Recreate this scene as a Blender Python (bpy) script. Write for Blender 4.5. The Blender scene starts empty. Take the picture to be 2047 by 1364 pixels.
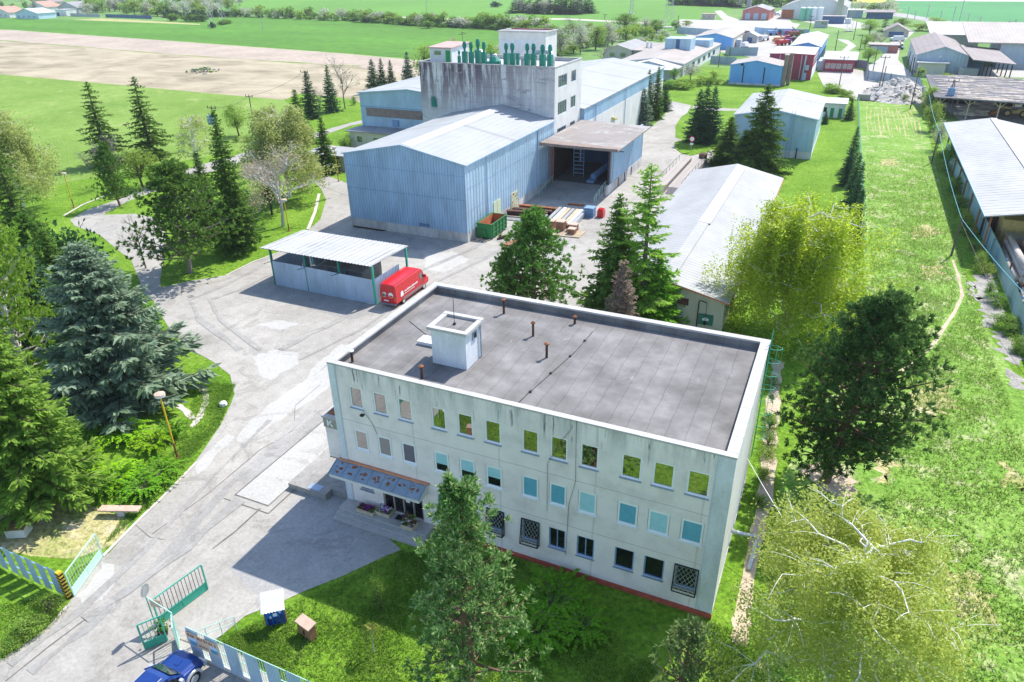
import bpy, bmesh, math, random
import numpy as np
from math import radians as R, sin, cos, pi, atan2, hypot
from mathutils import Vector, Matrix
from mathutils.geometry import tessellate_polygon
random.seed(7)
SC = bpy.context.scene
COL = SC.collection
# ------------------------------------------------------------------ camera
F_, PI_, RO, YA = 1432.43264, .486333394, -.0158496906, -.431369847
CX, CY, CZ = 25.8786946, -29.6213741, 32.1118177
Fw = Vector((sin(YA)*cos(PI_), cos(YA)*cos(PI_), -sin(PI_)))
R0 = Vector((cos(YA), -sin(YA), 0)); U0 = R0.cross(Fw)
Rt = R0*cos(RO)+U0*sin(RO); Up = U0*cos(RO)-R0*sin(RO)
CAM = Vector((CX, CY, CZ))
cd = bpy.data.cameras.new('camera'); co = bpy.data.objects.new('camera', cd); COL.objects.link(co)
co.matrix_world = Matrix(((Rt.x, Up.x, -Fw.x, CX), (Rt.y, Up.y, -Fw.y, CY), (Rt.z, Up.z, -Fw.z, CZ), (0, 0, 0, 1)))
cd.sensor_width = 36; cd.lens = F_/2047*36; cd.clip_start = .5; cd.clip_end = 9000
SC.camera = co
def G(u, v, z=0.):            # photograph pixel -> point of the ground (or of the level z)
    d = Fw + Rt*((u-1023.5)/F_) - Up*((v-682)/F_)
    return CAM + d*((z-CZ)/d.z)
def HV(u, v, x, y):           # height of what shows at that pixel above ground point x, y
    d = Fw + Rt*((u-1023.5)/F_) - Up*((v-682)/F_)
    t = ((x-CX)*d.x+(y-CY)*d.y)/(d.x**2+d.y**2)
    return CZ+d.z*t
def depth(p): return (Vector(p)-CAM).dot(Fw)
# ------------------------------------------------------------------ light
W = bpy.data.worlds.new('World'); SC.world = W; W.use_nodes = True
nt = W.node_tree; bg = nt.nodes['Background']
sky = nt.nodes.new('ShaderNodeTexSky'); sky.sky_type = 'NISHITA'; sky.sun_disc = False
SAZ, SEL = atan2(.366, .931), R(53)
sky.sun_elevation = SEL; sky.sun_rotation = SAZ; sky.air_density = 1.0; sky.dust_density = .6; sky.ozone_density = 1.5
nt.links.new(sky.outputs[0], bg.inputs[0]); bg.inputs[1].default_value = .15
sd = Vector((sin(SAZ)*cos(SEL), cos(SAZ)*cos(SEL), sin(SEL)))
sl = bpy.data.lights.new('sun', 'SUN'); sl.energy = 3.5; sl.angle = R(.53); sl.color = (1, .95, .87)
so = bpy.data.objects.new('sun', sl); COL.objects.link(so); so.location = (0, 0, 90)
so.rotation_euler = sd.to_track_quat('Z', 'Y').to_euler()
SC.view_settings.view_transform = 'Standard'; SC.view_settings.look = 'None'
SC.view_settings.exposure = 1.02; SC.view_settings.gamma = 1
SC.cycles.use_denoising = True
SC.cycles.max_bounces = 10; SC.cycles.diffuse_bounces = 7; SC.cycles.glossy_bounces = 3
SC.cycles.transmission_bounces = 8; SC.cycles.transparent_max_bounces = 6
# ------------------------------------------------------------------ materials
MATS = {}
class NB:
    def __init__(s, name):
        s.m = bpy.data.materials.new(name); s.m.use_nodes = True
        s.t = s.m.node_tree; s.t.nodes.clear()
        s.out = s.n('ShaderNodeOutputMaterial'); s.pos = s.n('ShaderNodeNewGeometry').outputs['Position']
    def n(s, k, **kw):
        o = s.t.nodes.new(k)
        for a, b in kw.items(): setattr(o, a, b)
        return o
    def l(s, a, b): s.t.links.new(a, b)
    def map(s, sc=(1, 1, 1), rot=(0, 0, 0), src=None):
        m = s.n('ShaderNodeMapping'); m.inputs['Scale'].default_value = sc; m.inputs['Rotation'].default_value = rot
        s.l(src or s.pos, m.inputs[0]); return m.outputs[0]
    def noise(s, scale, detail=5, rough=.6, vec=None, dist=0.):
        o = s.n('ShaderNodeTexNoise'); o.inputs['Scale'].default_value = scale; o.inputs['Detail'].default_value = detail
        o.inputs['Roughness'].default_value = rough; o.inputs['Distortion'].default_value = dist
        s.l(vec or s.pos, o.inputs['Vector']); return o.outputs['Fac']
    def ramp(s, fac, stops, interp='LINEAR'):
        o = s.n('ShaderNodeValToRGB'); o.color_ramp.interpolation = interp; e = o.color_ramp.elements
        while len(e) < len(stops): e.new(.5)
        for i, (p, c) in enumerate(stops):
            e[i].position = p; e[i].color = (*c, 1) if len(c) == 3 else c
        s.l(fac, o.inputs[0]); return o.outputs[0]
    def mix(s, fac, a, b, bt='MIX'):
        o = s.n('ShaderNodeMix', data_type='RGBA', blend_type=bt)
        for i, x in ((0, fac), (6, a), (7, b)):
            if hasattr(x, 'links') or hasattr(x, 'is_linked'): s.l(x, o.inputs[i])
            elif i == 0: o.inputs[0].default_value = x
            else: o.inputs[i].default_value = (*x, 1)
        return o.outputs[2]
    def math(s, op, a, b=None, clamp=False):
        o = s.n('ShaderNodeMath', operation=op, use_clamp=clamp)
        for i, x in ((0, a), (1, b)):
            if x is None: continue
            if hasattr(x, 'is_linked'): s.l(x, o.inputs[i])
            else: o.inputs[i].default_value = x
        return o.outputs[0]
    def xyz(s, src=None):
        o = s.n('ShaderNodeSeparateXYZ'); s.l(src or s.pos, o.inputs[0]); return o.outputs
    def bump(s, h, st=.4, dist=.05):
        o = s.n('ShaderNodeBump'); o.inputs['Strength'].default_value = st; o.inputs['Distance'].default_value = dist
        s.l(h, o.inputs['Height']); return o.outputs[0]
    def fin(s, col, rough=.8, metal=0., nrm=None, spec=.3):
        p = s.n('ShaderNodeBsdfPrincipled')
        if hasattr(col, 'is_linked'): s.l(col, p.inputs['Base Color'])
        else: p.inputs['Base Color'].default_value = (*col, 1)
        p.inputs['Roughness'].default_value = rough; p.inputs['Metallic'].default_value = metal
        p.inputs['Specular IOR Level'].default_value = spec
        if nrm: s.l(nrm, p.inputs['Normal'])
        s.l(p.outputs[0], s.out.inputs[0]); MATS[s.m.name] = s.m; return s.m
def sc3(c, k): return tuple(min(1, max(0, x*k)) for x in c)
def M(name, col, var=.15, scale=1., rough=.8, metal=0., bump=.0, col2=None, stretch=(1, 1, 1), lo=.35, hi=.65, fine=.08, spec=.3):
    b = NB(name); v = b.map(stretch) if stretch != (1, 1, 1) else None
    f = b.noise(scale, 6, .62, v)
    c = b.ramp(f, [(lo, sc3(col, 1-var)), (hi, col2 or sc3(col, 1+var))])
    g = b.noise(scale*9, 3)
    c = b.mix(fine*2, c, b.ramp(g, [(.35, (.25, .25, .25)), (.65, (.75, .75, .75))]), 'OVERLAY')
    n = b.bump(g, bump) if bump else None
    return b.fin(c, rough, metal, n, spec)
def LEAF(name, a, b_, tr=.4, c=None, sc=.5):
    b = NB(name); g = b.n('ShaderNodeNewGeometry')
    r = g.outputs['Random Per Island']
    oi = b.n('ShaderNodeObjectInfo')
    f = b.math('ADD', b.math('MULTIPLY', r, .6), b.math('MULTIPLY', b.noise(sc, 3), .5), True)
    col = b.ramp(f, [(.15, a), (.75, b_)] if c is None else [(.15, a), (.6, b_), (.82, c)])
    hs = b.n('ShaderNodeHueSaturation'); b.l(col, hs.inputs['Color'])
    b.l(b.math('ADD', b.math('MULTIPLY', oi.outputs['Random'], .3), .85), hs.inputs['Value'])
    b.l(b.math('ADD', b.math('MULTIPLY', oi.outputs['Random'], .02), .49), hs.inputs['Hue'])
    d = b.n('ShaderNodeBsdfDiffuse'); t = b.n('ShaderNodeBsdfTranslucent'); mx = b.n('ShaderNodeMixShader')
    mx.inputs[0].default_value = tr
    for x in (d, t): b.l(hs.outputs[0], x.inputs['Color'])
    b.l(d.outputs[0], mx.inputs[1]); b.l(t.outputs[0], mx.inputs[2]); b.l(mx.outputs[0], b.out.inputs[0])
    MATS[name] = b.m
# ground covers
def GRASS(name, a, b_, c, dry=None, dl=.62, s=.12):
    b = NB(name)
    f = b.math('ADD', b.math('MULTIPLY', b.noise(s, 6, .65), .55), b.math('MULTIPLY', b.noise(s*9, 5, .7), .45))
    col = b.ramp(f, [(.34, a), (.5, b_), (.64, c)])
    if dry: col = b.mix(b.ramp(b.noise(s*2.3, 7, .72, None, .4), [(dl, (0, 0, 0)), (dl+.1, (.85, .85, .85))]), col, dry)
    g = b.noise(3.2, 5, .75)
    col = b.mix(.75, col, b.ramp(g, [(.33, (.16, .16, .16)), (.67, (.84, .84, .84))]), 'OVERLAY')
    b.fin(col, .95, 0, b.bump(g, .6, .12), .1)
GRASS('grass', (.070, .16, .012), (.125, .235, .02), (.195, .315, .04), (.28, .33, .10), .62)
GRASS('meadow_weedy', (.10, .22, .028), (.17, .30, .05), (.25, .37, .095), (.41, .41, .23), .53, .17)
GRASS('meadow_green', (.11, .195, .03), (.165, .262, .05), (.22, .315, .075), (.29, .34, .12), .57, .05)
GRASS('dry_grass', (.16, .24, .04), (.36, .34, .14), (.46, .40, .22), (.50, .42, .28), .52, .3)
GRASS('ground_far', (.10, .20, .05), (.14, .25, .07), (.20, .30, .10), None, .6, .02)
M('crop_green', (.072, .195, .010), .18, .02, .95, fine=.16, stretch=(.35, 1, 1))
M('crop_green_far', (.095, .235, .02), .10, .01, .95, fine=.05, stretch=(1, .3, 1))
M('crop_blue_green', (.05, .22, .065), .08, .01, .95, fine=.05)
M('ploughed', (.37, .30, .24), .12, .05, .95, fine=.10)
M('rape_yellow', (.6, .5, .06), .1, .02, .95)
M('far_tan', (.5, .45, .4), .1, .02, .95)
b = NB('bare_soil')
f = b.noise(.05, 8, .68, b.map((1, 1.6, 1)), .6)
c = b.ramp(f, [(.33, (.22, .185, .125)), (.47, (.33, .28, .195)), (.62, (.42, .36, .255))])
c = b.mix(b.ramp(b.noise(.16, 8, .75), [(.62, (0, 0, 0)), (.72, (.6, .6, .6))]), c, (.16, .24, .06))
b.fin(c, .95, 0, b.bump(b.noise(.8, 5), .5, .3), .1)
M('soil_path', (.46, .37, .27), .15, .9, .95, bump=.3, fine=.15)
M('gravel_waste', (.30, .285, .26), .25, .7, .95, bump=.5, fine=.3)
def CONCRETE(name, a, b_, c, cracks=True, dark=.6):
    b = NB(name)
    f = b.math('ADD', b.math('MULTIPLY', b.noise(.09, 7, .6, None, .5), .6), b.math('MULTIPLY', b.noise(.9, 6, .65), .4))
    col = b.ramp(f, [(.34, a), (.5, b_), (.63, c)])
    col = b.mix(b.ramp(b.noise(.6, 6, .7, b.map((1, .16, 1), (0, 0, R(-22)))), [(.55, (0, 0, 0)), (.75, (.5, .5, .5))]), col, sc3(a, .8))
    col = b.mix(b.ramp(b.noise(.23, 7, .72, None, 1.2), [(.56, (0, 0, 0)), (.60, (.45, .45, .45)), (.72, (0, 0, 0))]), col, sc3(a, .72))
    if cracks:
        dv = b.n('ShaderNodeVectorMath', operation='ADD')
        nz = b.n('ShaderNodeTexNoise'); nz.inputs['Scale'].default_value = .7; nz.inputs['Detail'].default_value = 4
        b.l(b.pos, nz.inputs['Vector']); vm = b.n('ShaderNodeVectorMath', operation='SCALE'); vm.inputs['Scale'].default_value = 2.2
        b.l(nz.outputs['Color'], vm.inputs[0]); b.l(b.pos, dv.inputs[0]); b.l(vm.outputs[0], dv.inputs[1])
        vo = b.n('ShaderNodeTexVoronoi', feature='DISTANCE_TO_EDGE'); vo.inputs['Scale'].default_value = .13; b.l(dv.outputs[0], vo.inputs['Vector'])
        k = b.ramp(vo.outputs['Distance'], [(0, (.55, .55, .55)), (.007, (0, 0, 0))])
        k = b.mix(1., k, b.ramp(b.noise(.11, 3), [(.45, (0, 0, 0)), (.55, (1, 1, 1))]), 'MULTIPLY')
        col = b.mix(k, col, (.16, .15, .14))
    g = b.noise(5., 5, .7)
    col = b.mix(.25, col, b.ramp(g, [(.3, (.2, .2, .2)), (.7, (.8, .8, .8))]), 'OVERLAY')
    b.fin(col, .85, 0, b.bump(g, .25, .03), .25)
CONCRETE('concrete_yard', (.265, .249, .222), (.34, .322, .291), (.405, .385, .352))
CONCRETE('concrete_patch', (.37, .357, .333), (.41, .397, .372), (.45, .437, .412), False)
CONCRETE('concrete_dark', (.23, .222, .206), (.29, .28, .262), (.36, .348, .328), False)
CONCRETE('paving_in_shadow', (.25, .246, .238), (.31, .304, .295), (.37, .363, .352), False)  # tone of the office's cast shadow put into the paving colour
M('far_paving', (.40, .38, .35), .12, .06, .9, fine=.1)
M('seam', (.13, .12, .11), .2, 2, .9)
M('kerb_stone', (.52, .47, .42), .12, 1.5, .9)
M('concrete_base', (.50, .48, .45), .2, .8, .9, stretch=(1, 1, .4), col2=(.62, .60, .57), bump=.2)
# building skins
b = NB('office_plaster')
x, y, z = b.xyz()
col = b.ramp(b.noise(.5, 7, .65), [(.33, (.64, .575, .545)), (.5, (.78, .705, .67)), (.65, (.83, .755, .72))])
mr = b.n('ShaderNodeMapRange'); mr.inputs['From Min'].default_value = 9.2; mr.inputs['From Max'].default_value = 10.7; b.l(z, mr.inputs['Value'])
st = b.ramp(b.noise(1.3, 6, .7, b.map((1, 1, .13))), [(.42, (0, 0, 0)), (.62, (1, 1, 1))])
col = b.mix(b.mix(1., st, mr.outputs[0], 'MULTIPLY'), col, (.44, .435, .415))
drip = b.ramp(b.noise(3.3, 4, .6, b.map((1, 1, .10))), [(.60, (0, 0, 0)), (.65, (1, 1, 1))])
mr2 = b.n('ShaderNodeMapRange'); mr2.inputs['From Min'].default_value = 9.0; mr2.inputs['From Max'].default_value = 10.0; b.l(z, mr2.inputs['Value'])
col = b.mix(b.mix(1., drip, mr2.outputs[0], 'MULTIPLY'), col, (.20, .18, .18))
for zz in (3.62, 6.98):
    w = b.math('ADD', z, b.math('MULTIPLY', b.noise(.6, 3), .12))
    k = b.math('LESS_THAN', b.math('ABSOLUTE', b.math('SUBTRACT', w, zz+.06)), .022)
    col = b.mix(b.math('MULTIPLY', k, .55), col, (.27, .26, .25))
wx = b.math('ADD', x, b.math('MULTIPLY', b.noise(.5, 3), .2))
k = b.math('LESS_THAN', b.math('ABSOLUTE', b.math('SUBTRACT', b.math('PINGPONG', b.math('ADD', wx, 2.85), 2.86), 2.83)), .02)
col = b.mix(b.math('MULTIPLY', k, .35), col, (.3, .29, .28))
b.fin(col, .9, 0, b.bump(b.noise(6, 5), .25, .02), .2)
M('plaster_white', (.64, .625, .60), .08, .7, .9, fine=.06, stretch=(1, 1, .5))
M('coping_white', (.42, .41, .40), .1, 1.2, .7)
M('hut_plaster', (.60, .62, .64), .12, 1.1, .9, stretch=(1, 1, .4))
b = NB('bitumen')
wv = b.map((1, 1, 1), (0, 0, R(90)))
br = b.n('ShaderNodeTexBrick'); br.inputs['Scale'].default_value = 1; br.inputs['Brick Width'].default_value = 13.5; br.inputs['Row Height'].default_value = 1.02
br.inputs['Mortar Size'].default_value = .014; br.inputs['Mortar Smooth'].default_value = .3; br.inputs['Bias'].default_value = 0
br.inputs['Color1'].default_value = (.91, .91, .91, 1); br.inputs['Color2'].default_value = (1, 1, 1, 1); br.inputs['Mortar'].default_value = (.5, .5, .5, 1)
dv = b.n('ShaderNodeVectorMath', operation='ADD'); nz = b.n('ShaderNodeTexNoise'); nz.inputs['Scale'].default_value = .55
b.l(b.pos, nz.inputs['Vector']); vm = b.n('ShaderNodeVectorMath', operation='SCALE'); vm.inputs['Scale'].default_value = .24
b.l(nz.outputs['Color'], vm.inputs[0]); b.l(wv, dv.inputs[0]); b.l(vm.outputs[0], dv.inputs[1]); b.l(dv.outputs[0], br.inputs['Vector'])
col = b.ramp(b.noise(.45, 7, .65), [(.33, (.135, .127, .123)), (.50, (.19, .181, .176)), (.68, (.265, .253, .246))])
col = b.mix(1., col, br.outputs['Color'], 'MULTIPLY')
col = b.mix(b.ramp(b.noise(.55, 8, .75, None, .8), [(.62, (0, 0, 0)), (.69, (.6, .6, .6))]), col, (.33, .32, .31))
b.fin(col, .85, 0, b.bump(b.math('ADD', b.noise(1.6, 6, .7), br.outputs['Fac']), .35, .04), .25)
def ROOF(name, col, ang=0, freq=0., var=.1, lines=.35, rough=.55, metal=.2, patch=None, sheet=None):
    b = NB(name); c = b.ramp(b.noise(.25, 7, .65, b.map((1, .45, 1))), [(.33, sc3(col, 1-var)), (.67, sc3(col, 1+var))])
    if patch: c = b.mix(b.ramp(b.noise(.33, 8, .7, None, .6), [(.5, (0, 0, 0)), (.62, (.9, .9, .9))]), c, patch)
    h = b.noise(2., 4)
    if freq:
        w = b.n('ShaderNodeTexWave', bands_direction='X'); w.inputs['Scale'].default_value = freq; w.inputs['Distortion'].default_value = .25
        w.inputs['Detail'].default_value = 2; w.inputs['Detail Scale'].default_value = .4
        b.l(b.map((1, 1, 1), (0, 0, R(ang))), w.inputs['Vector'])
        k = b.ramp(w.outputs['Fac'], [(0, (1, 1, 1)), (.22, (0, 0, 0))])
        k = b.mix(1., k, b.ramp(b.noise(.5, 4), [(.3, (.1, .1, .1)), (.65, (1, 1, 1))]), 'MULTIPLY')
        c = b.mix(b.mix(1., k, (lines, lines, lines), 'MULTIPLY'), c, sc3(col, .35)); h = w.outputs['Fac']
    if sheet:
        zf = b.n('ShaderNodeTexWave', bands_direction='X'); zf.inputs['Scale'].default_value = sheet; b.l(b.map((1, 1, 1), (0, 0, R(ang+90))), zf.inputs['Vector'])
        c = b.mix(b.ramp(zf.outputs['Fac'], [(0, (.35, .35, .35)), (.02, (0, 0, 0))]), c, sc3(col, .4))
    b.fin(c, max(rough, .7), metal*.3, b.bump(h, .25, .05), .2)
ROOF('roof_pale', (.345, .355, .36), 0, .35, .09, .22, .5, .15, None, .02)
ROOF('roof_seamed', (.36, .36, .36), 90, .5, .12, .6, .5, .15, None, .012)
ROOF('roof_carport', (.38, .385, .39), 0, .42, .1, .75, .45, .2)
ROOF('roof_striped', (.365, .365, .365), 90, .27, .1, .8, .5, .15)
ROOF('roof_canopy', (.25, .222, .205), 0, 0, .12, .3, .7, .05, (.34, .325, .31))
ROOF('roof_plank', (.13, .125, .14), 90, .33, .3, 1., .8, 0)
ROOF('roof_tan', (.36, .32, .29), 0, .3, .12, .3, .7, 0)
ROOF('roof_brown', (.27, .23, .22), 0, .2, .12, .3, .75, 0)
ROOF('roof_grey', (.29, .285, .29), 0, .25, .15, .35, .7, 0)
ROOF('roof_white', (.47, .47, .46), 0, .25, .06, .2, .6, 0)
ROOF('roof_tile', (.50, .27, .21), 0, .5, .12, .3, .85, 0)
def CLAD(name, col, var=.1, dirt=.25, rough=.5):
    b = NB(name); c = b.ramp(b.noise(.5, 6, .65, b.map((1, 1, .35))), [(.33, sc3(col, 1-var)), (.67, sc3(col, 1+var))])
    c = b.mix(b.ramp(b.noise(2.2, 6, .7, b.map((1, 1, .12))), [(.55, (0, 0, 0)), (.75, (dirt, dirt, dirt))]), c, sc3(col, .45))
    b.fin(c, rough, .1, None, .4)
CLAD('clad_blue', (.34, .49, .63), .14, .4); CLAD('clad_blue_pale', (.38, .52, .63), .14, .35); CLAD('clad_blue_bright', (.14, .36, .74))
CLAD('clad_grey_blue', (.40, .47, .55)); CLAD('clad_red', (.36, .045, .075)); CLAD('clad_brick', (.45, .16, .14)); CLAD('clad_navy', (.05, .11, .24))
CLAD('fence_blue', (.40, .52, .66), .14, .5); CLAD('fence_grey', (.33, .40, .47), .12, .3); CLAD('fence_teal', (.33, .47, .53), .14, .4)
CLAD('teal_metal', (.012, .20, .155), .15, .3, .4); CLAD('green_dump', (.022, .19, .05), .18, .35, .45); CLAD('gate_green', (.05, .40, .28), .15, .3, .5)
CLAD('gate_pale', (.45, .68, .58), .1, .3, .5); CLAD('door_pale', (.58, .63, .42), .1, .3); CLAD('steel_blue', (.20, .33, .52), .15, .3)
CLAD('wall_green', (.40, .44, .33), .15, .6, .9); CLAD('wall_cream', (.60, .56, .49), .1, .3, .9); CLAD('wall_white', (.70, .70, .69), .06, .2, .9)
CLAD('wall_pale_blue', (.50, .66, .76), .06, .1, .9); CLAD('wall_beige', (.56, .50, .42), .1, .3, .9); CLAD('wall_grey', (.45, .46, .47), .12, .4, .9)
b = NB('tower_stained')
x, y, z = b.xyz()
col = b.ramp(b.noise(.4, 7, .65), [(.33, (.55, .54, .54)), (.65, (.68, .67, .66))])
mr = b.n('ShaderNodeMapRange'); mr.inputs['From Min'].default_value = 10.; mr.inputs['From Max'].default_value = 17.5; b.l(z, mr.inputs['Value'])
mx = b.n('ShaderNodeMapRange'); mx.inputs['From Min'].default_value = -16.; mx.inputs['From Max'].default_value = -31.; b.l(x, mx.inputs['Value'])
st = b.ramp(b.noise(.75, 7, .72, b.map((1, 1, .10))), [(.42, (0, 0, 0)), (.53, (1, 1, 1))])
k = b.math('MULTIPLY', st, b.math('MULTIPLY', b.math('POWER', mr.outputs[0], .6), b.math('ADD', b.math('MULTIPLY', mx.outputs[0], .8), .25)), True)
col = b.mix(b.math('MULTIPLY', k, 1.), col, (.115, .08, .105))
bl = b.ramp(b.noise(.30, 7, .7, b.map((.8, 1, 2.2)), .8), [(.55, (0, 0, 0)), (.60, (.85, .85, .85))])
col = b.mix(bl, col, (.30, .28, .32))
pk = b.n('ShaderNodeTexBrick'); pk.inputs['Scale'].default_value = 1; pk.inputs['Brick Width'].default_value = 5.9; pk.inputs['Row Height'].default_value = 1.2; pk.inputs['Mortar Size'].default_value = .02
pk.offset = 0; pk.inputs['Color1'].default_value = (1, 1, 1, 1); pk.inputs['Color2'].default_value = (.93, .93, .93, 1); pk.inputs['Mortar'].default_value = (.72, .71, .71, 1)
b.l(b.map((1, 1, 1), (R(90), 0, 0)), pk.inputs['Vector']); col = b.mix(1., col, pk.outputs['Color'], 'MULTIPLY')
b.fin(col, .9, 0, b.bump(b.noise(1.5, 6), .3, .05), .2)
# small things
def GLASS(name, dark, k):
    b = NB(name); d = b.n('ShaderNodeBsdfDiffuse'); d.inputs[0].default_value = (*dark, 1)
    g = b.n('ShaderNodeBsdfGlossy'); g.inputs[0].default_value = (1, 1, 1, 1); g.inputs['Roughness'].default_value = .02
    w = b.noise(.8, 2); nb_ = b.bump(w, .03, .05); b.l(nb_, g.inputs['Normal'])
    m = b.n('ShaderNodeMixShader'); m.inputs[0].default_value = k; b.l(d.outputs[0], m.inputs[1]); b.l(g.outputs[0], m.inputs[2]); b.l(m.outputs[0], b.out.inputs[0]); MATS[name] = b.m
GLASS('glass', (.02, .02, .016), .36); GLASS('glass_dark', (.008, .009, .011), .09); GLASS('glass_far', (.05, .07, .09), .2); GLASS('glass_car', (.02, .03, .03), .3)
M('blind_teal', (.13, .38, .50), .06, 2, .14, spec=.6); M('blind_aqua', (.36, .62, .68), .05, 2, .14, spec=.6); M('blind_taupe', (.33, .27, .25), .06, 2, .14, spec=.6); M('blind_pink', (.50, .36, .31), .06, 2, .14, spec=.6); M('blind_dark_room', (.17, .14, .17), .06, 2, .14, spec=.6)  # the violet one also paints the unlit rooms behind the windows
M('white_paint', (.72, .72, .72), .04, 2, .5, spec=.4); M('white_bright', (.8, .8, .8), .03, 2, .5); M('sill_blue', (.30, .37, .46), .1, 2, .4, .3); M('dark_metal', (.03, .032, .036), .2, 3, .5, .4)
M('steel', (.42, .43, .44), .15, 3, .4, .6); M('zinc', (.50, .52, .54), .12, 2, .4, .5); M('rust', (.20, .075, .035), .35, 1.5, .9, bump=.3, col2=(.34, .14, .06)); M('rust_dark', (.09, .045, .04), .3, 1.5, .9)
M('rust_orange', (.42, .15, .07), .25, 1.2, .9); M('red_plinth', (.42, .09, .06), .2, 1.5, .85); M('red_paint', (.55, .012, .018), .04, 2, .25, spec=.6); M('orange_paint', (.62, .14, .03), .08, 3, .6)
M('blue_paint', (.012, .045, .21), .06, 2, .18, .2, spec=.7); M('silver_paint', (.55, .57, .59), .05, 2, .3, .4); M('bumper_grey', (.17, .18, .22), .1, 2, .6)
M('rubber', (.018, .018, .019), .2, 4, .8); M('yellow_paint', (.72, .45, .03), .1, 3, .5); M('yellow_machine', (.55, .42, .16), .15, 2, .5); M('black_paint', (.015, .015, .015), .2, 3, .5)
M('wood_pale', (.50, .40, .28), .2, 1.2, .85, stretch=(1, .2, 1)); M('wood_brown', (.26, .13, .075), .2, 2.5, .8, stretch=(1, 1, .3)); M('wood_top', (.50, .36, .28), .12, 3, .8); M('pole_wood', (.13, .105, .09), .25, 2, .9, stretch=(1, 1, .1))
M('log_bark', (.52, .44, .37), .2, 1.2, .9, stretch=(1, .25, 1), col2=(.62, .54, .47)); M('log_red', (.46, .24, .14), .2, 2, .9); M('log_end', (.62, .42, .25), .12, 4, .85)
M('canopy_blue', (.24, .30, .37), .1, 1.5, .5, .2); M('tile_orange', (.55, .24, .14), .12, 2, .85); M('flower_purple', (.30, .03, .36), .3, 3, .8); M('flower_white', (.75, .75, .78), .05, 3, .8); M('flower_red', (.12, .015, .03), .2, 3, .8); M('flower_pink', (.5, .05, .25), .2, 3, .8)
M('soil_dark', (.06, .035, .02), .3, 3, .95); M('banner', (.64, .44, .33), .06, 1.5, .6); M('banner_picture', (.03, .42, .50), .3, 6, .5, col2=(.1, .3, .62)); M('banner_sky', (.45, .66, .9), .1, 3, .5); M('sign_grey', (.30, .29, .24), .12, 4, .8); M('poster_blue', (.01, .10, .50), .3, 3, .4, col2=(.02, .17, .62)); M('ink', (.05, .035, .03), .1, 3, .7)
M('sign_green', (.02, .16, .10), .1, 2, .6); M('cable_teal', (.10, .42, .55), .05, 2, .5); M('cable_dark', (.04, .04, .045), .1, 2, .6); M('tarpaulin', (.22, .21, .20), .15, .8, .8, bump=.3); M('rock', (.38, .36, .33), .25, 1., .9, bump=.6, col2=(.52, .49, .45)); M('ballast', (.36, .34, .34), .2, .6, .95, fine=.25)
M('rail_steel', (.30, .27, .26), .1, 2, .4, .6); M('brown_stone', (.26, .20, .17), .15, 1, .9); M('roof_red', (.45, .31, .28), .12, 1, .8); M('tank_green', (.20, .52, .36), .06, .6, .5); M('tank_white', (.70, .74, .75), .04, .6, .5); M('white_stone', (.68, .66, .66), .1, 3, .9)
M('green_door', (.02, .27, .08), .1, 2, .6); M('yellow_leaf', (.6, .5, .1), .2, 3, .9); M('purple_machine', (.22, .05, .20), .2, 1, .6); M('orange_machine', (.62, .25, .10), .2, 1, .6)
LEAF('leaf_spruce', (.055, .125, .022), (.16, .27, .05), .38); LEAF('leaf_spruce_dark', (.034, .095, .042), (.10, .20, .082), .32)
LEAF('leaf_spruce_yellow', (.085, .165, .022), (.25, .36, .06), .4); LEAF('leaf_grey_green', (.09, .15, .05), (.24, .33, .12), .35); LEAF('leaf_blue_spruce', (.085, .15, .08), (.29, .38, .255), .32)
LEAF('leaf_pine', (.05, .14, .02), (.14, .28, .05), .38, (.24, .38, .09)); LEAF('leaf_pine_near', (.07, .165, .045), (.18, .32, .09), .4, (.46, .52, .24)); LEAF('leaf_pine_backlit', (.034, .10, .03), (.10, .215, .06), .35, (.18, .29, .08))  # last one: backlit shade put into the big pine's needle colour
LEAF('leaf_birch', (.40, .50, .08), (.60, .70, .17), .64, (.66, .74, .26)); LEAF('leaf_birch_green', (.28, .42, .018), (.52, .68, .055), .68, (.54, .68, .16)); LEAF('leaf_birch_dull', (.34, .42, .11), (.52, .58, .21), .5)
LEAF('leaf_light', (.18, .30, .045), (.34, .47, .10), .48); LEAF('leaf_mid', (.10, .20, .03), (.21, .34, .065), .42); LEAF('leaf_far_dark', (.03, .085, .035), (.07, .15, .05), .3)
LEAF('leaf_blossom', (.22, .28, .14), (.46, .48, .36), .4, (.62, .60, .52)); LEAF('leaf_cream', (.40, .36, .18), (.60, .55, .36), .4); LEAF('leaf_pinkish', (.34, .24, .18), (.50, .38, .28), .4); LEAF('leaf_grey', (.22, .22, .20), (.34, .33, .30), .3)
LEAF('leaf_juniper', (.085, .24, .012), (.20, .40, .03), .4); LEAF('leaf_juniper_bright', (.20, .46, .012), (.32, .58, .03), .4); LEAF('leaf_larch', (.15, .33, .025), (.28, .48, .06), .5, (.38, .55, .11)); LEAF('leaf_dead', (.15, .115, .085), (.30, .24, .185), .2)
LEAF('leaf_thuja', (.03, .12, .02), (.08, .22, .03), .25); LEAF('leaf_willow', (.20, .27, .045), (.36, .38, .10), .45)
LEAF('tuft', (.10, .22, .02), (.20, .34, .05), .45, (.32, .40, .10)); LEAF('tuft_weed', (.14, .28, .03), (.27, .42, .075), .5, (.44, .48, .22))
M('bark', (.115, .09, .07), .25, 2, .95, stretch=(1, 1, .2)); M('bark_pine', (.17, .105, .07), .25, 2, .95); M('bark_birch', (.62, .60, .56), .12, 1.3, .85, stretch=(1, 1, 2.5), lo=.30, hi=.42); M('bark_grey', (.25, .21, .18), .15, 2, .95); M('bark_pale', (.50, .46, .42), .15, 2, .9); M('bark_dark', (.05, .04, .035), .2, 2, .95)
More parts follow.
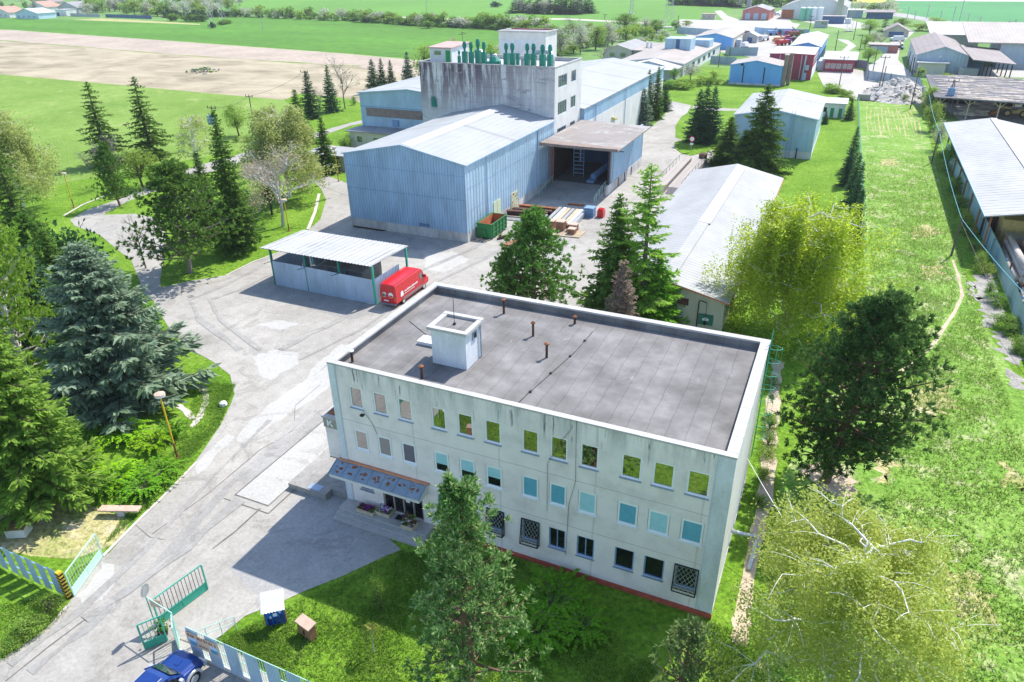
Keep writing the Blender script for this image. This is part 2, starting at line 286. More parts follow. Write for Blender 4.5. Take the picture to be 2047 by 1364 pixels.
# ------------------------------------------------------------------ builders
def tago(o, label=None, cat=None, group=None, kind=None):
    if label: o['label'] = label
    if cat: o['category'] = cat
    if group: o['group'] = group
    if kind: o['kind'] = kind
    return o
def root(name, label, cat, loc=(0, 0, 0), group=None, rz=0.):
    o = bpy.data.objects.new(name, None); COL.objects.link(o); o.location = loc; o.rotation_euler = (0, 0, rz); o.empty_display_size = .3
    return tago(o, label, cat, group)
def dup(o, loc, rz=0., scale=None, label=None, group=None):
    def rec(s, par):
        c = s.copy(); COL.objects.link(c); c.parent = par
        for k in CH.get(s.name, []): rec(k, c)
        return c
    c = rec(o, None); c.location = loc; c.rotation_euler = (0, 0, rz)
    if scale: c.scale = scale
    if label: c['label'] = label
    if group: c['group'] = group
    return c
CH = {}
def V3(p): return Vector(p) if len(p) == 3 else Vector((*p, 0))
class MB:
    def __init__(s): s.v = []; s.f = []; s.m = []
    def poly(s, pts, m=0):
        i = len(s.v); s.v += [tuple(p) for p in pts]; s.f.append(tuple(range(i, i+len(pts)))); s.m.append(m); return s
    def box(s, x0, x1, y0, y1, z0, z1, m=0):
        i = len(s.v); s.v += [(x, y, z) for z in (z0, z1) for x, y in ((x0, y0), (x1, y0), (x1, y1), (x0, y1))]
        for f in ((3, 2, 1, 0), (4, 5, 6, 7), (0, 1, 5, 4), (1, 2, 6, 5), (2, 3, 7, 6), (3, 0, 4, 7)):
            s.f.append(tuple(i+k for k in f)); s.m.append(m)
        return s
    def bar(s, a, b, w, h=None, m=0, up=(0, 0, 1)):
        a, b = V3(a), V3(b); d = (b-a).normalized(); u = V3(up)
        if abs(d.dot(u)) > .98: u = Vector((1, 0, 0))
        r = d.cross(u).normalized(); u = r.cross(d); h = h or w; i = len(s.v)
        for p in (a, b):
            for su, sv in ((-1, -1), (1, -1), (1, 1), (-1, 1)): s.v.append(tuple(p+r*su*w/2+u*sv*h/2))
        for f in ((3, 2, 1, 0), (4, 5, 6, 7), (0, 1, 5, 4), (1, 2, 6, 5), (2, 3, 7, 6), (3, 0, 4, 7)):
            s.f.append(tuple(i+k for k in f)); s.m.append(m)
        return s
    def tube(s, pts, r, n=6, m=0, cap=True):
        pts = [V3(p) for p in pts]; k = len(pts); rs = r if isinstance(r, (list, tuple)) else [r]*k; i = len(s.v); pu = None
        for j, p in enumerate(pts):
            d = (pts[min(j+1, k-1)]-pts[max(j-1, 0)]).normalized()
            a = d.orthogonal().normalized() if pu is None else (pu-d*pu.dot(d)).normalized()
            pu = a; c = d.cross(a)
            for q in range(n): t = 2*pi*q/n; s.v.append(tuple(p+(a*cos(t)+c*sin(t))*rs[j]))
        for j in range(k-1):
            for q in range(n):
                q2 = (q+1) % n; s.f.append((i+j*n+q, i+j*n+q2, i+(j+1)*n+q2, i+(j+1)*n+q)); s.m.append(m)
        if cap:
            s.f.append(tuple(i+q for q in range(n))[::-1]); s.m.append(m)
            s.f.append(tuple(i+(k-1)*n+q for q in range(n))); s.m.append(m)
        return s
    def lathe(s, x, y, prof, n=12, m=0): return s.tube([(x, y, z) for r, z in prof], [r for r, z in prof], n, m)
    def extr(s, pts, d, m=0, mc=None):       # closed outline extruded along d
        pts = [V3(p) for p in pts]; d = V3(d); n = len(pts); i = len(s.v)
        s.v += [tuple(p) for p in pts]+[tuple(p+d) for p in pts]
        for q in range(n): q2 = (q+1) % n; s.f.append((i+q, i+q2, i+n+q2, i+n+q)); s.m.append(m)
        s.f.append(tuple(range(i, i+n))[::-1]); s.m.append(m if mc is None else mc)
        s.f.append(tuple(range(i+n, i+2*n))); s.m.append(m if mc is None else mc); return s
    def slab(s, a, b, c, d, t, m=0):         # sloped roof slab: four top corners, thickness t downwards
        return s.extr([a, b, c, d], (0, 0, -t), m)
    def corr(s, a, b, z0, ztop, pitch=.33, dp=.05, m=0, side=1):   # ribbed sheet from a to b, ztop may be a function of the distance
        a, b = V3(a), V3(b); L = (b-a).length; d = (b-a)/L; nrm = Vector((d.y, -d.x, 0))*side
        prof = [(0, 0), (.36, 0), (.5, 1), (.86, 1)]; pts = []
        k = int(L/pitch); pt = L/k
        for j in range(k):
            for t, h in prof: pts.append(((j+t)*pt, h*dp))
        pts.append((L, 0)); zt = ztop if callable(ztop) else (lambda q: ztop); i = len(s.v)
        for t, h in pts:
            p = a+d*t+nrm*h; s.v += [(p.x, p.y, z0), (p.x, p.y, zt(t))]
        for j in range(len(pts)-1): s.f.append((i+2*j, i+2*j+2, i+2*j+3, i+2*j+1)); s.m.append(m)
        return s
    def build(s, name, mats, parent=None, smooth=False, local=False):
        me = bpy.data.meshes.new(name); v = s.v
        if parent is not None and not local:
            o = parent; l = Vector((0, 0, 0))
            while o is not None: l = l+o.location; o = o.parent
            v = [(a-l.x, b-l.y, c-l.z) for a, b, c in v]
        me.from_pydata(v, [], s.f)
        if isinstance(mats, str): mats = [mats]
        for m in mats: me.materials.append(MATS[m])
        if len(mats) > 1: me.polygons.foreach_set('material_index', s.m)
        if smooth: me.polygons.foreach_set('use_smooth', [True]*len(s.f))
        me.update(); o = bpy.data.objects.new(name, me); COL.objects.link(o)
        if parent is not None: o.parent = parent; CH.setdefault(parent.name, []).append(o)
        return o
def wallholes(mb, a, b, z0, z1, holes, dp=.14, m=0):   # wall sheet a->b (outside on its right-hand side) with openings (t0,t1,za,zb) and their reveals
    a, b = V3(a), V3(b); L = (b-a).length; d = (b-a)/L; n = Vector((d.y, -d.x, 0))
    xs = sorted({0, L, *[h[0] for h in holes], *[h[1] for h in holes]}); zs = sorted({z0, z1, *[h[2] for h in holes], *[h[3] for h in holes]})
    P = lambda t, z, q=0.: tuple(a+d*t-n*q)[:2]+(z,)
    for i in range(len(xs)-1):
        for j in range(len(zs)-1):
            x, z = (xs[i]+xs[i+1])/2, (zs[j]+zs[j+1])/2
            if any(h[0] < x < h[1] and h[2] < z < h[3] for h in holes): continue
            mb.poly([P(xs[i], zs[j]), P(xs[i+1], zs[j]), P(xs[i+1], zs[j+1]), P(xs[i], zs[j+1])], m)
    for t0, t1, za, zb in holes:
        mb.poly([P(t0, za), P(t0, zb), P(t0, zb, dp), P(t0, za, dp)], m); mb.poly([P(t1, za), P(t1, za, dp), P(t1, zb, dp), P(t1, zb)], m)
        mb.poly([P(t0, zb), P(t1, zb), P(t1, zb, dp), P(t0, zb, dp)], m); mb.poly([P(t0, za), P(t0, za, dp), P(t1, za, dp), P(t1, za)], m)
def win(par, a, d, t0, t1, z0, z1, rec=.1, fr=.06, name='window', pane='glass', frm='white_paint', mull=0, sill=None, blind=None, bfrac=1., proud=0.):
    """window as a part: frame mesh, with pane, sill and blind as its sub-parts; a = wall start, d = direction along the wall"""
    a, d = V3(a), V3(d).normalized(); n = Vector((d.y, -d.x, 0))
    def bx(mb, s0, s1, q0, q1, za, zb, m=0):
        p = [a+d*s+n*q for s, q in ((s0, q0), (s1, q0), (s1, q1), (s0, q1))]
        mb.extr([(k.x, k.y, za) for k in p], (0, 0, zb-za), m)
    f = MB(); q1, q0 = proud-rec+.05, proud-rec-.02
    bx(f, t0, t0+fr, q0, q1, z0, z1); bx(f, t1-fr, t1, q0, q1, z0, z1)
    bx(f, t0+fr, t1-fr, q0, q1, z0, z0+fr); bx(f, t0+fr, t1-fr, q0, q1, z1-fr, z1)
    for k in range(mull):
        c = t0+(t1-t0)*(k+1)/(mull+1); bx(f, c-fr*.4, c+fr*.4, q0, q1-.005, z0+fr, z1-fr)
    w = f.build(name, frm, par)
    p = MB(); bx(p, t0+fr*.9, t1-fr*.9, q0+.012, q0+.03, z0+fr*.9, z1-fr*.9); p.build('pane', pane, w)
    if blind:
        zz = z1-fr*.95-(z1-z0-fr*1.9)*bfrac
        k = MB(); bx(k, t0+fr*.95, t1-fr*.95, q0+.033, q0+.042, zz, z1-fr*.95); k.build('blind', blind, w)
    if sill:
        k = MB(); bx(k, t0-.05, t1+.05, q0+.05, proud+.09, z0-.05, z0-.003); k.build('sill', sill, w)
    return w
def sheet(name, pts, z, mat, skirt=0., kind='structure', jag=0.):
    P = []
    for p in pts:
        if len(p) == 3: P.append(Vector((p[1], p[2], z)))
        else: g = G(*p); P.append(Vector((g.x, g.y, z)))
    if jag:
        Q = []; rj = random.Random(len(pts)*7+int(P[0].x*10))
        for a, c in zip(P, P[1:]+P[:1]):
            n = max(1, int((c-a).length/.45)); m = Vector((-(c-a).y, (c-a).x, 0)).normalized()
            for k in range(n): Q.append(a.lerp(c, k/n)+m*rj.gauss(0, jag))
        P = Q
    mb = MB(); tr = tessellate_polygon([P]); mb.v = [tuple(p) for p in P]
    for t in tr:
        a, b_, c = (P[k] for k in t)
        t = tuple(t) if (b_-a).cross(c-a).z > 0 else tuple(t)[::-1]
        mb.f.append(t); mb.m.append(0)
    if skirt:
        n = len(P); mb.v += [(p.x, p.y, z-skirt) for p in P]
        for i in range(n): j = (i+1) % n; mb.f.append((i, j, n+j, n+i)); mb.m.append(0)
    o = mb.build(name, mat); tago(o, kind=kind); return o
def strip(name, pts, w, z, mat, world=False, jit=0.):
    P = [Vector((*p, 0)) if world else G(*p) for p in pts]; Q = []
    for i in range(len(P)-1):
        for k in range(4): Q.append(P[i].lerp(P[i+1], k/4))
    Q.append(P[-1]); L = []; Rr = []
    for i, p in enumerate(Q):
        d = (Q[min(i+1, len(Q)-1)]-Q[max(i-1, 0)]).normalized(); n = Vector((-d.y, d.x, 0)); k = w/2*(1+random.uniform(-jit, jit))
        L.append(p+n*k); Rr.append(p-n*k)
    mb = MB()
    for i in range(len(Q)-1): mb.poly([(*L[i].xy, z), (*Rr[i].xy, z), (*Rr[i+1].xy, z), (*L[i+1].xy, z)])
    o = mb.build(name, mat); tago(o, kind='structure'); return o
# ================================================================== SETTING: ground, fields, roads
mb = MB(); mb.poly([(-3600, -300, 0), (2600, -300, 0), (2600, 3800, 0), (-3600, 3800, 0)]); tago(mb.build('ground', 'ground_far'), kind='structure')
sheet('lawn', [('w', -140, -60), ('w', 140, -60), ('w', 140, 60), ('w', 60, 180), ('w', 40, 230), ('w', -60, 230), ('w', -140, 120)], .004, 'grass')
sheet('far_field', [(300, -28), (1490, -28), (1478, 14), (1330, 64), (1200, 60), (988, 53), (851, 47), (700, 38), (462, 28), (330, 16)], .004, 'crop_green_far')
sheet('field_path', [(700, 29), (880, 37), (1130, 37), (1330, 47), (1330, 50), (1130, 39.5), (880, 39.5), (700, 31)], .008, 'far_tan')
sheet('rape_field', [(1640, -8), (1775, -8), (1770, 5), (1640, 7)], .008, 'rape_yellow')
sheet('eastern_field', [(1790, 2), (2160, 4), (2160, 57), (2047, 56), (1960, 50), (1850, 37), (1800, 24)], .008, 'crop_blue_green')
sheet('hazy_field', [(1780, -28), (2160, -28), (2160, 4), (1790, 2)], .012, 'far_tan')
sheet('crop_field', [(-90, 57), (20, 60), (342, 82), (700, 108), (850, 122), (1000, 116), (1130, 96), (1130, 66), (988, 58), (851, 52), (700, 42), (462, 33), (340, 42), (250, 40), (103, 39), (-90, 33)], .008, 'crop_green')
sheet('field_margin', [(145, 40), (250, 44), (400, 50), (400, 48), (300, 42), (200, 37)], .012, 'dry_grass')
sheet('ploughed_field', [(-90, 57), (20, 60), (342, 82), (700, 108), (850, 122), (1000, 116), (1000, 160), (860, 155), (700, 132), (547, 123), (342, 109), (113, 90), (-90, 76)], .012, 'ploughed')
strip('field_edge', [(-60, 76), (113, 90), (342, 109), (547, 123), (720, 133)], 1.6, .022, 'grass', jit=.9); strip('field_edge', [(0, 59.5), (20, 60), (342, 82), (700, 108), (830, 120)], 1.2, .022, 'meadow_weedy', jit=.6)
sheet('bare_field', [(-90, 75), (113, 90), (342, 109), (547, 123), (700, 132), (860, 155), (860, 200), (735, 210), (690, 196), (600, 187), (568, 200), (410, 186), (171, 164), (0, 149), (-90, 143)], .016, 'bare_soil')
sheet('meadow', [(-120, 142), (0, 149), (171, 164), (410, 186), (568, 200), (600, 230), (560, 270), (480, 300), (300, 335), (150, 362), (0, 395), (-140, 420)], .012, 'meadow_green')
sheet('overgrown_meadow', [(1716, 196), (1842, 208), (1870, 330), (1905, 480), (1960, 640), (2060, 800), (2110, 1420), (1480, 1420), (1545, 1200), (1560, 960), (1650, 800), (1738, 640), (1726, 500)], .008, 'meadow_weedy')
sheet('dry_ground', [(-60, 1010), (120, 985), (190, 1015), (262, 1038), (238, 1085), (196, 1100), (150, 1118), (60, 1112), (-60, 1080)], .012, 'dry_grass')
sheet('service_road', [(140, 440), (175, 420), (240, 398), (284, 376), (330, 355), (400, 330), (468, 312), (523, 292), (609, 272), (700, 246), (745, 236), (745, 242), (700, 252), (620, 280), (545, 300), (480, 325), (420, 345), (340, 372), (290, 390), (262, 400), (205, 430), (270, 428), (330, 440), (330, 500), (320, 560), (330, 620), (290, 590), (262, 520), (235, 500), (200, 470), (150, 452)], .02, 'concrete_yard')
sheet('yard', [(-60, 1362), (97, 1254), (135, 1210), (147, 1193), (202, 1116), (220, 1105), (281, 1034), (317, 999), (390, 925), (440, 852), (463, 805), (469, 788), (460, 750), (425, 723), (384, 701), (340, 660), (308, 606), (311, 578), (376, 563), (451, 551), (506, 523), (561, 503), (600, 475), (640, 440), (652, 400), (642, 378), (629, 364), (655, 352), (692, 366),
    ('w', -34, 70), ('w', -18, 90), ('w', -12, 100), (1296, 260), (1318, 240), (1335, 222), (1331, 207), (1345, 203), (1382, 211), (1374, 226), (1362, 234), (1350, 252), (1350, 276), (1420, 292), (1428, 310), ('w', 6.5, 82), ('w', 6.5, 36), ('w', 18, 34), ('w', 18, 16), ('w', 14, 13.5), ('w', 0, 13), ('w', 0, -2),
    (802, 1100), (773, 1111), (685, 1152), (614, 1180), (563, 1203), (490, 1232), (432, 1280), (470, 1296), (640, 1440), (200, 1540), (-200, 1500)], .024, 'concrete_yard')
sheet('driveway_island', [(1348, 286), (1366, 280), (1400, 278), (1424, 284), (1430, 296), (1410, 306), (1380, 312), (1362, 308), (1350, 298)], .10, 'grass', .1)
sheet('driveway_path', [(1388, 211), (1450, 217), (1478, 218), (1478, 222), (1440, 222), (1380, 217)], .028, 'concrete_yard')
sheet('office_shadow_sheet', [(692, 1000), (800, 1098), (773, 1108), (685, 1149), (614, 1177), (563, 1199), (515, 1190), (455, 1135), (530, 1072), (592, 1000), (655, 960)], .028, 'paving_in_shadow')  # darker sheet outlined like the office's cast shadow on the yard
for i, q in enumerate([[(503, 716), (548, 698), (592, 706), (598, 728), (560, 748), (541, 762), (522, 752)], [(596, 770), (652, 735), (700, 720), (706, 734), (640, 790), (560, 840), (500, 880), (470, 884), (480, 860), (540, 808)], [(147, 1193), (172, 1178), (202, 1126), (228, 1130), (229, 1160), (205, 1200), (183, 1208)], [(700, 690), (640, 742), (610, 765), (630, 730), (680, 690)], [(560, 640), (600, 648), (560, 660), (512, 650)], [(385, 940), (420, 900), (455, 868), (470, 874), (440, 906), (400, 946)], [(850, 510), (905, 503), (940, 520), (890, 545), (850, 540)]]):
    sheet('pavement_patch' if i == 0 else 'pavement_patch', q, .0322+.0002*i, 'concrete_patch', jag=.10)
for i, q in enumerate([[(486, 582), (545, 560), (690, 600), (752, 622), (700, 640), (600, 612)], [(742, 455), (870, 486), (900, 500), (800, 500), (730, 480)], [(1010, 470), (1140, 480), (1100, 540), (980, 530)], [(470, 960), (560, 880), (640, 820), (650, 840), (560, 920), (500, 975)]]):  # first patch is the storage shelter's cast shadow, painted as darker concrete
    sheet('pavement_patch', q, .029+.0007*i, 'concrete_dark', jag=.16)
sheet('weighbridge_plate', [('w', -7.7, -2.4), ('w', -4.9, -2.4), ('w', -4.9, 9.5), ('w', -7.7, 9.5)], .034, 'concrete_patch')
for q in [[('w', -7.78, -2.5), ('w', -4.82, -2.5), ('w', -4.82, -2.4), ('w', -7.78, -2.4)], [('w', -7.8, -2.4), ('w', -7.7, -2.4), ('w', -7.7, 9.5), ('w', -7.8, 9.5)], [('w', -4.9, -2.4), ('w', -4.82, -2.4), ('w', -4.82, 9.5), ('w', -4.9, 9.5)], [('w', -8.2, -3.1), ('w', -4.3, -3.1), ('w', -4.3, -3.02), ('w', -8.2, -3.02)], [('w', -4.38, -3.02), ('w', -4.28, -3.02), ('w', -4.28, .2), ('w', -4.38, .2)]]:
    sheet('weighbridge_joint', q, .039, 'seam')
for pts, w in [([(425, 1098), (470, 1064), (520, 1018)], .12), ([(12, 1362), (100, 1292), (180, 1232), (205, 1226), (240, 1190)], .07), ([(305, 1068), (420, 985), (520, 900), (585, 862)], .05), ([(225, 1010), (300, 1075), (330, 1080)], .04), ([(588, 860), (590, 812), (640, 770)], .05), ([(640, 372), (700, 394)], .07), ([(620, 1260), (585, 1330), (560, 1400)], .05), ([(850, 540), (905, 512), (955, 496)], .06), ([(700, 700), (760, 650), (800, 600)], .04), ([(560, 545), (640, 552), (760, 590)], .05), ([(1060, 420), (1090, 396), (1140, 378)], .06), ([(390, 1290), (350, 1275), (300, 1310)], .05)]:
    strip('pavement_joint', pts, w, .036, 'seam', jit=.5)
for i, (pts, w) in enumerate([([(60, 1345), (200, 1235), (330, 1110), (470, 960), (620, 820)], .5), ([(20, 1330), (160, 1222), (290, 1100), (430, 950), (540, 840)], .4), ([(480, 700), (400, 640), (380, 600), (450, 570), (530, 530)], .5), ([(520, 700), (440, 640), (420, 600), (480, 580), (560, 540)], .4), ([(560, 700), (680, 640), (800, 560), (940, 500), (1060, 430)], .5), ([(600, 720), (720, 660), (840, 580), (975, 515), (1090, 440)], .4), ([(170, 1240), (330, 1130), (480, 1000)], .8)]): strip('tyre_mark', pts, w, .043+.003*i, 'concrete_dark', jit=.6)
for pts, w in [([(616, 459), (630, 424), (638, 388)], .45), ([(128, 432), (165, 410), (226, 386)], .35), ([(97, 1256), (135, 1212)], .16), ([(206, 1113), (284, 1034), (320, 1000), (392, 926)], .2), ([(452, 551), (506, 524), (561, 504)], .2), ([(1348, 300), (1362, 309), (1382, 313)], .25)]:
    strip('kerb', pts, w, .06, 'kerb_stone')
for pts in [[(393, 768), (410, 785), (413, 802), (400, 832), (384, 854)], [(355, 810), (372, 822), (386, 838)]]: strip('garden_path', pts, .5, .02, 'kerb_stone', jit=.2)
strip('dirt_path', [(1556, 722), (1552, 745), (1546, 800), (1540, 880), (1534, 964), (1520, 1040), (1500, 1130), (1484, 1230), (1478, 1290)], .95, .016, 'soil_path', jit=.35)
strip('trodden_path', [(1904, 520), (1915, 550), (1924, 590), (1908, 625), (1889, 652), (1872, 680), (1856, 700), (1830, 722), (1800, 745)], .32, .018, 'soil_path', jit=.3)
for q in [[(1700, 1000), (1640, 985), (1600, 940), (1640, 925), (1700, 945), (1720, 975)], [(1580, 1040), (1620, 1045), (1625, 1100), (1560, 1110), (1555, 1070)]]: sheet('bare_earth', q, .02, 'soil_path', jag=.25)
for k in range(14): strip('mown_swath', [(1733+k*7+(k%3), 212+(k*7)%13), (1732+k*8, 240), (1736+k*8+(k%2)*3, 262+(k*5)%17)], .2, .017, 'dry_grass', jit=.9)
for q in [[(1815, 455), (1860, 450), (1880, 470), (1830, 480)], [(1835, 535), (1875, 530), (1890, 548), (1840, 556)], [(1830, 760), (1900, 770), (1905, 830), (1850, 840), (1815, 800)], [(1880, 1130), (1960, 1150), (1990, 1230), (1900, 1220)], [(1640, 1225), (1690, 1205), (1700, 1250), (1650, 1270)], [(1990, 930), (2040, 945), (2047, 990), (2000, 985)], [(1745, 900), (1775, 895), (1780, 960), (1750, 970)], [(1760, 320), (1790, 318), (1792, 332), (1764, 334)]]: sheet('dry_patch', q, .016, 'dry_grass', jag=.5)
for q in [[(1945, 552), (1985, 548), (1998, 600), (2004, 640), (1972, 655), (1958, 610)], [(1985, 665), (2010, 660), (2035, 700), (2040, 735), (2010, 722)], [(2005, 740), (2060, 760), (2060, 790), (2020, 770)], [(1930, 560), (1946, 566), (1960, 600), (1940, 590)]]: sheet('gravel_patch', q, .02, 'gravel_waste', jag=.3)
sheet('far_yard', [(1345, 45), (1361, 39), (1446, 41), (1428, 22), (1442, 21), (1455, 32), (1480, 40), (1535, 42), (1547, 26), (1562, 20), (1584, 46), (1600, 48), (1586, 62), (1592, 76), (1580, 95), (1545, 112), (1515, 118), (1478, 110), (1440, 104), (1400, 85), (1360, 65)], .008, 'far_paving')
sheet('gravel_yard', [(1634, 146), (1689, 134), (1733, 144), (1735, 158), (1775, 171), (1748, 204), (1713, 200), (1675, 180), (1648, 176)], .008, 'far_paving')
sheet('town_road', [(1733, 146), (1802, 157), (1826, 150), (1795, 120), (1800, 90), (1830, 62), (1815, 58), (1788, 66), (1776, 100), (1755, 120), (1738, 130)], .008, 'far_paving')
sheet('town_road', [(1672, 78), (1695, 80), (1712, 92), (1692, 106), (1680, 104), (1696, 90)], .008, 'far_paving')
sheet('sawmill_yard', [(1876, 206), (1925, 246), (2100, 275), (2100, 220), (1900, 200)], .008, 'far_paving')
sheet('sawmill_yard', [(1955, 152), (2120, 158), (2120, 134), (1960, 134), (1935, 142)], .008, 'far_paving')
sheet('storage_yard', [(1985, 400), (2100, 380), (2160, 760), (2052, 720), (2010, 560)], .012, 'gravel_waste')
sheet('works_yard', [(1600, 42), (1700, 40), (1760, 56), (1690, 58), (1640, 50)], .008, 'far_paving')
sheet('railway_bed', [(1700, 22), (1816, 36), (1900, 52), (2000, 64), (2100, 80), (2100, 66), (1990, 52), (1890, 42), (1810, 28), (1700, 16)], .01, 'ballast')
for k in range(4):
    a = [(1706+q*99, 18.+q*11.8+k*2.6+(k*.8)*q/4) for q in range(5)]
    strip('railway_track', a, .5, .05, 'rail_steel')
# ================================================================== OFFICE BUILDING
off = root('office_building', 'pale three storey office block with flat dark roof, rows of white windows and stained facade', 'building', (0, 0, 0))
XC = [(1.26, 2.22), (2.99, 3.95), (4.73, 5.70), (7.0, 7.97), (8.72, 9.72), (10.46, 11.47), (12.75, 13.75), (14.42, 15.43), (16.14, 17.18), (18.4, 19.5), (20.08, 21.2), (21.83, 22.98)]
holes = []
for x0, x1 in XC: holes += [(x0, x1, 8.06, 9.58), (x0, x1, 4.92, 6.42)]
for x0, x1 in XC[3:]: holes.append((x0, x1, 1.66, 3.13))
holes += [(1.15, 2.15, 1.62, 2.4), (2.85, 5.85, .47, 2.45)]
mb = MB(); wallholes(mb, (0, 0), (24, 0), 0, 10.86, holes, .16)
mb.poly([(24, 0, 0), (24, 13, 0), (24, 13, 10.86), (24, 0, 10.86)], 1); mb.poly([(24, 13, 0), (0, 13, 0), (0, 13, 10.86), (24, 13, 10.86)], 1); mb.poly([(0, 13, 0), (0, 0, 0), (0, 0, 10.86), (0, 13, 10.86)], 1)
mb.box(.3, 23.7, .2, .26, .05, 10.3, 2)     # dark panel painted as unlit rooms behind the glass
mb.build('wall', ['office_plaster', 'plaster_white', 'blind_dark_room'], off)
mb = MB(); mb.poly([(.3, .3, 10.4), (23.7, .3, 10.4), (23.7, 12.6, 10.4), (.3, 12.6, 10.4)])
for a, b_ in (((.3, .3), (23.7, .3)), ((23.7, .3), (23.7, 12.6)), ((23.7, 12.6), (.3, 12.6)), ((.3, 12.6), (.3, .3))): mb.poly([(*b_, 10.4), (*a, 10.4), (*a, 10.86), (*b_, 10.86)])
mb.build('roof', 'bitumen', off)
mb = MB(); mb.box(-.07, 24.07, -.07, .31, 10.862, 10.97); mb.box(-.07, .42, .312, 12.58, 10.862, 10.98); mb.box(23.5, 24.07, .312, 12.58, 10.862, 10.98); mb.box(-.07, 24.07, 12.582, 13.07, 10.862, 10.99)
mb.build('coping', 'coping_white', off)
mb = MB()
for k in range(1, 9): mb.box(23.5, 24.08, .3+k*1.42, .33+k*1.42, 10.9, 10.986)
for k in range(1, 8): mb.box(-.08, .43, .3+k*1.6, .325+k*1.6, 10.9, 10.986)
mb.build('coping_joint', 'sill_blue', off)
for x0, x1, x2, x3 in ((-.05, .42, .42, .47), (23.2, 24.04, 23.12, 23.19)): mb = MB(); mb.box(x0, x1, -.06, -.003, .4, 10.85); mb.box(x2, x3, -.03, -.003, .4, 10.85); mb.build('corner_strip', 'hut_plaster', off)
mb = MB(); mb.box(6.6, 24.05, -.075, -.004, 0, .34); mb.build('plinth', 'red_plinth', off)
mb = MB(); mb.box(24.004, 24.03, .2, 12.8, 0, .35); mb.build('side_plinth', 'concrete_base', off)
wa, wd = (0, 0), (1, 0)
for i, (x0, x1) in enumerate(XC):
    win(off, wa, wd, x0, x1, 8.06, 9.58, .09, .10, sill='sill_blue', frm='white_bright')
    bl = ('blind_pink', 1.) if i == 0 else ('blind_taupe', 1.) if i == 1 else ('blind_dark_room', 1.) if i == 2 else ('blind_aqua', .62 if i != 5 else .56) if i < 6 else ('blind_teal' if i % 3 else 'blind_teal', 1.)
    if i in (8, 10): bl = ('blind_aqua', 1.)
    f = win(off, wa, wd, x0-.02, x1+.02, 4.92, 6.42, .05, .125, sill='white_bright', frm='white_bright', pane='glass_dark', blind=bl[0], bfrac=bl[1])
    if i >= 3: win(off, wa, wd, x0, x1, 1.66, 3.13, .10, .075, pane='glass_dark', frm='steel_blue', sill='sill_blue', mull=1 if i in (7, 8) else 0)
win(off, wa, wd, 1.15, 2.15, 1.62, 2.4, .12, .07, pane='glass', frm='sill_blue', sill='sill_blue')
for x0, x1 in (XC[5], XC[6], XC[11]):          # slanted lattice grilles over three ground floor windows
    g = MB(); g2 = MB(); a, b_ = x0-.06, x1+.06
    for x in (a, b_):
        for p, q in (((x, -.03, 3.2), (x, -.34, 1.5)), ((x, -.34, 1.5), (x, -.03, 1.42)), ((x, -.03, 3.2), (x, -.03, 1.42))): g.bar(p, q, .05)
    for p, q in (((a, -.03, 3.2), (b_, -.03, 3.2)), ((a, -.34, 1.5), (b_, -.34, 1.5)), ((a, -.03, 1.42), (b_, -.03, 1.42))): g.bar(p, q, .05)
    for k in range(-5, 6):
        for s in (1, -1):
            t0, t1 = k/5, k/5+1.
            if s < 0: t0, t1 = t1, t0
            P = lambda t, h: (a+(b_-a)*t, -.03-.31*(1-h), 1.5+1.7*h)
            u0, u1 = max(0, min(1, t0)), max(0, min(1, t1))
            if abs(u1-u0) < .05: continue
            h0 = (u0-t0)/(t1-t0); h1 = (u1-t0)/(t1-t0); g2.bar(P(u0, h0), P(u1, h1), .022)
    gg = g.build('window_grille', 'dark_metal', off); g2.build('lattice', 'steel', gg)
e = MB(); e.box(2.85, 2.95, .05, .14, .47, 2.45); e.box(3.58, 3.68, .05, .14, .47, 2.45); e.box(4.32, 4.42, .05, .14, .47, 2.45); e.box(5.06, 5.16, .05, .14, .47, 2.45); e.box(5.75, 5.85, .05, .14, .47, 2.45); e.box(2.95, 5.75, .06, .13, 2.36, 2.45)
dr = e.build('entrance_door', 'blind_taupe', off)
e = MB(); e.box(2.9, 5.8, .145, .155, .47, 2.4); e.build('pane', 'glass_dark', dr)
e = MB(); e.box(4.5, 4.8, .13, .142, 1.5, 1.95); e.build('notice', 'white_paint', dr)
e = MB(); e.slab((-.42, -1.12, 3.22), (6.35, -1.12, 3.22), (6.35, -.03, 3.66), (-.42, -.03, 3.66), .05)
for k in range(8): x = -.42+k*.962; e.bar((x, -1.12, 3.235), (x, -.03, 3.675), .035, .03)
cp = e.build('entrance_canopy', 'canopy_blue', off)
e = MB(); e.extr([(-.38, -1.08, 2.92), (-.38, -1.08, 3.16), (-.38, -.03, 3.58), (-.38, -.03, 2.92)], (6.69, 0, 0)); e.build('fascia', 'plaster_white', cp)
e = MB(); e.box(-.2, 6.5, -.16, -.003, 3.66, 3.80); e.build('tile_edge', 'tile_orange', cp)
e = MB(); rnd = random.Random(3)
for k in range(7):
    for q in range(5):
        cx = -.42+k*.962+.2+rnd.random()*.5; t = .2+rnd.random()*.6; rr = .04+rnd.random()*.11
        pts = []
        for w in range(7):
            an = 2*pi*w/7; r2 = rr*rnd.uniform(.4, 1.3); xx, tt = cx+cos(an)*r2*1.2, t+sin(an)*r2*.8
            pts.append((xx, -1.12+1.09*tt, 3.226+.44*tt))
        e.poly(pts)
e.build('rust_patch', 'rust', cp)
e = MB(); e.box(-.05, 6.6, -1.05, -.005, 0, .45); e.box(-.05, 6.6, -1.42, -1.053, 0, .30); e.box(-.05, 6.6, -1.8, -1.423, 0, .15); e.build('entrance_steps', 'concrete_patch', off)
e = MB(); e.box(-1.3, -.005, .3, 3.4, 3.35, 6.45); bay = e.build('side_bay', 'office_plaster', off)
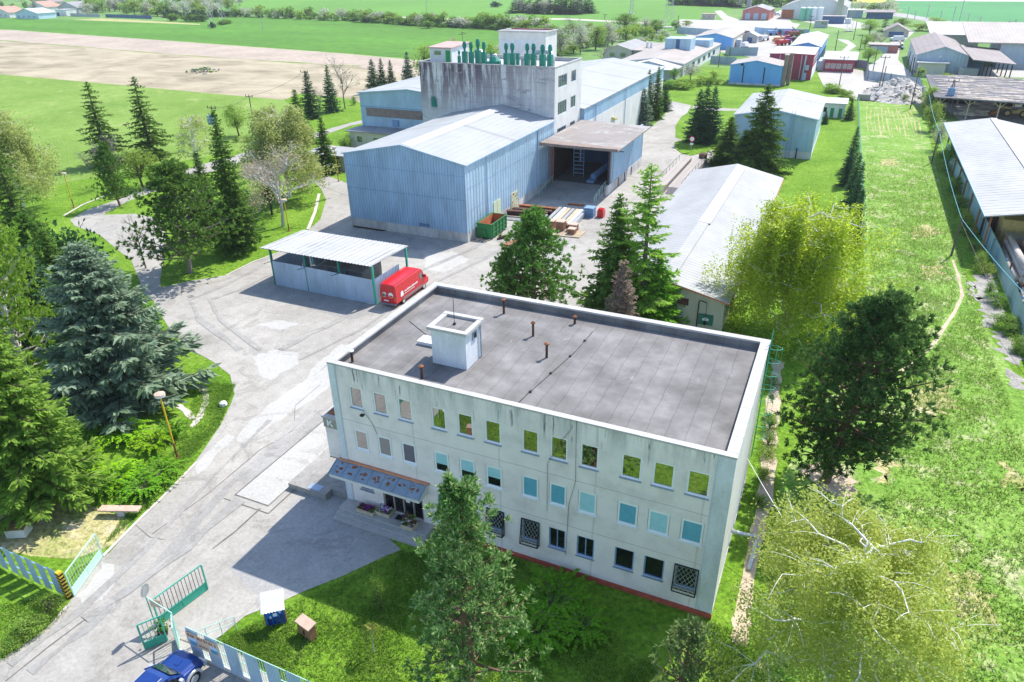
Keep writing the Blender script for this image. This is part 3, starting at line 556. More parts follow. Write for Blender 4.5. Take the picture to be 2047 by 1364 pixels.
e = MB(); e.box(-1.42, -.005, .2, 3.5, 6.452, 6.6); e.build('coping', 'coping_white', bay)
e = MB(); e.box(-1.2, -.1, .5, 3.2, 6.602, 6.61); e.build('roof', 'rust', bay)
e = MB(); e.box(-1.36, -.1, .245, .297, 5.72, 6.44); sg = e.build('sign_board', 'sign_grey', bay)
e = MB(); zK = lambda pts: e.extr([(x, .2445, z) for x, z in pts], (0, -.012, 0))
zK([(-1.06, 5.86), (-.95, 5.86), (-.95, 6.32), (-1.06, 6.32)]); zK([(-.94, 6.05), (-.94, 6.17), (-.76, 6.32), (-.62, 6.32)]); zK([(-.9, 6.09), (-.82, 6.16), (-.58, 5.86), (-.72, 5.86)])
e.build('lettering', 'white_paint', sg)
e = MB(); e.box(-1.32, -.01, .29, 3.41, 3.28, 3.348); e.build('underside', 'rust_dark', bay)
e = MB(); e.box(-4.75, -1.6, -.45, 4.2, 0, .5); e.box(-1.598, -.08, .25, 4.2, 0, .5); e.build('loading_platform', 'concrete_dark', off)
e = MB(); e.box(-3.2, -2.2, -.35, .25, .502, .53); e.build('hatch_cover', 'sill_blue', off)
hu = MB(); hu.box(5.4, 7.75, 3.2, 5.2, 10.404, 12.75); hut = hu.build('roof_hut', 'hut_plaster', off)
hu = MB(); hu.box(5.22, 7.93, 3.02, 3.36, 12.752, 12.93); hu.box(5.22, 5.56, 3.362, 5.05, 12.752, 12.93); hu.box(7.62, 7.93, 3.362, 5.05, 12.752, 12.93); hu.box(5.22, 7.93, 5.052, 5.38, 12.752, 12.95); hu.build('coping', 'coping_white', hut)
hu = MB(); hu.box(5.57, 7.61, 3.37, 5.04, 12.753, 12.78); hu.build('roof', 'bitumen', hut)
win(hut, (7.75, 3.2), (0, 1), .85, 1.35, 12.0, 12.5, .0, .05, frm='sill_blue', pane='glass_dark', proud=.03)
hu = MB(); hu.tube([(6.5, 4.2, 12.78), (6.5, 4.2, 14.5)], .02, 5); hu.box(6.42, 6.58, 4.12, 4.28, 12.781, 12.88); hu.build('aerial', 'dark_metal', hut)
hu = MB(); hu.tube([(7.83, 5.0, 10.45), (7.83, 5.0, 12.7)], .05, 8); hu.build('downpipe', 'sill_blue', hut)
hu = MB(); hu.box(3.3, 4.6, 4.95, 5.75, 10.404, 10.62); hu.box(3.25, 4.65, 4.9, 5.8, 10.622, 10.66); hu.build('roof_hatch', 'white_paint', off)
for x, y, h in [(.75, 1.35, .75), (5.75, 1.3, .8), (6.5, 11.2, 1.05), (9.7, 8.85, .95), (11.6, 6.5, .95), (11.6, 11.6, .5)]:
    q = MB(); q.tube([(x, y, 10.4), (x, y, 10.4+h)], .085, 8); pp = q.build('vent_pipe', 'rust_dark', off)
    q = MB(); q.lathe(x, y, [(.17, 10.4+h), (.17, 10.45+h), (.05, 10.53+h)], 8); q.build('cap', 'rust' if x > 1 else 'white_paint', pp)
q = MB()
for pts in [[(13.1, 10.9, 10.43), (13.0, 8, 10.43), (12.6, 5, 10.43), (12.2, 2.2, 10.43), (12, .4, 10.43)], [(4.6, 5.3, 10.42), (2.6, 6.6, 10.42), (1, 7.6, 10.42)]]: q.tube(pts, .018, 4)
for x, y in [(13.05, 9.5), (12.9, 7.2), (12.55, 4.8), (12.25, 2.4)]: q.box(x-.07, x+.07, y-.07, y+.07, 10.402, 10.5)
q.build('lightning_cable', 'cable_dark', off)
for pts in ([(15.6, -.09, 10.97), (15.6, -.05, 10.3), (14.95, -.05, 9.2), (14.3, -.05, 7.7), (14.3, -.05, 4.3)], [(15.9, -.09, 10.97), (15.95, -.04, 7), (15.6, -.04, 5.2), (15.55, -.04, 3.4), (15.5, -.04, 1.4)], [(3.0, -.04, 6.5), (2.75, -.04, 7.2), (2.4, -.05, 7.75), (2.2, -.2, 7.8)]): q = MB(); q.tube(pts, .012, 4); q.build('wall_cable', 'cable_dark', off)
q = MB(); q.box(2.08, 2.3, -.32, -.12, 7.74, 7.84); q.tube([(2.2, -.2, 7.79), (2.2, -.01, 7.75)], .03, 5); q.build('flood_lamp', 'dark_metal', off)
q = MB()
for x in (24.18, 24.55): pass
for yy in (12.15, 12.6): q.tube([(24.14, yy, 2.6), (24.14, yy, 11.9)], .025, 5)
for k in range(24): q.tube([(24.14, 12.15, 3+k*.36), (24.14, 12.6, 3+k*.36)], .014, 4)
for k in range(8):
    z = 4.2+k*.95; q.tube([(24.14, 12.15, z)]+[(24.14+.38-.38*cos(a)*1., 12.375-.36*cos(pi/2+a-pi/2+pi/2)*1., z) for a in []]+[(24.14+.72*sin(t), 12.375-.33*cos(t), z) for t in np.linspace(.2, pi-.2, 9)]+[(24.14, 12.6, z)], .016, 4)
for t in (.6, 1.57, 2.5): q.tube([(24.14+.72*sin(t), 12.375-.33*cos(t), 4.2), (24.14+.72*sin(t), 12.375-.33*cos(t), 10.85)], .012, 4)
q.build('caged_ladder', 'gate_green', off)
q = MB(); q.tube([(24.02, 6.2, 1.1), (24.5, 6.4, .9), (25.35, 7.0, .45), (25.5, 6.8, .25), (25.45, 5.6, .14), (25.4, 4.4, .13)], .13, 10); q.build('rain_pipe', 'zinc', off, True)
# ------------------------------------------------------------------ planters, mat by the entrance
def planter(loc, w, d, lab, cols, seed, rz=0):
    t = root('flower_planter', lab, 'planter', loc, None, rz); rr = random.Random(seed)
    q = MB(); q.box(-w/2, w/2, -d/2, -d/2+.07, 0, .25); q.box(-w/2, w/2, d/2-.07, d/2, 0, .25); q.box(-w/2, -w/2+.07, -d/2+.07, d/2-.07, 0, .25); q.box(w/2-.07, w/2, -d/2+.07, d/2-.07, 0, .25); q.build('trough', 'wood_pale', t, local=True)
    q = MB(); q.box(-w/2+.07, w/2-.07, -d/2+.07, d/2-.07, .02, .2); q.build('soil', 'soil_dark', t, local=True)
    for c, n, hh in cols:
        q = MB()
        for k in range(n):
            x, y, z = rr.uniform(-w/2+.1, w/2-.1), rr.uniform(-d/2+.1, d/2-.1), rr.uniform(.22, hh); s = rr.uniform(.05, .1)
            for j in range(4):
                a = rr.uniform(0, 6.3); dx, dy = s*cos(a), s*sin(a); zz = rr.uniform(-.04, .04)
                q.poly([(x, y, z), (x+dx-dy*.5, y+dy+dx*.5, z+zz), (x+dx*1.4, y+dy*1.4, z+zz*2), (x+dx+dy*.5, y+dy-dx*.5, z+zz)])
        q.build('foliage' if c.startswith('leaf') else 'blossom', c, t, local=True)
planter((1.9, -.62, .452), 1.3, .62, 'wooden flower trough with dark red and purple blooms on the entrance steps', [('leaf_mid', 90, .35), ('flower_red', 70, .4), ('flower_purple', 26, .45)], 1)
planter((3.1, -.3, .452), 1.05, .7, 'wooden flower trough with purple and white blooms on the entrance steps', [('leaf_mid', 110, .36), ('flower_purple', 40, .45), ('flower_white', 34, .46)], 2)
planter((5.2, -.75, .452), .9, .7, 'bushy planter of white and pink flowers by the entrance doors', [('leaf_mid', 240, .85), ('flower_white', 26, .9), ('flower_pink', 36, .8), ('flower_red', 80, 1.0)], 3)
q = MB(); q.box(3.95, 4.75, -.55, -.1, .453, .475); tago(q.build('door_mat', 'dark_metal'), 'black door mat lying on the entrance steps between the flower planters', 'door mat')
# ================================================================== WAREHOUSE, TOWER AND HALLS
wh = root('warehouse', 'big blue ribbed metal warehouse with pale low pitched roof, concrete base and two small doors', 'warehouse', (-25, 48.2, 0))
q = MB(); q.box(-34.02, -15.98, 48.18, 78.5, 0, 1.28)
q.build('concrete_base', 'concrete_base', wh)
q = MB(); zt = lambda t: 10.1+1.75*(1-abs(t-9)/9)
q.corr((-34, 48.2), (-16, 48.2), 1.28, zt, .40, .12, 0); q.poly([(-16, 48.2, 1.28), (-16, 78.6, 1.28), (-16, 78.6, 10.1), (-16, 48.2, 10.1)], 1); q.poly([(-34, 78.6, 1.28), (-34, 48.2, 1.28), (-34, 48.2, 10.1), (-34, 78.6, 10.1)], 1)
q.build('wall', ['clad_blue', 'clad_blue_pale'], wh)
q = MB(); q.corr((-15.98, 48.25), (-15.98, 78.55), 1.3, 10.08, .8, .05, 0); q.build('side_cladding', 'clad_blue_pale', wh)
q = MB(); q.box(-34, -16, 48.06, 48.078, 5.55, 5.62); q.box(-34, -16, 48.06, 48.078, 8.6, 8.65); q.box(-15.94, -15.93, 48.3, 78.5, 6.9, 6.95); q.box(-15.94, -15.93, 48.3, 78.5, 4.0, 4.04); q.build('sheet_joint', 'steel_blue', wh)
q = MB(); q.box(-34.06, -33.9, 48.08, 48.2, 1.28, 10.1); q.box(-16.1, -15.93, 48.08, 48.22, 1.28, 10.1); q.build('corner_trim', 'fence_blue', wh)
q = MB(); q.slab((-34.3, 47.95, 10.12), (-25, 47.95, 11.93), (-25, 78.58, 11.93), (-34.3, 78.58, 10.12), .12); q.slab((-25, 47.95, 11.93), (-15.7, 47.95, 10.12), (-15.7, 78.58, 10.12), (-25, 78.58, 11.93), .12)
rf = q.build('roof', 'roof_pale', wh)
q = MB(); q.slab((-25.0, 48.3, 11.97), (-23.6, 48.3, 11.70), (-23.6, 75.2, 11.70), (-25.0, 75.2, 11.97), .03); q.build('ridge_skylight', 'roof_white', rf)
q = MB(); q.bar((-34.3, 47.93, 10.06), (-25, 47.93, 11.87), .05, .14); q.bar((-25, 47.93, 11.87), (-15.7, 47.93, 10.06), .05, .14); q.bar((-15.68, 47.95, 10.04), (-15.68, 78.5, 10.04), .05, .14); q.build('verge_trim', 'clad_blue', rf)
for y in (54.0, 71.6): q = MB(); q.tube([(-15.72, y, 10.0), (-15.86, y, 9.6), (-15.86, y, 1.0), (-15.8, y, .1)], .07, 6); q.build('downpipe', 'fence_blue', wh)
q = MB(); q.box(-15.95, -15.9, 55.9, 58.2, .35, 3.2); q.box(-15.898, -15.88, 57.02, 57.08, .35, 3.2); q.build('door', 'door_pale', wh)
q = MB(); q.box(-15.95, -15.9, 61.7, 63.9, 0.02, 2.85); d2 = q.build('rusty_door', 'door_pale', wh); tago(d2, 'rust blotched pale double door')
q = MB(); rr = random.Random(5)
for k in range(16):
    y, z, s = rr.uniform(61.9, 63.6), rr.uniform(.1, 2.6), rr.uniform(.1, .35); q.poly([(-15.893, y, z), (-15.893, y+s, z+.05), (-15.893, y+s*.8, z+s*1.1), (-15.893, y-.03, z+s)])
q.build('rust_patch', 'rust_orange', d2)
q = MB(); q.box(-23.2, -21.6, 48.08, 48.13, 1.45, 1.85); q.build('vent_grille', 'steel_blue', wh)
q = MB(); q.extr([(-33.9, 48.1, 0), (-28.5, 48.1, 0), (-29, 47.75, .0), (-33.5, 47.75, 0)], (0, 0, .12)); q.build('soil_bank', 'soil_dark', wh)
# process tower
tw = root('process_tower', 'tall white factory tower with dark streaked front and green vent stacks on its roof', 'building', (-28, 78.6, 0))
mb = MB(); yr = lambda y: y-78.6
hl = [(yr(80.1), yr(84), 14.6, 16.4), (yr(86), yr(88.2), 14.7, 16.45), (yr(80.1), yr(84), 10.45, 12.45), (yr(85.9), yr(88.2), 10.6, 12.45), (yr(79.95), yr(83.9), 7.3, 8.4), (yr(85.9), yr(88.2), 7.45, 8.35)]
wallholes(mb, (-16, 78.6), (-16, 91), 0, 17.8, hl, .15, 1)
mb.poly([(-40, 78.6, 0), (-16, 78.6, 0), (-16, 78.6, 17.8), (-40, 78.6, 17.8)], 0); mb.poly([(-16, 91, 0), (-40, 91, 0), (-40, 91, 17.8), (-16, 91, 17.8)], 1); mb.poly([(-40, 91, 0), (-40, 78.6, 0), (-40, 78.6, 17.8), (-40, 91, 17.8)], 1); mb.box(-17, -16.4, 79, 90.6, .1, 17, 2)  # last box: dark panel standing in for the unlit interior
mb.build('wall', ['tower_stained', 'plaster_white', 'blind_dark_room'], tw)
for i, h in enumerate(hl): win(tw, (-16, 78.6), (0, 1), *h, rec=.1, fr=.09, mull=(4, 2, 4, 2, 4, 2)[i], pane='glass_far', frm='clad_grey_blue')
mb = MB(); mb.box(-39.7, -16.3, 78.9, 90.7, 17.2, 17.3); mb.build('roof', 'roof_white', tw)
mb = MB(); mb.box(-40.06, -15.94, 78.54, 78.85, 17.802, 17.92); mb.box(-40.06, -15.94, 90.75, 91.06, 17.802, 17.92); mb.box(-40.06, -39.75, 78.852, 90.748, 17.802, 17.92); mb.box(-16.25, -15.94, 78.852, 90.748, 17.802, 17.92); mb.build('coping', 'coping_white', tw)
mb = MB(); mb.box(-38.9, -34.8, 80.4, 86.5, 17.302, 19.95); sh = mb.build('stair_house', 'hut_plaster', tw)
mb = MB(); mb.slab((-39.1, 80.1, 19.98), (-34.6, 80.1, 19.98), (-34.6, 86.8, 20.3), (-39.1, 86.8, 20.3), .14); mb.build('roof', 'roof_red', sh)
mb = MB(); mb.box(-35.9, -35.05, 80.33, 80.39, 17.5, 19.5); mb.build('door', 'green_door', sh)
mb = MB(); mb.box(-38, -36.8, 80.34, 80.39, 18.8, 19.4); mb.build('window', 'glass_far', sh)
mb = MB(); mb.box(-33.4, -24.4, 95.6, 101, 0, 21.2); bx = mb.build('lift_tower', 'plaster_white', tw)
mb = MB(); mb.box(-33.6, -24.2, 95.4, 95.8, 21.202, 21.4); mb.box(-33.6, -33.2, 95.802, 100.8, 21.202, 21.4); mb.box(-24.6, -24.2, 95.802, 100.8, 21.202, 21.4); mb.box(-33.6, -24.2, 100.802, 101.2, 21.202, 21.4); mb.build('coping', 'coping_white', bx)
mb = MB(); mb.box(-33.19, -24.61, 95.81, 100.79, 21.203, 21.22); mb.build('roof', 'roof_grey', bx); mb = MB(); mb.box(-33.1, -24.7, 100.72, 100.79, 21.225, 21.42); mb.build('parapet_lining', 'clad_red', bx)
mb = MB(); mb.box(-33.3, -26, 95.56, 95.595, 17.4, 20.0); mb.build('render_patch', 'hut_plaster', bx)
def PX(u, v, y):          # where the pixel's sight line meets the plane y
    d = Fw + Rt*((u-1023.5)/F_) - Up*((v-682)/F_); t = (y-CY)/d.y; return CAM+d*t
for cx_, tp, bt, wd_, hd in [(466, 308, 450, 36, .42), (530, 200, 455, 62, .85), (608, 206, 455, 58, .82), (690, 170, 462, 66, .85), (764, 205, 466, 60, .85), (850, 318, 468, 36, .5), (1033, 218, 480, 62, .85), (1108, 218, 484, 66, .85), (1174, 340, 486, 40, .0), (1288, 222, 494, 64, .85), (1364, 224, 497, 64, .85), (1474, 236, 500, 72, .85), (1564, 238, 503, 64, .85)]:
    y0 = 79.6
    p1 = PX(840+cx_/6.021, 50+tp/6.021, y0); x = p1.x; top = p1.z; wv_ = .86*wd_/6.021*depth((x, y0, 18))/F_
    zb = 17.3; bh = top-(top-17.9)*.47 if hd else top
    q = MB(); q.box(x-wv_/2, x+wv_/2, y0-wv_/2, y0+wv_/2, zb, bh); st = q.build('exhaust_stack', 'teal_metal', tw)
    if hd:
        r = wv_*.5; q = MB(); q.lathe(x, y0, [(r*.55, bh+.002), (r*.55, bh+(top-bh)*.25), (r*.95, bh+(top-bh)*.45), (r*.95, bh+(top-bh)*.75), (r*.6, top-.02), (r*.6, top)], 10); q.build('cowl', 'teal_metal', st)
q = MB(); q.tube([(-22.5, 81.2, 17.3), (-22.5, 81.2, 18.3), (-21.9, 81.2, 18.7), (-20, 81.4, 18.75)], .35, 10); q.tube([(-17.6, 81.6, 17.3), (-17.6, 81.6, 19.0), (-18.0, 81.6, 19.55), (-18.8, 81.6, 19.7), (-21, 81.6, 19.5)], .38, 10); q.tube([(-29.6, 81.2, 17.3), (-29.6, 81.2, 19.0), (-29.9, 81.2, 19.4), (-30.8, 81.2, 19.5)], .42, 10); q.tube([(-27.9, 81, 17.3), (-27.9, 81, 18.5), (-27.6, 81, 18.9), (-27, 81, 18.9)], .3, 8)
q.build('duct', 'zinc', tw, True)
q = MB(); q.box(-28.3, -26.2, 79.2, 80.4, 17.302, 18.2); q.lathe(-26.6, 79.9, [(.9, 17.31), (.9, 18.3), (.3, 18.9)], 10); q.build('fan_unit', 'teal_metal', tw)
q = MB(); q.box(-37.9, -37.1, 78.2, 78.59, 10.9, 12.1); q.tube([(-37.5, 78.2, 12.1), (-37.5, 78.2, 12.5)], .3, 8); q.build('wall_fan', 'teal_metal', tw)
q = MB(); q.tube([(-37, 88.5, 17.3), (-37, 88.5, 21.6)], .04, 5); q.bar((-37.8, 88.5, 21.2), (-36.2, 88.5, 21.4), .06); q.bar((-37, 87.9, 21.5), (-37, 89.1, 21.5), .06); q.build('aerial', 'dark_metal', tw)
# hall with pitched roof (ridge along y), generic builder with parts
def hall(name, lab, cat, x0, x1, y0, y1, ze, zr, wall, roof, base=0, basem='concrete_base', ov=.35, ridge=None, corr=0, gable=None, skylight=None, extra=None):
    t = root(name, lab, cat, ((x0+x1)/2, y0, 0)); xr = ridge if ridge is not None else (x0+x1)/2
    q = MB()
    if corr: q.corr((x0, y0), (x1, y0), base, lambda s: ze+(zr-ze)*(s/(xr-x0) if s < xr-x0 else (x1-x0-s)/(x1-xr)), corr, .06, 1)
    else: q.poly([(x0, y0, base), (x1, y0, base), (x1, y0, ze), (xr, y0, zr), (x0, y0, ze)], 1)
    q.poly([(x1, y1, base), (x0, y1, base), (x0, y1, ze), (xr, y1, zr), (x1, y1, ze)]); q.poly([(x1, y0, base), (x1, y1, base), (x1, y1, ze), (x1, y0, ze)]); q.poly([(x0, y1, base), (x0, y0, base), (x0, y0, ze), (x0, y1, ze)])
    q.build('wall', [wall, gable or wall], t)
    if base: q = MB(); q.box(x0-.03, x1+.03, y0-.03, y1+.03, 0, base); q.build('base', basem, t)
    kl = (zr-ze)/max(.1, xr-x0); kr = (zr-ze)/max(.1, x1-xr); a, b_ = y0-ov, y1+ov; q = MB(); h = .16
    q.slab((x0-ov, a, ze-kl*ov+h), (xr, a, zr+h), (xr, b_, zr+h), (x0-ov, b_, ze-kl*ov+h), .14); q.slab((xr, a, zr+h), (x1+ov, a, ze-kr*ov+h), (x1+ov, b_, ze-kr*ov+h), (xr, b_, zr+h), .14)
    r = q.build('roof', roof, t)
    q = MB()
    for s, (xa, za, xb, zb_) in enumerate(((x0-ov, ze-kl*ov, xr, zr), (xr, zr, x1+ov, ze-kr*ov))): q.bar((xa, a-.03, za+h-.08), (xb, a-.03, zb_+h-.08), .05, .2)
    q.build('verge_trim', wall, r)
    if skylight:
        xa, xb, ya, yb = skylight; f = lambda x: (zr-kr*(x-xr) if x > xr else zr-kl*(xr-x))+h+.03
        q = MB(); q.slab((xa, ya, f(xa)), (xb, ya, f(xb)), (xb, yb, f(xb)), (xa, yb, f(xa)), .025); q.build('skylight', 'roof_white', r)
    return t
# west wing hall (left of the tower) and its annex
wg = hall('west_hall', 'long blue hall with rusty window band behind the warehouse, beside the stained tower', 'hall', -62.6, -40.05, 92.4, 132, 9.8, 10.9, 'clad_blue', 'roof_pale', 0, ridge=-51.3)
q = MB(); q.box(-61.3, -41, 92.3, 92.38, 5.5, 7.1); q.build('window_band', 'brown_stone', wg)
q = MB(); q.box(-61.5, -41, 92.34, 92.39, 3.6, 5.45); q.build('lower_cladding', 'clad_blue_pale', wg)
q = MB(); q.box(-55.2, -53.9, 92.0, 92.3, 3.9, 5.1); q.build('vent_box', 'steel_blue', wg)
q = MB(); q.box(-62.64, -40.06, 92.36, 92.395, 7.25, 7.4); q.build('sheet_joint', 'steel_blue', wg)
an = root('low_annex', 'low cream annex with flat grey roof at the foot of the west hall', 'building', (-56, 87.5, 0))
q = MB(); q.box(-62.4, -44, 87.6, 92.3, 0, 3.35); q.build('wall', 'wall_cream', an)
q = MB(); q.box(-63, -43.6, 87, 92.32, 3.352, 3.55); q.build('roof', 'roof_grey', an)
for x in (-60.8, -57, -52.5): win(an, (-62.4, 87.6), (1, 0), x+62.4, x+63.8, 1.3, 2.6, 0, .08, proud=.03, pane='glass_far')
gs = root('gatehouse_shed', 'small beige flat roofed shed with one dark window beside the yellow lamp post', 'shed', (-57, 72, 0))
q = MB(); q.box(-60.6, -52.2, 72.2, 77.5, 0, 2.6); q.build('wall', 'wall_beige', gs)
q = MB(); q.box(-61.1, -51.8, 71.7, 78, 2.602, 2.8); q.build('roof', 'roof_pale', gs)
win(gs, (-60.6, 72.2), (1, 0), 5.4, 6.6, 1.2, 2.0, 0, .08, proud=.03, pane='glass_dark', frm='dark_metal')
# east long hall behind the tower
eh = hall('east_hall', 'very long hall with pale roof and blue cladding over white wall behind the tower', 'hall', -40, -15.5, 91.1, 148, 9.7, 11.3, 'clad_blue', 'roof_pale', 0, ridge=-28, ov=.3)
q = MB(); q.box(-15.46, -15.36, 93.6, 147.9, .02, 7.3); q.build('lower_wall', 'plaster_white', eh)
q = MB(); q.corr((-15.44, 91.2), (-15.44, 147.9), 7.32, 9.6, .8, .04); q.build('cladding', 'clad_blue', eh)
for y in (97, 116, 138): q = MB(); q.tube([(-15.2, y, 9.6), (-15.25, y, .2)], .08, 6); q.build('downpipe', 'fence_blue', eh)
q = MB(); q.bar((-15.1, 107.3, 5.4), (-15.1, 110, 4.7), .5, .2); q.build('wall_lamp', 'yellow_leaf', eh)
# loading canopy
cn = root('loading_canopy', 'open loading bay with rusty flat canopy roof on blue walls, full of shadow inside', 'canopy', (-10, 72, 0))
q = MB(); q.slab((-15.6, 71.6, 8.05), (-3.4, 71.6, 7.75), (-3.4, 90.4, 7.75), (-15.6, 90.4, 8.05), .16); r_ = q.build('roof', 'roof_canopy', cn)
q = MB(); q.box(-15.6, -3.4, 71.52, 71.6, 7.62, 8.0); q.build('fascia', 'brown_stone', r_)
q = MB(); q.slab((-15.58, 71.7, 7.885), (-3.45, 71.7, 7.585), (-3.45, 90.3, 7.585), (-15.58, 90.3, 7.885), .03); q.build('shade_soffit', 'clad_navy', r_)  # navy sheet added under the roof as painted shade
q = MB(); q.slab((-15.58, 71.62, 8.085), (-3.42, 71.62, 7.785), (-3.42, 73.6, 7.785), (-15.58, 73.6, 8.085), .02); q.build('rust_strip', 'brown_stone', r_)
q = MB(); q.box(-6.0, -5.8, 76.8, 94.6, 1.5, 7.2); q.corr((-5.78, 76.8), (-5.78, 94.6), 1.5, 7.2, .5, .04); q.build('side_wall', 'clad_blue', cn)  # side wall carried up to close the gap that let daylight in
q = MB(); q.box(-6.05, -5.7, 74.5, 94.7, 0, 1.498); q.build('plinth', 'concrete_base', cn)
q = MB(); q.box(-15.4, -6.01, 90.2, 90.5, 0, 7.5); q.build('rear_wall', 'clad_navy', cn)  # navy colour paints the deep shade at the back of the bay
q = MB(); q.box(-15.98, -15.6, 78.62, 90.2, 0.05, 6.8); q.build('shaded_inner_wall', 'soil_dark', cn)  # near-black colour stands for the shade inside the bay
q = MB(); q.extr([(-15.3, 70.2, 0.026), (-15.3, 76.5, 1.0), (-15.3, 90.2, 1.0), (-15.3, 90.2, .03)], (9.2, 0, 0)); q.build('ramp', 'concrete_dark', cn)
q = MB(); q.poly([(-15.2, 77, 1.004), (-6.2, 77, 1.004), (-6.2, 90.1, 1.004), (-15.2, 90.1, 1.004)]); q.build('floor', 'seam', cn)  # dark sheet laid over the ramp to paint the shaded floor
q = MB(); q.poly([(-6.02, 76.9, 1.1), (-6.02, 90.1, 1.1), (-6.02, 90.1, 7.1), (-6.02, 76.9, 7.1)]); q.build('shade_lining', 'clad_navy', cn)  # navy sheet added on the inner face to darken the bay like shade
for x, y, m in [(-15.4, 76.2, 'red_plinth'), (-5.9, 75.8, 'rust_dark'), (-5.9, 94.75, 'rust_dark'), (-5.9, 85, 'steel_blue')]: q = MB(); q.box(x-.13, x+.13, y-.13, y+.13, 0 if m != 'steel_blue' else 7.21, 7.55); q.build('post', m, cn)
q = MB(); q.bar((-15.5, 75.9, 7.5), (-3.6, 75.9, 7.5), .15); q.bar((-6, 75.9, 6.8), (-3.8, 75.9, 7.4), .1); q.bar((-6, 75.9, 6.7), (-3.7, 75.9, 6.7), .1); q.bar((-15.5, 83, 7.5), (-3.6, 83, 7.5), .15); q.bar((-15.5, 89.8, 7.5), (-3.6, 89.8, 7.5), .15); q.build('truss', 'dark_metal', cn)
for x in (-15.1, -6.3):
    q = MB(); q.tube([(x, 70.4, .15), (x, 70.4, 1.1), (x, 76, 2.0)], .04, 5); q.tube([(x, 70.4, .65), (x, 76, 1.5)], .03, 5)
    for k in range(4): q.tube([(x, 71.5+k*1.4, .2+k*.2), (x, 71.5+k*1.4, 1.3+k*.23)], .03, 5)
    q.build('ramp_rail', 'gate_pale', cn)
q = MB()
for k in range(7): q.box(-13.2, -11.6, 80.4-k*.05, 80.9-k*.05, 1.5+k*.65, 1.58+k*.65)
q.bar((-13.25, 80.6, 1), (-13.25, 80.4, 6.5), .1); q.bar((-11.55, 80.6, 1), (-11.55, 80.4, 6.5), .1); q.build('steel_stair', 'steel_blue', cn)
q = MB(); q.tube([(-9.4, 79, 1.6), (-7.5, 86, 3.2), (-6.8, 89, 4.2)], .5, 12); q.box(-10.0, -8.8, 77.6, 79.4, 1.002, 1.3); q.build('screw_conveyor', 'steel_blue', cn)
q = MB(); q.tube([(-3.9, 77, 7.5), (-4.3, 77.4, 7.0), (-5.7, 77.4, 6.8), (-5.72, 77.4, .3)], .07, 6); q.build('downpipe', 'zinc', cn)
for y in (80.5, 84, 88): q = MB(); q.box(-5.72, -5.6, y, y+.12, .05, 1.45); q.build('guard_post', 'rust_dark', cn)
# long low building with seamed roof
lb = hall('long_low_building', 'long low building with pale seamed sheet roof, mossy green end wall and white skylight strip', 'building', 6.3, 18.5, 35.0, 81.6, 3.35, 4.75, 'wall_cream', 'roof_seamed', ridge=12.2, ov=.5, gable='wall_green')
q = MB(); q.slab((12.25, 53, 4.96), (13.6, 53, 4.805), (13.6, 80.5, 4.805), (12.25, 80.5, 4.96), .02); q.build('skylight', 'roof_white', lb)
q = MB(); q.slab((12.25, 34.6, 4.955), (13.4, 34.6, 4.82), (13.4, 52.9, 4.82), (12.25, 52.9, 4.955), .02); q.build('ridge_capping', 'roof_seamed', lb)
q = MB(); q.box(14.0, 15.1, 34.95, 34.99, 2.3, 3.0); q.build('vent_opening', 'rust_dark', lb)
q = MB(); q.tube([(16.1, 34.85, 0), (16.1, 34.85, 3.0), (16.3, 34.7, 3.15), (16.9, 34.6, 3.05)], .05, 6); q.tube([(16.9, 34.6, 3.05), (16.9, 34.6, 1.0)], .025, 5); q.lathe(16.9, 34.6, [(.05, 1.1), (.16, .95), (.16, .8), (.05, .7)], 8); q.build('lamp_bracket', 'dark_metal', lb)
sb = MB(); sb.box(16.2, 17.6, 34.86, 34.92, .6, 1.7); sgb = sb.build('sign_board', 'sign_green', lb)
sb = MB(); sb.box(16.6, 17.2, 34.84, 34.858, 1.05, 1.3); sb.lathe(16.9, 34.85, [(.0, 1.2), (.2, 1.3), (.0, 1.45)], 8); sb.build('emblem', 'white_paint', sgb)
q = MB(); q.bar((12.2, 34.43, 4.8), (19.05, 34.43, 3.3), .06, .12); q.bar((19.03, 34.4, 3.28), (19.03, 82, 3.28), .1, .1); q.build('rusty_gutter', 'rust_orange', lb)
for k in range(7):
    y0 = 36.5+k*6.4; win(lb, (18.5, 35), (0, 1), y0-35, y0-35+2.2, 1.2, 2.5, 0, .1, proud=.04, pane='glass_far', mull=2, frm='clad_blue_pale')
q = MB()
for k in range(6): q.box(18.51, 18.7, 40+k*6.4, 40.25+k*6.4, 0, 3.2)
q.build('buttress', 'red_plinth', lb)
# loading dock with rails at the far end of that building
dk = root('loading_dock', 'concrete ramp dock with twin wooden decks and thin railings at the end of the drive', 'dock', (2, 80, 0))
for x0, x1 in ((.4, 2.0), (2.5, 4.6)):
    q = MB(); q.extr([(x0, 79, 0.03), (x0, 80, .95), (x0, 100, .95), (x0, 100, .03)], (x1-x0, 0, 0)); q.build('deck', 'roof_tan', dk)
q = MB()
for k in range(8): q.tube([(.45, 80+k*2.4, .9), (.45, 80+k*2.4, 1.9)], .03, 4)
q.tube([(.45, 80, 1.9), (.45, 98, 1.9)], .03, 4); q.tube([(4.55, 80, 1.9), (4.55, 99, 1.9)], .03, 4)
for k in range(8): q.tube([(4.55, 80+k*2.6, .9), (4.55, 80+k*2.6, 1.9)], .03, 4)
q.build('railing', 'dark_metal', dk)
q = MB(); q.box(3.2, 4.4, 100.1, 101.6, .03, 1.6); q.box(3.5, 4.1, 99.6, 100.09, .6, 1.4); q.build('winch', 'rust_dark', dk)
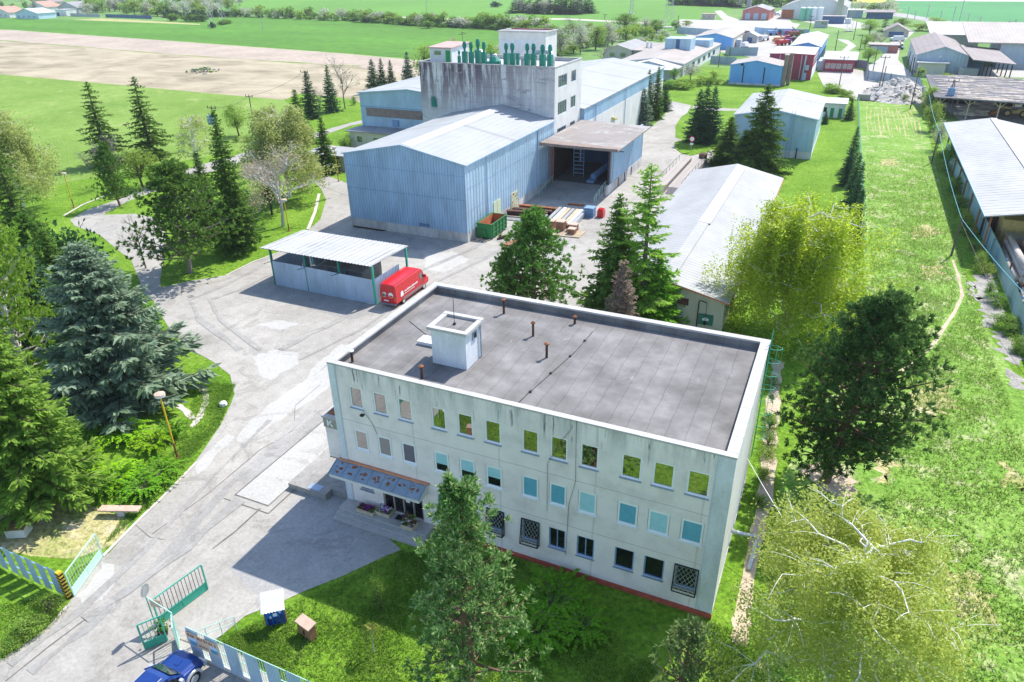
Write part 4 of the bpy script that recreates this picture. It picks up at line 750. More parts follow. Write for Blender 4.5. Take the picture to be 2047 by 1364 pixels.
# second blue shed
s2 = hall('blue_storage_shed', 'blue storage shed with pale roof, white base and wall ladder, behind the tall spruce', 'shed', 7.2, 21.2, 109.8, 134.5, 6.9, 8.15, 'clad_blue_pale', 'roof_pale', 1.3, 'plaster_white', ridge=14.0, ov=.3)
q = MB(); q.bar((16.9, 109.68, 0), (16.9, 109.68, 8.3), .06); q.bar((17.5, 109.68, 0), (17.5, 109.68, 8.3), .06)
for k in range(18): q.bar((16.9, 109.68, .6+k*.42), (17.5, 109.68, .6+k*.42), .03)
q.build('ladder', 'steel_blue', s2)
q = MB(); q.box(14.6, 16.4, 109.72, 109.78, 1.5, 6.4); q.box(18.4, 20.4, 109.72, 109.78, 1.4, 4.4); q.build('door_panel', 'clad_blue', s2)
q = MB(); q.box(15.1, 15.6, 109.68, 109.72, 5.6, 5.95); q.build('notice', 'white_paint', s2)
q = MB(); q.box(18.6, 18.8, 109.5, 109.7, 0, 1.9); q.build('meter_post', 'dark_metal', s2)
wx = root('white_annex', 'small white flat roofed hut with two green doors behind the blue storage shed', 'hut', (23, 152, 0))
q = MB(); q.box(18.5, 25.2, 152, 159.5, 0, 3.0); q.build('wall', 'wall_white', wx)
q = MB(); q.box(18.2, 25.5, 151.6, 159.8, 3.002, 3.2); q.build('roof', 'roof_white', wx)
win(wx, (18.5, 152), (1, 0), 1.9, 3.0, 1.1, 2.3, 0, .08, proud=.03, pane='glass_dark')
for x in (22.2, 23.9): q = MB(); q.box(x, x+.75, 151.93, 151.99, .05, 2.1); q.build('door', 'green_door', wx)
# ------------------------------------------------------------------ open shelter in the yard
cs = root('storage_shelter', 'open storage shelter with flat ribbed white roof on green posts and blue sheet fence', 'shelter', (-23, 31, 0))
q = MB(); n = 36; xa, xb = -31, -16.35; i0 = len(q.v)
for k in range(n*2+1):
    x = xa+(xb-xa)*k/(n*2); z = .07*(k % 2); q.v += [(x, 27.2, 4.45+z), (x, 34.7, 4.15+z)]
for k in range(n*2): q.f.append((2*k, 2*k+2, 2*k+3, 2*k+1)); q.m.append(0)
q.v += [(a, b_, c-.05) for a, b_, c in q.v[:]]; o2 = 2*(n*2+1)
for k in range(n*2): q.f.append((o2+2*k+1, o2+2*k+3, o2+2*k+2, o2+2*k)); q.m.append(0)
q.build('roof', 'roof_carport', cs)
for x, y in [(-29.9, 27.6), (-25.2, 27.6), (-20.7, 27.6), (-16.3, 27.5), (-29.9, 34.2), (-25.2, 34.2), (-20.7, 34.2), (-16.4, 34.2)]:
    q = MB(); q.box(x-.1, x+.1, y-.1, y+.1, 0, 4.36 if y < 30 else 4.1); q.build('post', 'gate_green' if x > -20 else 'teal_metal', cs)
q = MB(); q.bar((-31, 27.5, 4.36), (-16.4, 27.5, 4.36), .1); q.bar((-31, 34.3, 4.08), (-16.4, 34.3, 4.08), .1)
for x in (-29.9, -25.2, -20.7): q.bar((x+.1, 27.4, 2.95), (x-.7, 27.0, 2.7), .05)
q.build('beam', 'dark_metal', cs)
q = MB(); q.corr((-29.8, 27.52), (-25.25, 27.48), .06, 3.0, .28, .03); q.corr((-25.15, 27.48), (-16.42, 27.42), .04, lambda t: 3.0-.012*t, .28, .03)
q.corr((-29.85, 34.1), (-29.85, 27.6), .06, 2.95, .28, .03); q.corr((-16.2, 27.6), (-16.2, 32.3), .06, lambda t: 2.95, .28, .03); q.build('fence_panel', 'fence_blue', cs)
q = MB(); q.corr((-29.7, 34.1), (-25.4, 34.1), .06, 3.0, .28, .03, 0, -1); q.box(-25.35, -25.05, 28.2, 34, .03, 2.4); q.build('partition', 'fence_grey', cs)
tt = root('tarpaulin_stack', 'grey covered stack with sloping top under the shelter roof', 'stack', (-21, 30, 0))
q = MB(); q.extr([(-23.6, 29.2, .03), (-18.9, 29.2, .03), (-18.9, 29.2, 2.6), (-23.6, 29.2, 2.7)], (0, 3.6, 0)); q.slab((-24.0, 28.9, 2.95), (-18.7, 28.9, 2.75), (-18.7, 33, 3.3), (-24, 33, 3.45), .12); q.build('cover', 'tarpaulin', tt)
q = MB(); q.box(-23.62, -23.6, 29.2, 32.8, .4, 2.3); q.box(-21, -20.9, 29.12, 29.19, .3, 2.5); q.build('strap', 'dark_metal', tt)
tt = root('timber_sheet', 'pale plywood sheet leaning beside the covered stack under the shelter', 'board', (-17.8, 31, 0))
q = MB(); q.extr([(-18.4, 29.0, .03), (-17.2, 29.0, .03), (-17.5, 30.5, 2.6), (-18.3, 30.5, 2.6)], (0, .12, .02)); q.build('board', 'wood_pale', tt)
# ------------------------------------------------------------------ materials lying in the yard
dm = root('waste_container', 'green steel roll off waste container, open topped and rusty inside, against the warehouse', 'container', (-14.6, 52.5, 0))
q = MB(); x0, x1, y0, y1 = -15.65, -13.55, 50.2, 55.0
q.extr([(x0, y0, .25), (x1, y0, .25), (x1, y0, 2.1), (x0, y0, 2.1)], (0, .1, 0)); q.extr([(x0, y1, .25), (x1, y1, .25), (x1, y1, 2.1), (x0, y1, 2.1)], (0, -.1, 0)); q.box(x0, x0+.1, y0+.1, y1-.1, .25, 2.1); q.box(x1-.1, x1, y0+.1, y1-.1, .25, 2.1)
for k in range(5): y = y0+.35+k*1.02; q.box(x1+.002, x1+.1, y, y+.12, .3, 2.0); q.box(x0-.1, x0-.002, y, y+.12, .3, 2.0)
for z in (.75, 1.3): q.box(x1+.002, x1+.07, y0+.1, y1, z, z+.1)
q.box(x0-.06, x1+.06, y0-.06, y0-.001, 2.02, 2.16); q.box(x1+.001, x1+.08, y0, y1, 2.02, 2.16); q.box(x0-.08, x0-.001, y0, y1, 2.02, 2.16); q.extr([(-15.0, y0-.002, .3), (-14.2, y0-.002, .3), (-14.3, y0-.002, 1.3), (-14.9, y0-.002, 1.3)], (0, -.12, 0)); q.build('body', 'green_dump', dm)
q = MB(); q.box(x0+.11, x1-.11, y0+.11, y1-.11, .25, .8); q.box(x0+.102, x0+.115, y0+.12, y1-.12, .81, 2.08); q.box(x1-.115, x1-.102, y0+.12, y1-.12, .81, 2.08); q.box(x0+.12, x1-.12, y1-.12, y1-.105, .81, 2.08); q.build('rusty_lining', 'rust_orange', dm)
q = MB(); q.bar((-16.1, 49.7, .12), (-13.8, 49.3, .12), .14); q.bar((-15.2, 48.8, .12), (-15.0, 50.4, .12), .12); q.bar((-14.2, 48.9, .12), (-13.7, 50.1, .12), .12); q.build('skid', 'wood_pale', dm)
def beam(a, b_, w, h, mat, lab, grp=None, nm='steel_beam', cat='beam', end=None):
    a, b_ = V3(a), V3(b_); q = MB(); t = h*.16; d = (b_-a)
    up = Vector((0, 0, 1)); q.bar(a+up*t/2, b_+up*t/2, w, t); q.bar(a+up*(h-t/2), b_+up*(h-t/2), w, t); q.bar(a+up*h/2, b_+up*h/2, w*.3, h-2*t-.002)
    o = q.build(nm, mat); return tago(o, lab, cat, grp)
beam((-15.8, 59.9, .3), (-10.0, 60.9, .3), .75, .7, 'rust_dark', 'dark brown steel beam, the one of three beside the green container')
beam((-15.7, 61.7, .05), (-9.9, 62.3, .05), .7, .8, 'rust_dark', 'dark rusty steel beam lying between two other beams by the warehouse')
beam((-15.5, 63.6, .05), (-9.6, 63.9, .05), .6, .75, 'rust', 'reddish rusty steel beam of three, lying towards the loading ramp')
beam((-9.7, 68.4, .05), (-7.2, 68.6, .05), .35, .2, 'rust_orange', 'short orange rusty girder lying flat at the foot of the loading ramp')
q = MB()
for k in range(5): q.bar((-15.4, 58.4+k*.22, .12+.03*(k % 2)), (-11.8, 58.7+k*.22, .12+.03*(k % 2)), .16, .16)
tago(q.build('timber_bundle', 'zinc'), 'bundle of grey planks on the ground between the container and the dark beams', 'planks')
for k, (dx, m) in enumerate([(0, 'zinc'), (.75, 'white_paint'), (1.35, 'wood_pale'), (2.0, 'zinc'), (2.65, 'wood_pale'), (3.2, 'white_paint'), (3.8, 'zinc')]):
    q = MB(); a = Vector((-9.1+dx, 58.6-.05*k, .55)); b_ = Vector((-9.5+dx, 64.8, .55)); q.bar(a, b_, .46, .42); q.bar(a+Vector((0, .1, -.35)), b_+Vector((0, -.1, -.35)), .3, .28)
    tago(q.build('profile_section', m), ['grey metal profile at the edge of the stack beside the rusty beams', 'white profile section lying second from the rusty beams in the stack', 'pale timber between white and grey profiles in the yard stack', 'grey metal profile in the middle of the yard stack', 'pale timber baulk lying between grey and white profiles', 'white profile lying beside the outer grey one in the stack', 'grey outer profile of the stack, beside the blue pallet stack'][k], 'profile')
for k, (x, y, w, d, h) in enumerate([(-7.9, 57.2, .9, 1.0, 1.2), (-6.5, 57.0, 1.1, 1.1, 1.35), (-4.9, 57.4, 1.2, 1.0, 1.0), (-4.6, 56.2, .9, .9, .8)]):
    t = root('timber_block', ['brown timber block beside the ends of the grey profiles', 'tallest brown timber block in front of the profile stack', 'wide brown timber block in front of the pale profiles', 'smallest brown timber block standing on the plank pallet'][k], 'timber', (x, y, 0))
    q = MB(); q.box(x-w/2, x+w/2, y-d/2, y+d/2, .16, h); q.build('block', 'wood_brown', t)
    q = MB(); q.box(x-w/2-.05, x+w/2+.05, y-d/2-.05, y+d/2+.05, h+.002, h+.12); q.build('top', 'wood_top', t)
q = MB()
for k in range(9): q.bar((-8.4, 54.7+k*.3, .1), (-3.2, 55.2+k*.3, .1), .22, .14)
tago(q.build('plank_pallet', 'wood_pale'), 'wide pallet of loose pale planks on the ground in front of the timber blocks', 'planks')
t = root('pallet_stack', 'stack of blue grey plastic pallets standing by the loading ramp', 'pallets', (-4.9, 64.3, 0))
for k in range(6): q = MB(); q.box(-5.6, -4.2, 63.7, 65.0, .04+k*.24, .2+k*.24); q.build('pallet', 'steel_blue', t)
q = MB(); q.box(-3.8, -2.9, 64.2, 65.2, .03, 1.0); q.box(-3.7, -3.0, 64.3, 65.1, 1.002, 1.25); tago(q.build('red_machine', 'red_paint'), 'small red machine beside the blue pallet stack', 'machine')
q = MB()
for k in range(4): q.bar((-12.9+k*.15, 50.6+k*.2, .15+.12*(k % 2)), (-10.9+k*.1, 53.6+k*.1, .15+.12*(k % 2)), .3, .25)
tago(q.build('scrap_profile', 'rust_dark'), 'heap of dark scrap profiles in front of the green container', 'scrap')
q = MB()
for k in range(4): q.bar((-11.7+k*.35, 48.9, .12), (-10.2+k*.35, 51.4, .12+.1*(k % 2)), .3, .2)
tago(q.build('scrap_timber', 'wood_brown'), 'small heap of brown scrap timber beside the round topped pine', 'scrap')
q = MB(); q.box(-10.2, -9.2, 57.6, 58.9, .03, 1.3); q.box(-10.25, -9.15, 57.55, 58.95, 1.302, 1.4); tago(q.build('metal_cabinet', 'steel'), 'grey metal cabinet at the front end of the profile stack', 'cabinet')
# ================================================================== GATE AND FRONT FENCE (runs along y = -13.3)
def panel_fence(t, x0, x1, y, w, gap, mat, h=2.3, lean=.0):
    x = x0; k = 0
    while x > x1 if x1 < x0 else x < x1:
        s = 1 if x1 > x0 else -1; q = MB(); xe = x+s*w; q.corr((min(x, xe), y), (max(x, xe), y-.04), .12, h+random.uniform(-.05, .05), .11, .03); q.build('sheet_panel', mat, t); x = xe+s*gap
ff = root('front_fence', 'blue corrugated sheet fence with mesh gaps beside the parked blue car', 'fence', (4, -13.3, 0))
panel_fence(ff, -.35, 10.5, -13.35, .92, .38, 'fence_blue')
q = MB()
for k in range(64): q.bar((-.35+k*.17, -13.27, .3), (-.35+k*.17, -13.27, 2.15), .022)
for z in (.35, 1.2, 2.1): q.bar((-.4, -13.25, z), (10.6, -13.25, z), .03)
q.build('mesh', 'gate_pale', ff)
q = MB(); q.box(-.5, 10.7, -13.36, -13.14, .03, .22); q.build('footing', 'concrete_base', ff)
bn = root('banner', 'tan banner with two blue pictures hung on the blue sheet fence', 'banner', (.75, -13.45, 0))
q = MB(); q.box(-.3, 1.85, -13.43, -13.41, 1.1, 2.05); q.build('sheet', 'banner', bn)
q = MB(); q.box(-.15, .35, -13.44, -13.432, 1.2, 1.5); q.box(1.3, 1.75, -13.44, -13.432, 1.2, 1.5); q.build('picture', 'banner_picture', bn)
q = MB(); q.box(-.15, .35, -13.44, -13.432, 1.502, 1.7); q.box(1.3, 1.75, -13.44, -13.432, 1.502, 1.68); q.build('picture_sky', 'banner_sky', bn)
q = MB(); rr = random.Random(11)
def letters(q, x0, x1, y, z, h, n):
    w = (x1-x0)/n
    for k in range(n):
        if rr.random() < .12: continue
        x = x0+k*w
        for j in range(2): a = rr.choice([0, .5, .1]); q.extr([(x+w*.1+a*w, y, z), (x+w*.3+a*w, y, z), (x+w*.3+a*w, y, z+h), (x+w*.1+a*w, y, z+h)], (0, -.006, 0))
        zz = z+h*rr.choice([0, .45, .85]); q.extr([(x+w*.3, y, zz), (x+w*.6, y, zz), (x+w*.6, y, zz+h*.18), (x+w*.3, y, zz+h*.18)], (0, -.006, 0))
letters(q, -.2, 1.75, -13.432, 1.78, .17, 18); letters(q, .5, 1.15, -13.432, 1.3, .1, 8); q.build('lettering', 'ink', bn)
lf = root('boundary_fence', 'blue corrugated sheet fence with gaps, ending at a striped post by the pale gate', 'fence', (-14, -13.3, 0))
panel_fence(lf, -10.35, -22, -13.3, .72, .26, 'fence_blue', 2.1)
q = MB(); q.bar((-10.2, -13.2, .5), (-22, -13.2, .5), .05); q.bar((-10.2, -13.2, 1.7), (-22, -13.2, 1.7), .05); q.build('rail', 'steel_blue', lf)
q = MB(); q.box(-10.2, -9.95, -13.42, -13.17, 0, 2.05); ps = q.build('gate_post', 'yellow_paint', lf)
q = MB()
for k in range(8): q.extr([(-10.21, -13.43, .12+k*.25), (-9.94, -13.43, .0+k*.25+.03), (-9.94, -13.43, .12+k*.25+.03), (-10.21, -13.43, .24+k*.25)], (0, .27, 0))
q.build('stripe', 'black_paint', ps)
def gate(name, lab, a, b_, h, pan, frm, mat_bars=None, n=14):
    a, b_ = V3(a), V3(b_); d = (b_-a).normalized(); L = (b_-a).length
    t = root(name, lab, 'gate', a)
    q = MB(); Z = lambda p, z: Vector((p.x, p.y, z))
    for p in (a, b_): q.bar(Z(p, .08), Z(p, h), .07)
    for z in (.1, pan, h): q.bar(Z(a, z)+d*.035, Z(b_, z)-d*.035, .055)
    q.bar(Z(a+d*L/2, .12), Z(a+d*L/2, pan), .05); q.build('gate_frame', frm, t)
    q = MB()
    for k in range(1, n): q.bar(Z(a+d*L*k/n, pan+.03), Z(a+d*L*k/n, h-.03), .024)
    q.build('bars', mat_bars or frm, t)
    q = MB(); q.bar(Z(a+d*.05, pan/2+.06), Z(b_-d*.05, pan/2+.06), .02, pan-.12); q.build('sheet_panel', frm, t); return t
gate('yard_gate', 'pale green open gate leaf hung on the black and yellow striped post', (-9.85, -13.1), (-11.1, -10.2), 1.85, .62, 'gate_pale', 'gate_pale')
gate('yard_gate', 'dark green open gate leaf with bars standing across the concrete drive', (-3.6, -12.6), (-3.1, -9.6), 1.95, .6, 'gate_green', 'dark_metal')
gate('wicket_gate', 'small green wicket gate standing ajar next to the parked blue car', (-2.4, -13.2), (-3.0, -14.1), 1.9, .55, 'gate_green', 'gate_green', 5)
gate('side_gate', 'narrow pale mesh gate between the green wicket and the banner fence', (-1.3, -13.4), (-2.0, -12.8), 1.8, .5, 'gate_pale', 'gate_pale', 5)
q = MB()
for x, y in ((-.4, -12.3), (.05, -11.7), (.5, -11.1), (-.9, -12.9)): q.tube([(x, y, .03), (x, y, 1.0)], .025, 5)
for z in (.55, 1.0): q.tube([(-.9, -12.9, z), (.5, -11.1, z)], .022, 5)
tago(q.build('handrail', 'gate_pale'), 'low tubular handrail along the lawn edge behind the banner fence', 'railing')
rs = root('round_sign', 'round grey traffic sign seen from behind on a tall thin pole above the green gates', 'sign', (-3.75, -12.75, 0))
q = MB(); q.tube([(-3.75, -12.75, 0), (-3.75, -12.75, 3.1)], .03, 6); q.build('pole', 'gate_green', rs)
q = MB(); q.tube([(-3.71, -12.72, 2.75), (-3.68, -12.71, 2.75)], .36, 18); q.build('disc', 'steel', rs)
q = MB(); q.extr([(-3.7, -12.68, 1.5), (-3.1, -12.5, 1.5), (-3.1, -12.5, 2.05), (-3.7, -12.68, 2.05)], (0, .02, 0)); q.build('plate', 'banner', rs)
q = MB(); q.tube([(-3.7, -12.75, 2.3), (-1.6, -13.0, 2.3), (-1.3, -13.35, .3)], .03, 5); q.build('brace_bar', 'gate_pale', rs)
t = root('flower_tub', 'tangled green plants in a brown tub behind the wicket gate', 'planter', (-2.9, -13.0, 0))
q = MB(); q.lathe(-2.9, -13.0, [(.22, .03), (.3, .4), (.27, .4)], 10); q.build('tub', 'rust_dark', t)
q = MB(); rr = random.Random(4)
for k in range(110):
    x, y, z = -2.9+rr.gauss(0, .2), -13.0+rr.gauss(0, .2), rr.uniform(.35, 1.1); a = rr.uniform(0, 6.3); s = rr.uniform(.06, .13)
    q.poly([(x, y, z), (x+s*cos(a), y+s*sin(a), z+.05), (x+s*1.6*cos(a+.4), y+s*1.6*sin(a+.4), z-.02), (x+s*cos(a+.9), y+s*sin(a+.9), z-.04)])
q.build('foliage', 'leaf_thuja', t)
# poster shelter and wooden cabinet on the lawn
t = root('notice_shelter', 'little notice stand with corrugated white roof and a bright blue poster on the lawn', 'notice stand', (2.3, -9.95, 0), None, R(40))
q = MB(); q.box(-.5, .5, -.06, .06, .1, 1.35); q.build('panel', 'poster_blue', t, local=True)
q = MB()
for x0, x1, z0, z1 in ((-.42, -.2, .15, .65), (-.12, .2, .15, .6), (.24, .46, .2, .75), (-.3, .1, 1.0, 1.25)): q.box(x0, x1, -.075, -.062, z0, z1)
q.build('barrel_print', 'blue_paint', t, local=True)
q = MB(); q.box(-.1, .12, -.078, -.062, .72, .95); q.box(.25, .33, -.078, -.062, .9, 1.2); q.box(-.28, -.2, -.078, -.062, .62, .78); q.build('flower_print', 'flower_white', t, local=True)
q = MB(); n = 8; i0 = 0
for k in range(2*n+1):
    x = -.62+1.24*k/(2*n); z = .05*(k % 2); q.v += [(x, -.5, 1.48+z), (x, .55, 2.0+z)]
for k in range(2*n): q.f.append((2*k, 2*k+2, 2*k+3, 2*k+1)); q.m.append(0)
q.build('roof', 'white_paint', t, local=True)
q = MB()
for x in (-.52, .52): q.box(x-.04, x+.04, -.05, .05, 0, 1.7)
q.build('post', 'wood_brown', t, local=True)
t = root('wooden_cabinet', 'brown wooden cabinet with sloping pale lid standing on the lawn', 'cabinet', (4.35, -9.85, 0), None, R(-12))
q = MB(); q.box(-.5, .5, -.22, .22, .08, .95); q.build('body', 'wood_brown', t, local=True)
q = MB(); q.slab((-.56, -.3, 1.02), (.56, -.3, 1.02), (.56, .28, 1.1), (-.56, .28, 1.1), .06); q.build('lid', 'wood_top', t, local=True)
q = MB(); q.box(-.06, .06, -.24, -.222, .3, .6); q.build('door_handle', 'dark_metal', t, local=True)
t = root('concrete_bench', 'long plank bench on one concrete block beside the driveway verge', 'bench', (-13.3, -7.0, 0), None, R(22))
q = MB(); q.box(-1.35, 1.35, -.28, .28, .45, .56); q.build('seat', 'wood_top', t, local=True)
q = MB(); q.box(-.2, .3, -.2, .2, 0, .448); q.build('leg', 'concrete_base', t, local=True)
t = root('animal_hutch', 'small white wooden hutch with brown sloping lid under the trees by the fence', 'hutch', (-17.7, -11.0, 0), None, R(28))
q = MB(); q.box(-.6, .6, -.4, .45, .1, .8); q.build('body', 'white_paint', t, local=True)
q = MB(); q.slab((-.7, -.5, .86), (.7, -.5, .86), (.7, .65, 1.12), (-.7, .65, 1.12), .06); q.build('lid', 'wood_brown', t, local=True)
q = MB()
for x in (-.5, .5): q.box(x-.05, x+.05, -.35, -.25, 0, .1); q.box(x-.05, x+.05, .3, .4, 0, .1)
q.build('legs', 'wood_brown', t, local=True)
g = G(447, 812); q = MB(); q.lathe(g.x, g.y, [(.22, 0), (.34, .12), (.3, .35), (.12, .46)], 7); tago(q.build('white_stone', 'white_stone'), 'white boulder on the grass verge beside the road bend', 'stone')
# ================================================================== VEHICLES
def loft(mb, st, m=0):
    rings = []
    for x, pts in st:
        r = [(x, y, z) for y, z in pts]+[(x, -y, z) for y, z in reversed(pts) if y > .001]; i = len(mb.v); mb.v += r; rings.append((i, len(r)))
    for (i, n), (j, _) in zip(rings, rings[1:]):
        for k in range(n): k2 = (k+1) % n; mb.f.append((i+k, j+k, j+k2, i+k2)); mb.m.append(m)
    for i, n in (rings[0], rings[-1]): mb.f.append(tuple(range(i, i+n))); mb.m.append(m)
def wheel(t, x, y, r, w, rim='silver_paint'):
    s = 1 if y > 0 else -1
    q = MB(); q.tube([(x, y-s*w, r), (x, y, r)], r, 18); wl = q.build('wheel', 'rubber', t, local=True)
    q = MB(); q.tube([(x, y-s*.02, r), (x, y+s*.015, r)], r*.62, 12); q.build('rim', rim, wl, local=True); return wl
van = root('delivery_van', 'red high roof delivery van with white lettering parked beside the sheet fence shelter', 'van', (-14.62, 30.9, .025), None, R(90))
q = MB(); S = lambda x, zb, w, zm, zt, r=.9: (x, [(0, zb), (w*.92, zb), (w, zb+.12), (w, zm), (w*r, zt-.18), (w*r*.85, zt-.03), (0, zt)])
loft(q, [S(-3.48, .45, .93, 1.3, 2.55), S(-3.4, .42, .98, 1.4, 2.62), S(0, .42, 1.0, 1.45, 2.68), S(1.55, .42, 1.0, 1.45, 2.66), S(1.95, .42, 1.0, 1.4, 2.48), S(2.62, .42, .99, 1.2, 1.62, .8), S(3.2, .42, .95, 1.05, 1.3, .85), S(3.46, .45, .82, .8, 1.0, .9)]); q.build('body', 'red_paint', van, False, True)
q = MB(); q.poly([(2.0, -.78, 2.38), (2.6, -.74, 1.68), (2.6, .74, 1.68), (2.0, .78, 2.38)]); q.v = [(x+.03, y, z+.03) for x, y, z in q.v]; q.build('windscreen', 'glass_car', van, local=True)
for s in (-1, 1):
    q = MB(); q.poly([(1.35, s*1.005, 1.5), (2.45, s*.985, 1.42), (2.2, s*.95, 1.75), (1.75, s*.935, 2.15), (1.35, s*.94, 2.15)]); q.v = [(x, y+s*.015, z) for x, y, z in q.v]; q.build('side_window', 'glass_car', van, local=True)
    q = MB(); q.box(2.2, 2.35, min(s*1.02, s*1.22), max(s*1.02, s*1.22), 1.4, 1.75); q.build('mirror', 'red_paint', van, local=True)
    q = MB(); q.box(-2.1, 1.9, min(s*1.003, s*1.025), max(s*1.003, s*1.025), .52, .72); q.build('side_strip', 'bumper_grey', van, local=True)
    q = MB(); q.box(-2.1, 1.9, min(s*1.002, s*1.018), max(s*1.002, s*1.018), .43, .515); q.build('lower_stripe', 'orange_paint', van, local=True)
    q = MB(); q.box(-3.52, -3.47, min(s*.78, s*.9), max(s*.78, s*.9), .8, 1.3); q.build('tail_lamp', 'orange_paint', van, local=True)
    for x in (-2.05, 2.15): wheel(van, x, s*.99, .35, .26)
q = MB(); y = -1.012; rr = random.Random(2)
pts = [(-2.6, 1.0), (-2.05, 1.0)]+[(-2.325+.275*cos(a), 1.3+.3*sin(a)) for a in np.linspace(0, pi, 9)]
q.poly([(a, y-.004, b_) for a, b_ in pts]); x = -1.85
while x < .75:
    w = rr.choice([.09, .13, .11]); q.poly([(x, y-.004, 1.28+.02), (x+w, y-.004, 1.28+.02), (x+w, y-.004, 1.43+rr.choice([0, .08])), (x, y-.004, 1.43+rr.choice([0, .05]))]); x += w+.03
q.box(-1.9, .2, y-.006, y, 1.08, 1.13); q.build('side_lettering', 'white_bright', van, local=True)
q = MB(); q.tube([(-3.5, -.38, 1.45), (-3.512, -.38, 1.45)], .3, 16); q.extr([(-3.495, y_, z_) for y_, z_ in [(.18, 1.2), (.66, 1.2)]+[(.42+.24*cos(a), 1.42+.3*sin(a)) for a in np.linspace(0, pi, 9)][::-1]][::1], (-.015, 0, 0)); q.build('rear_emblem', 'white_bright', van, local=True)
q = MB(); q.extr([(-3.513, -.38+.24*cos(a), 1.42+.24*sin(a)) for a in np.linspace(pi, 2*pi, 9)], (-.006, 0, 0)); q.build('emblem_detail', 'red_paint', van, local=True)
q = MB(); q.box(-3.54, -3.49, -.05, .5, .72, .84); q.build('number_plate', 'white_bright', van, local=True)
q = MB(); q.box(-3.6, -3.4, -.92, .92, .36, .52); q.build('bumper', 'bumper_grey', van, local=True)
q = MB(); q.bar((-3.3, -.82, 2.64), (1.5, -.82, 2.68), .04, .05); q.bar((-3.3, .82, 2.64), (1.5, .82, 2.68), .04, .05); q.build('roof_rail', 'red_paint', van, local=True)
# blue off-roader at the gate
car = root('parked_car', 'blue off road car with silver wheel arches parked nose up to the sheet fence', 'car', (.12, -15.95, .025), None, R(90))
q = MB(); T = lambda x, zb, w, zs, wt, zt: (x, [(0, zb), (w*.9, zb), (w, zb+.12), (w*1.0, zs-.12), (w*.96, zs), (wt, zt-.05), (wt*.8, zt), (0, zt+.02)])
loft(q, [T(-2.25, .5, .82, .95, .75, 1.0), T(-2.15, .42, .86, 1.05, .72, 1.5), T(-1.9, .38, .88, 1.05, .68, 1.74), T(-.9, .36, .89, 1.05, .69, 1.78), T(.15, .36, .89, 1.05, .67, 1.74), T(.42, .36, .89, 1.05, .68, 1.62), T(1.0, .36, .89, 1.03, .76, 1.12), T(1.7, .36, .88, 1.0, .74, 1.06), T(2.12, .4, .83, .9, .68, .95), T(2.24, .46, .76, .8, .62, .82)]); q.build('body', 'blue_paint', car, False, True)
q = MB(); q.poly([(.46, -.6, 1.62), (.98, -.70, 1.16), (.98, .70, 1.16), (.46, .6, 1.62)]); q.v = [(x+.025, y, z+.03) for x, y, z in q.v]; q.build('windscreen', 'glass_car', car, local=True)
for s in (-1, 1):
    q = MB(); q.poly([(-1.9, s*.87, 1.12), (.82, s*.87, 1.1), (.35, s*.745, 1.52), (.15, s*.715, 1.62), (-1.85, s*.72, 1.64)]); q.v = [(x, y+s*.02, z) for x, y, z in q.v]; q.build('side_window', 'glass_dark', car, local=True)
    q = MB(); q.bar((.2, s*.77, 1.66), (.98, s*.8, 1.12), .06); q.build('pillar', 'blue_paint', car, local=True)
    q = MB(); y0, y1 = sorted((s*.86, s*.97)); q.box(-.75, .85, y0, y1, .36, .62)
    for x in (-1.35, 1.4): q.extr([(x+.52*cos(a), y0, .38+.52*sin(a)) for a in np.linspace(0, pi, 11)]+[(x+.40*cos(a), y0, .38+.40*sin(a)) for a in np.linspace(pi, 0, 11)], (0, y1-y0, 0))
    q.build('wheel_arch', 'silver_paint', car, local=True)
    q = MB(); y0, y1 = sorted((s*.92, s*1.12)); q.box(.62, .78, y0, y1, 1.05, 1.25); q.build('mirror', 'silver_paint', car, local=True)
    q = MB(); y0, y1 = sorted((s*.5, s*.78)); q.box(2.12, 2.25, y0, y1, .68, .86); q.build('headlight', 'white_paint', car, local=True)
    for x in (-1.35, 1.4): wheel(car, x, s*.93, .38, .25)
q = MB(); q.box(2.14, 2.36, -.85, .85, .40, .62); q.build('bumper', 'silver_paint', car, local=True)
q = MB(); q.extr([(1.25, -.12, 1.095), (1.6, -.12, 1.075), (1.6, .12, 1.075), (1.25, .12, 1.095)], (0, 0, .05)); q.build('bonnet_scoop', 'blue_paint', car, local=True)
q = MB(); q.bar((-1.8, -.55, 1.83), (.1, -.55, 1.81), .04); q.bar((-1.8, .55, 1.83), (.1, .55, 1.81), .04); q.build('roof_rail', 'silver_paint', car, local=True)
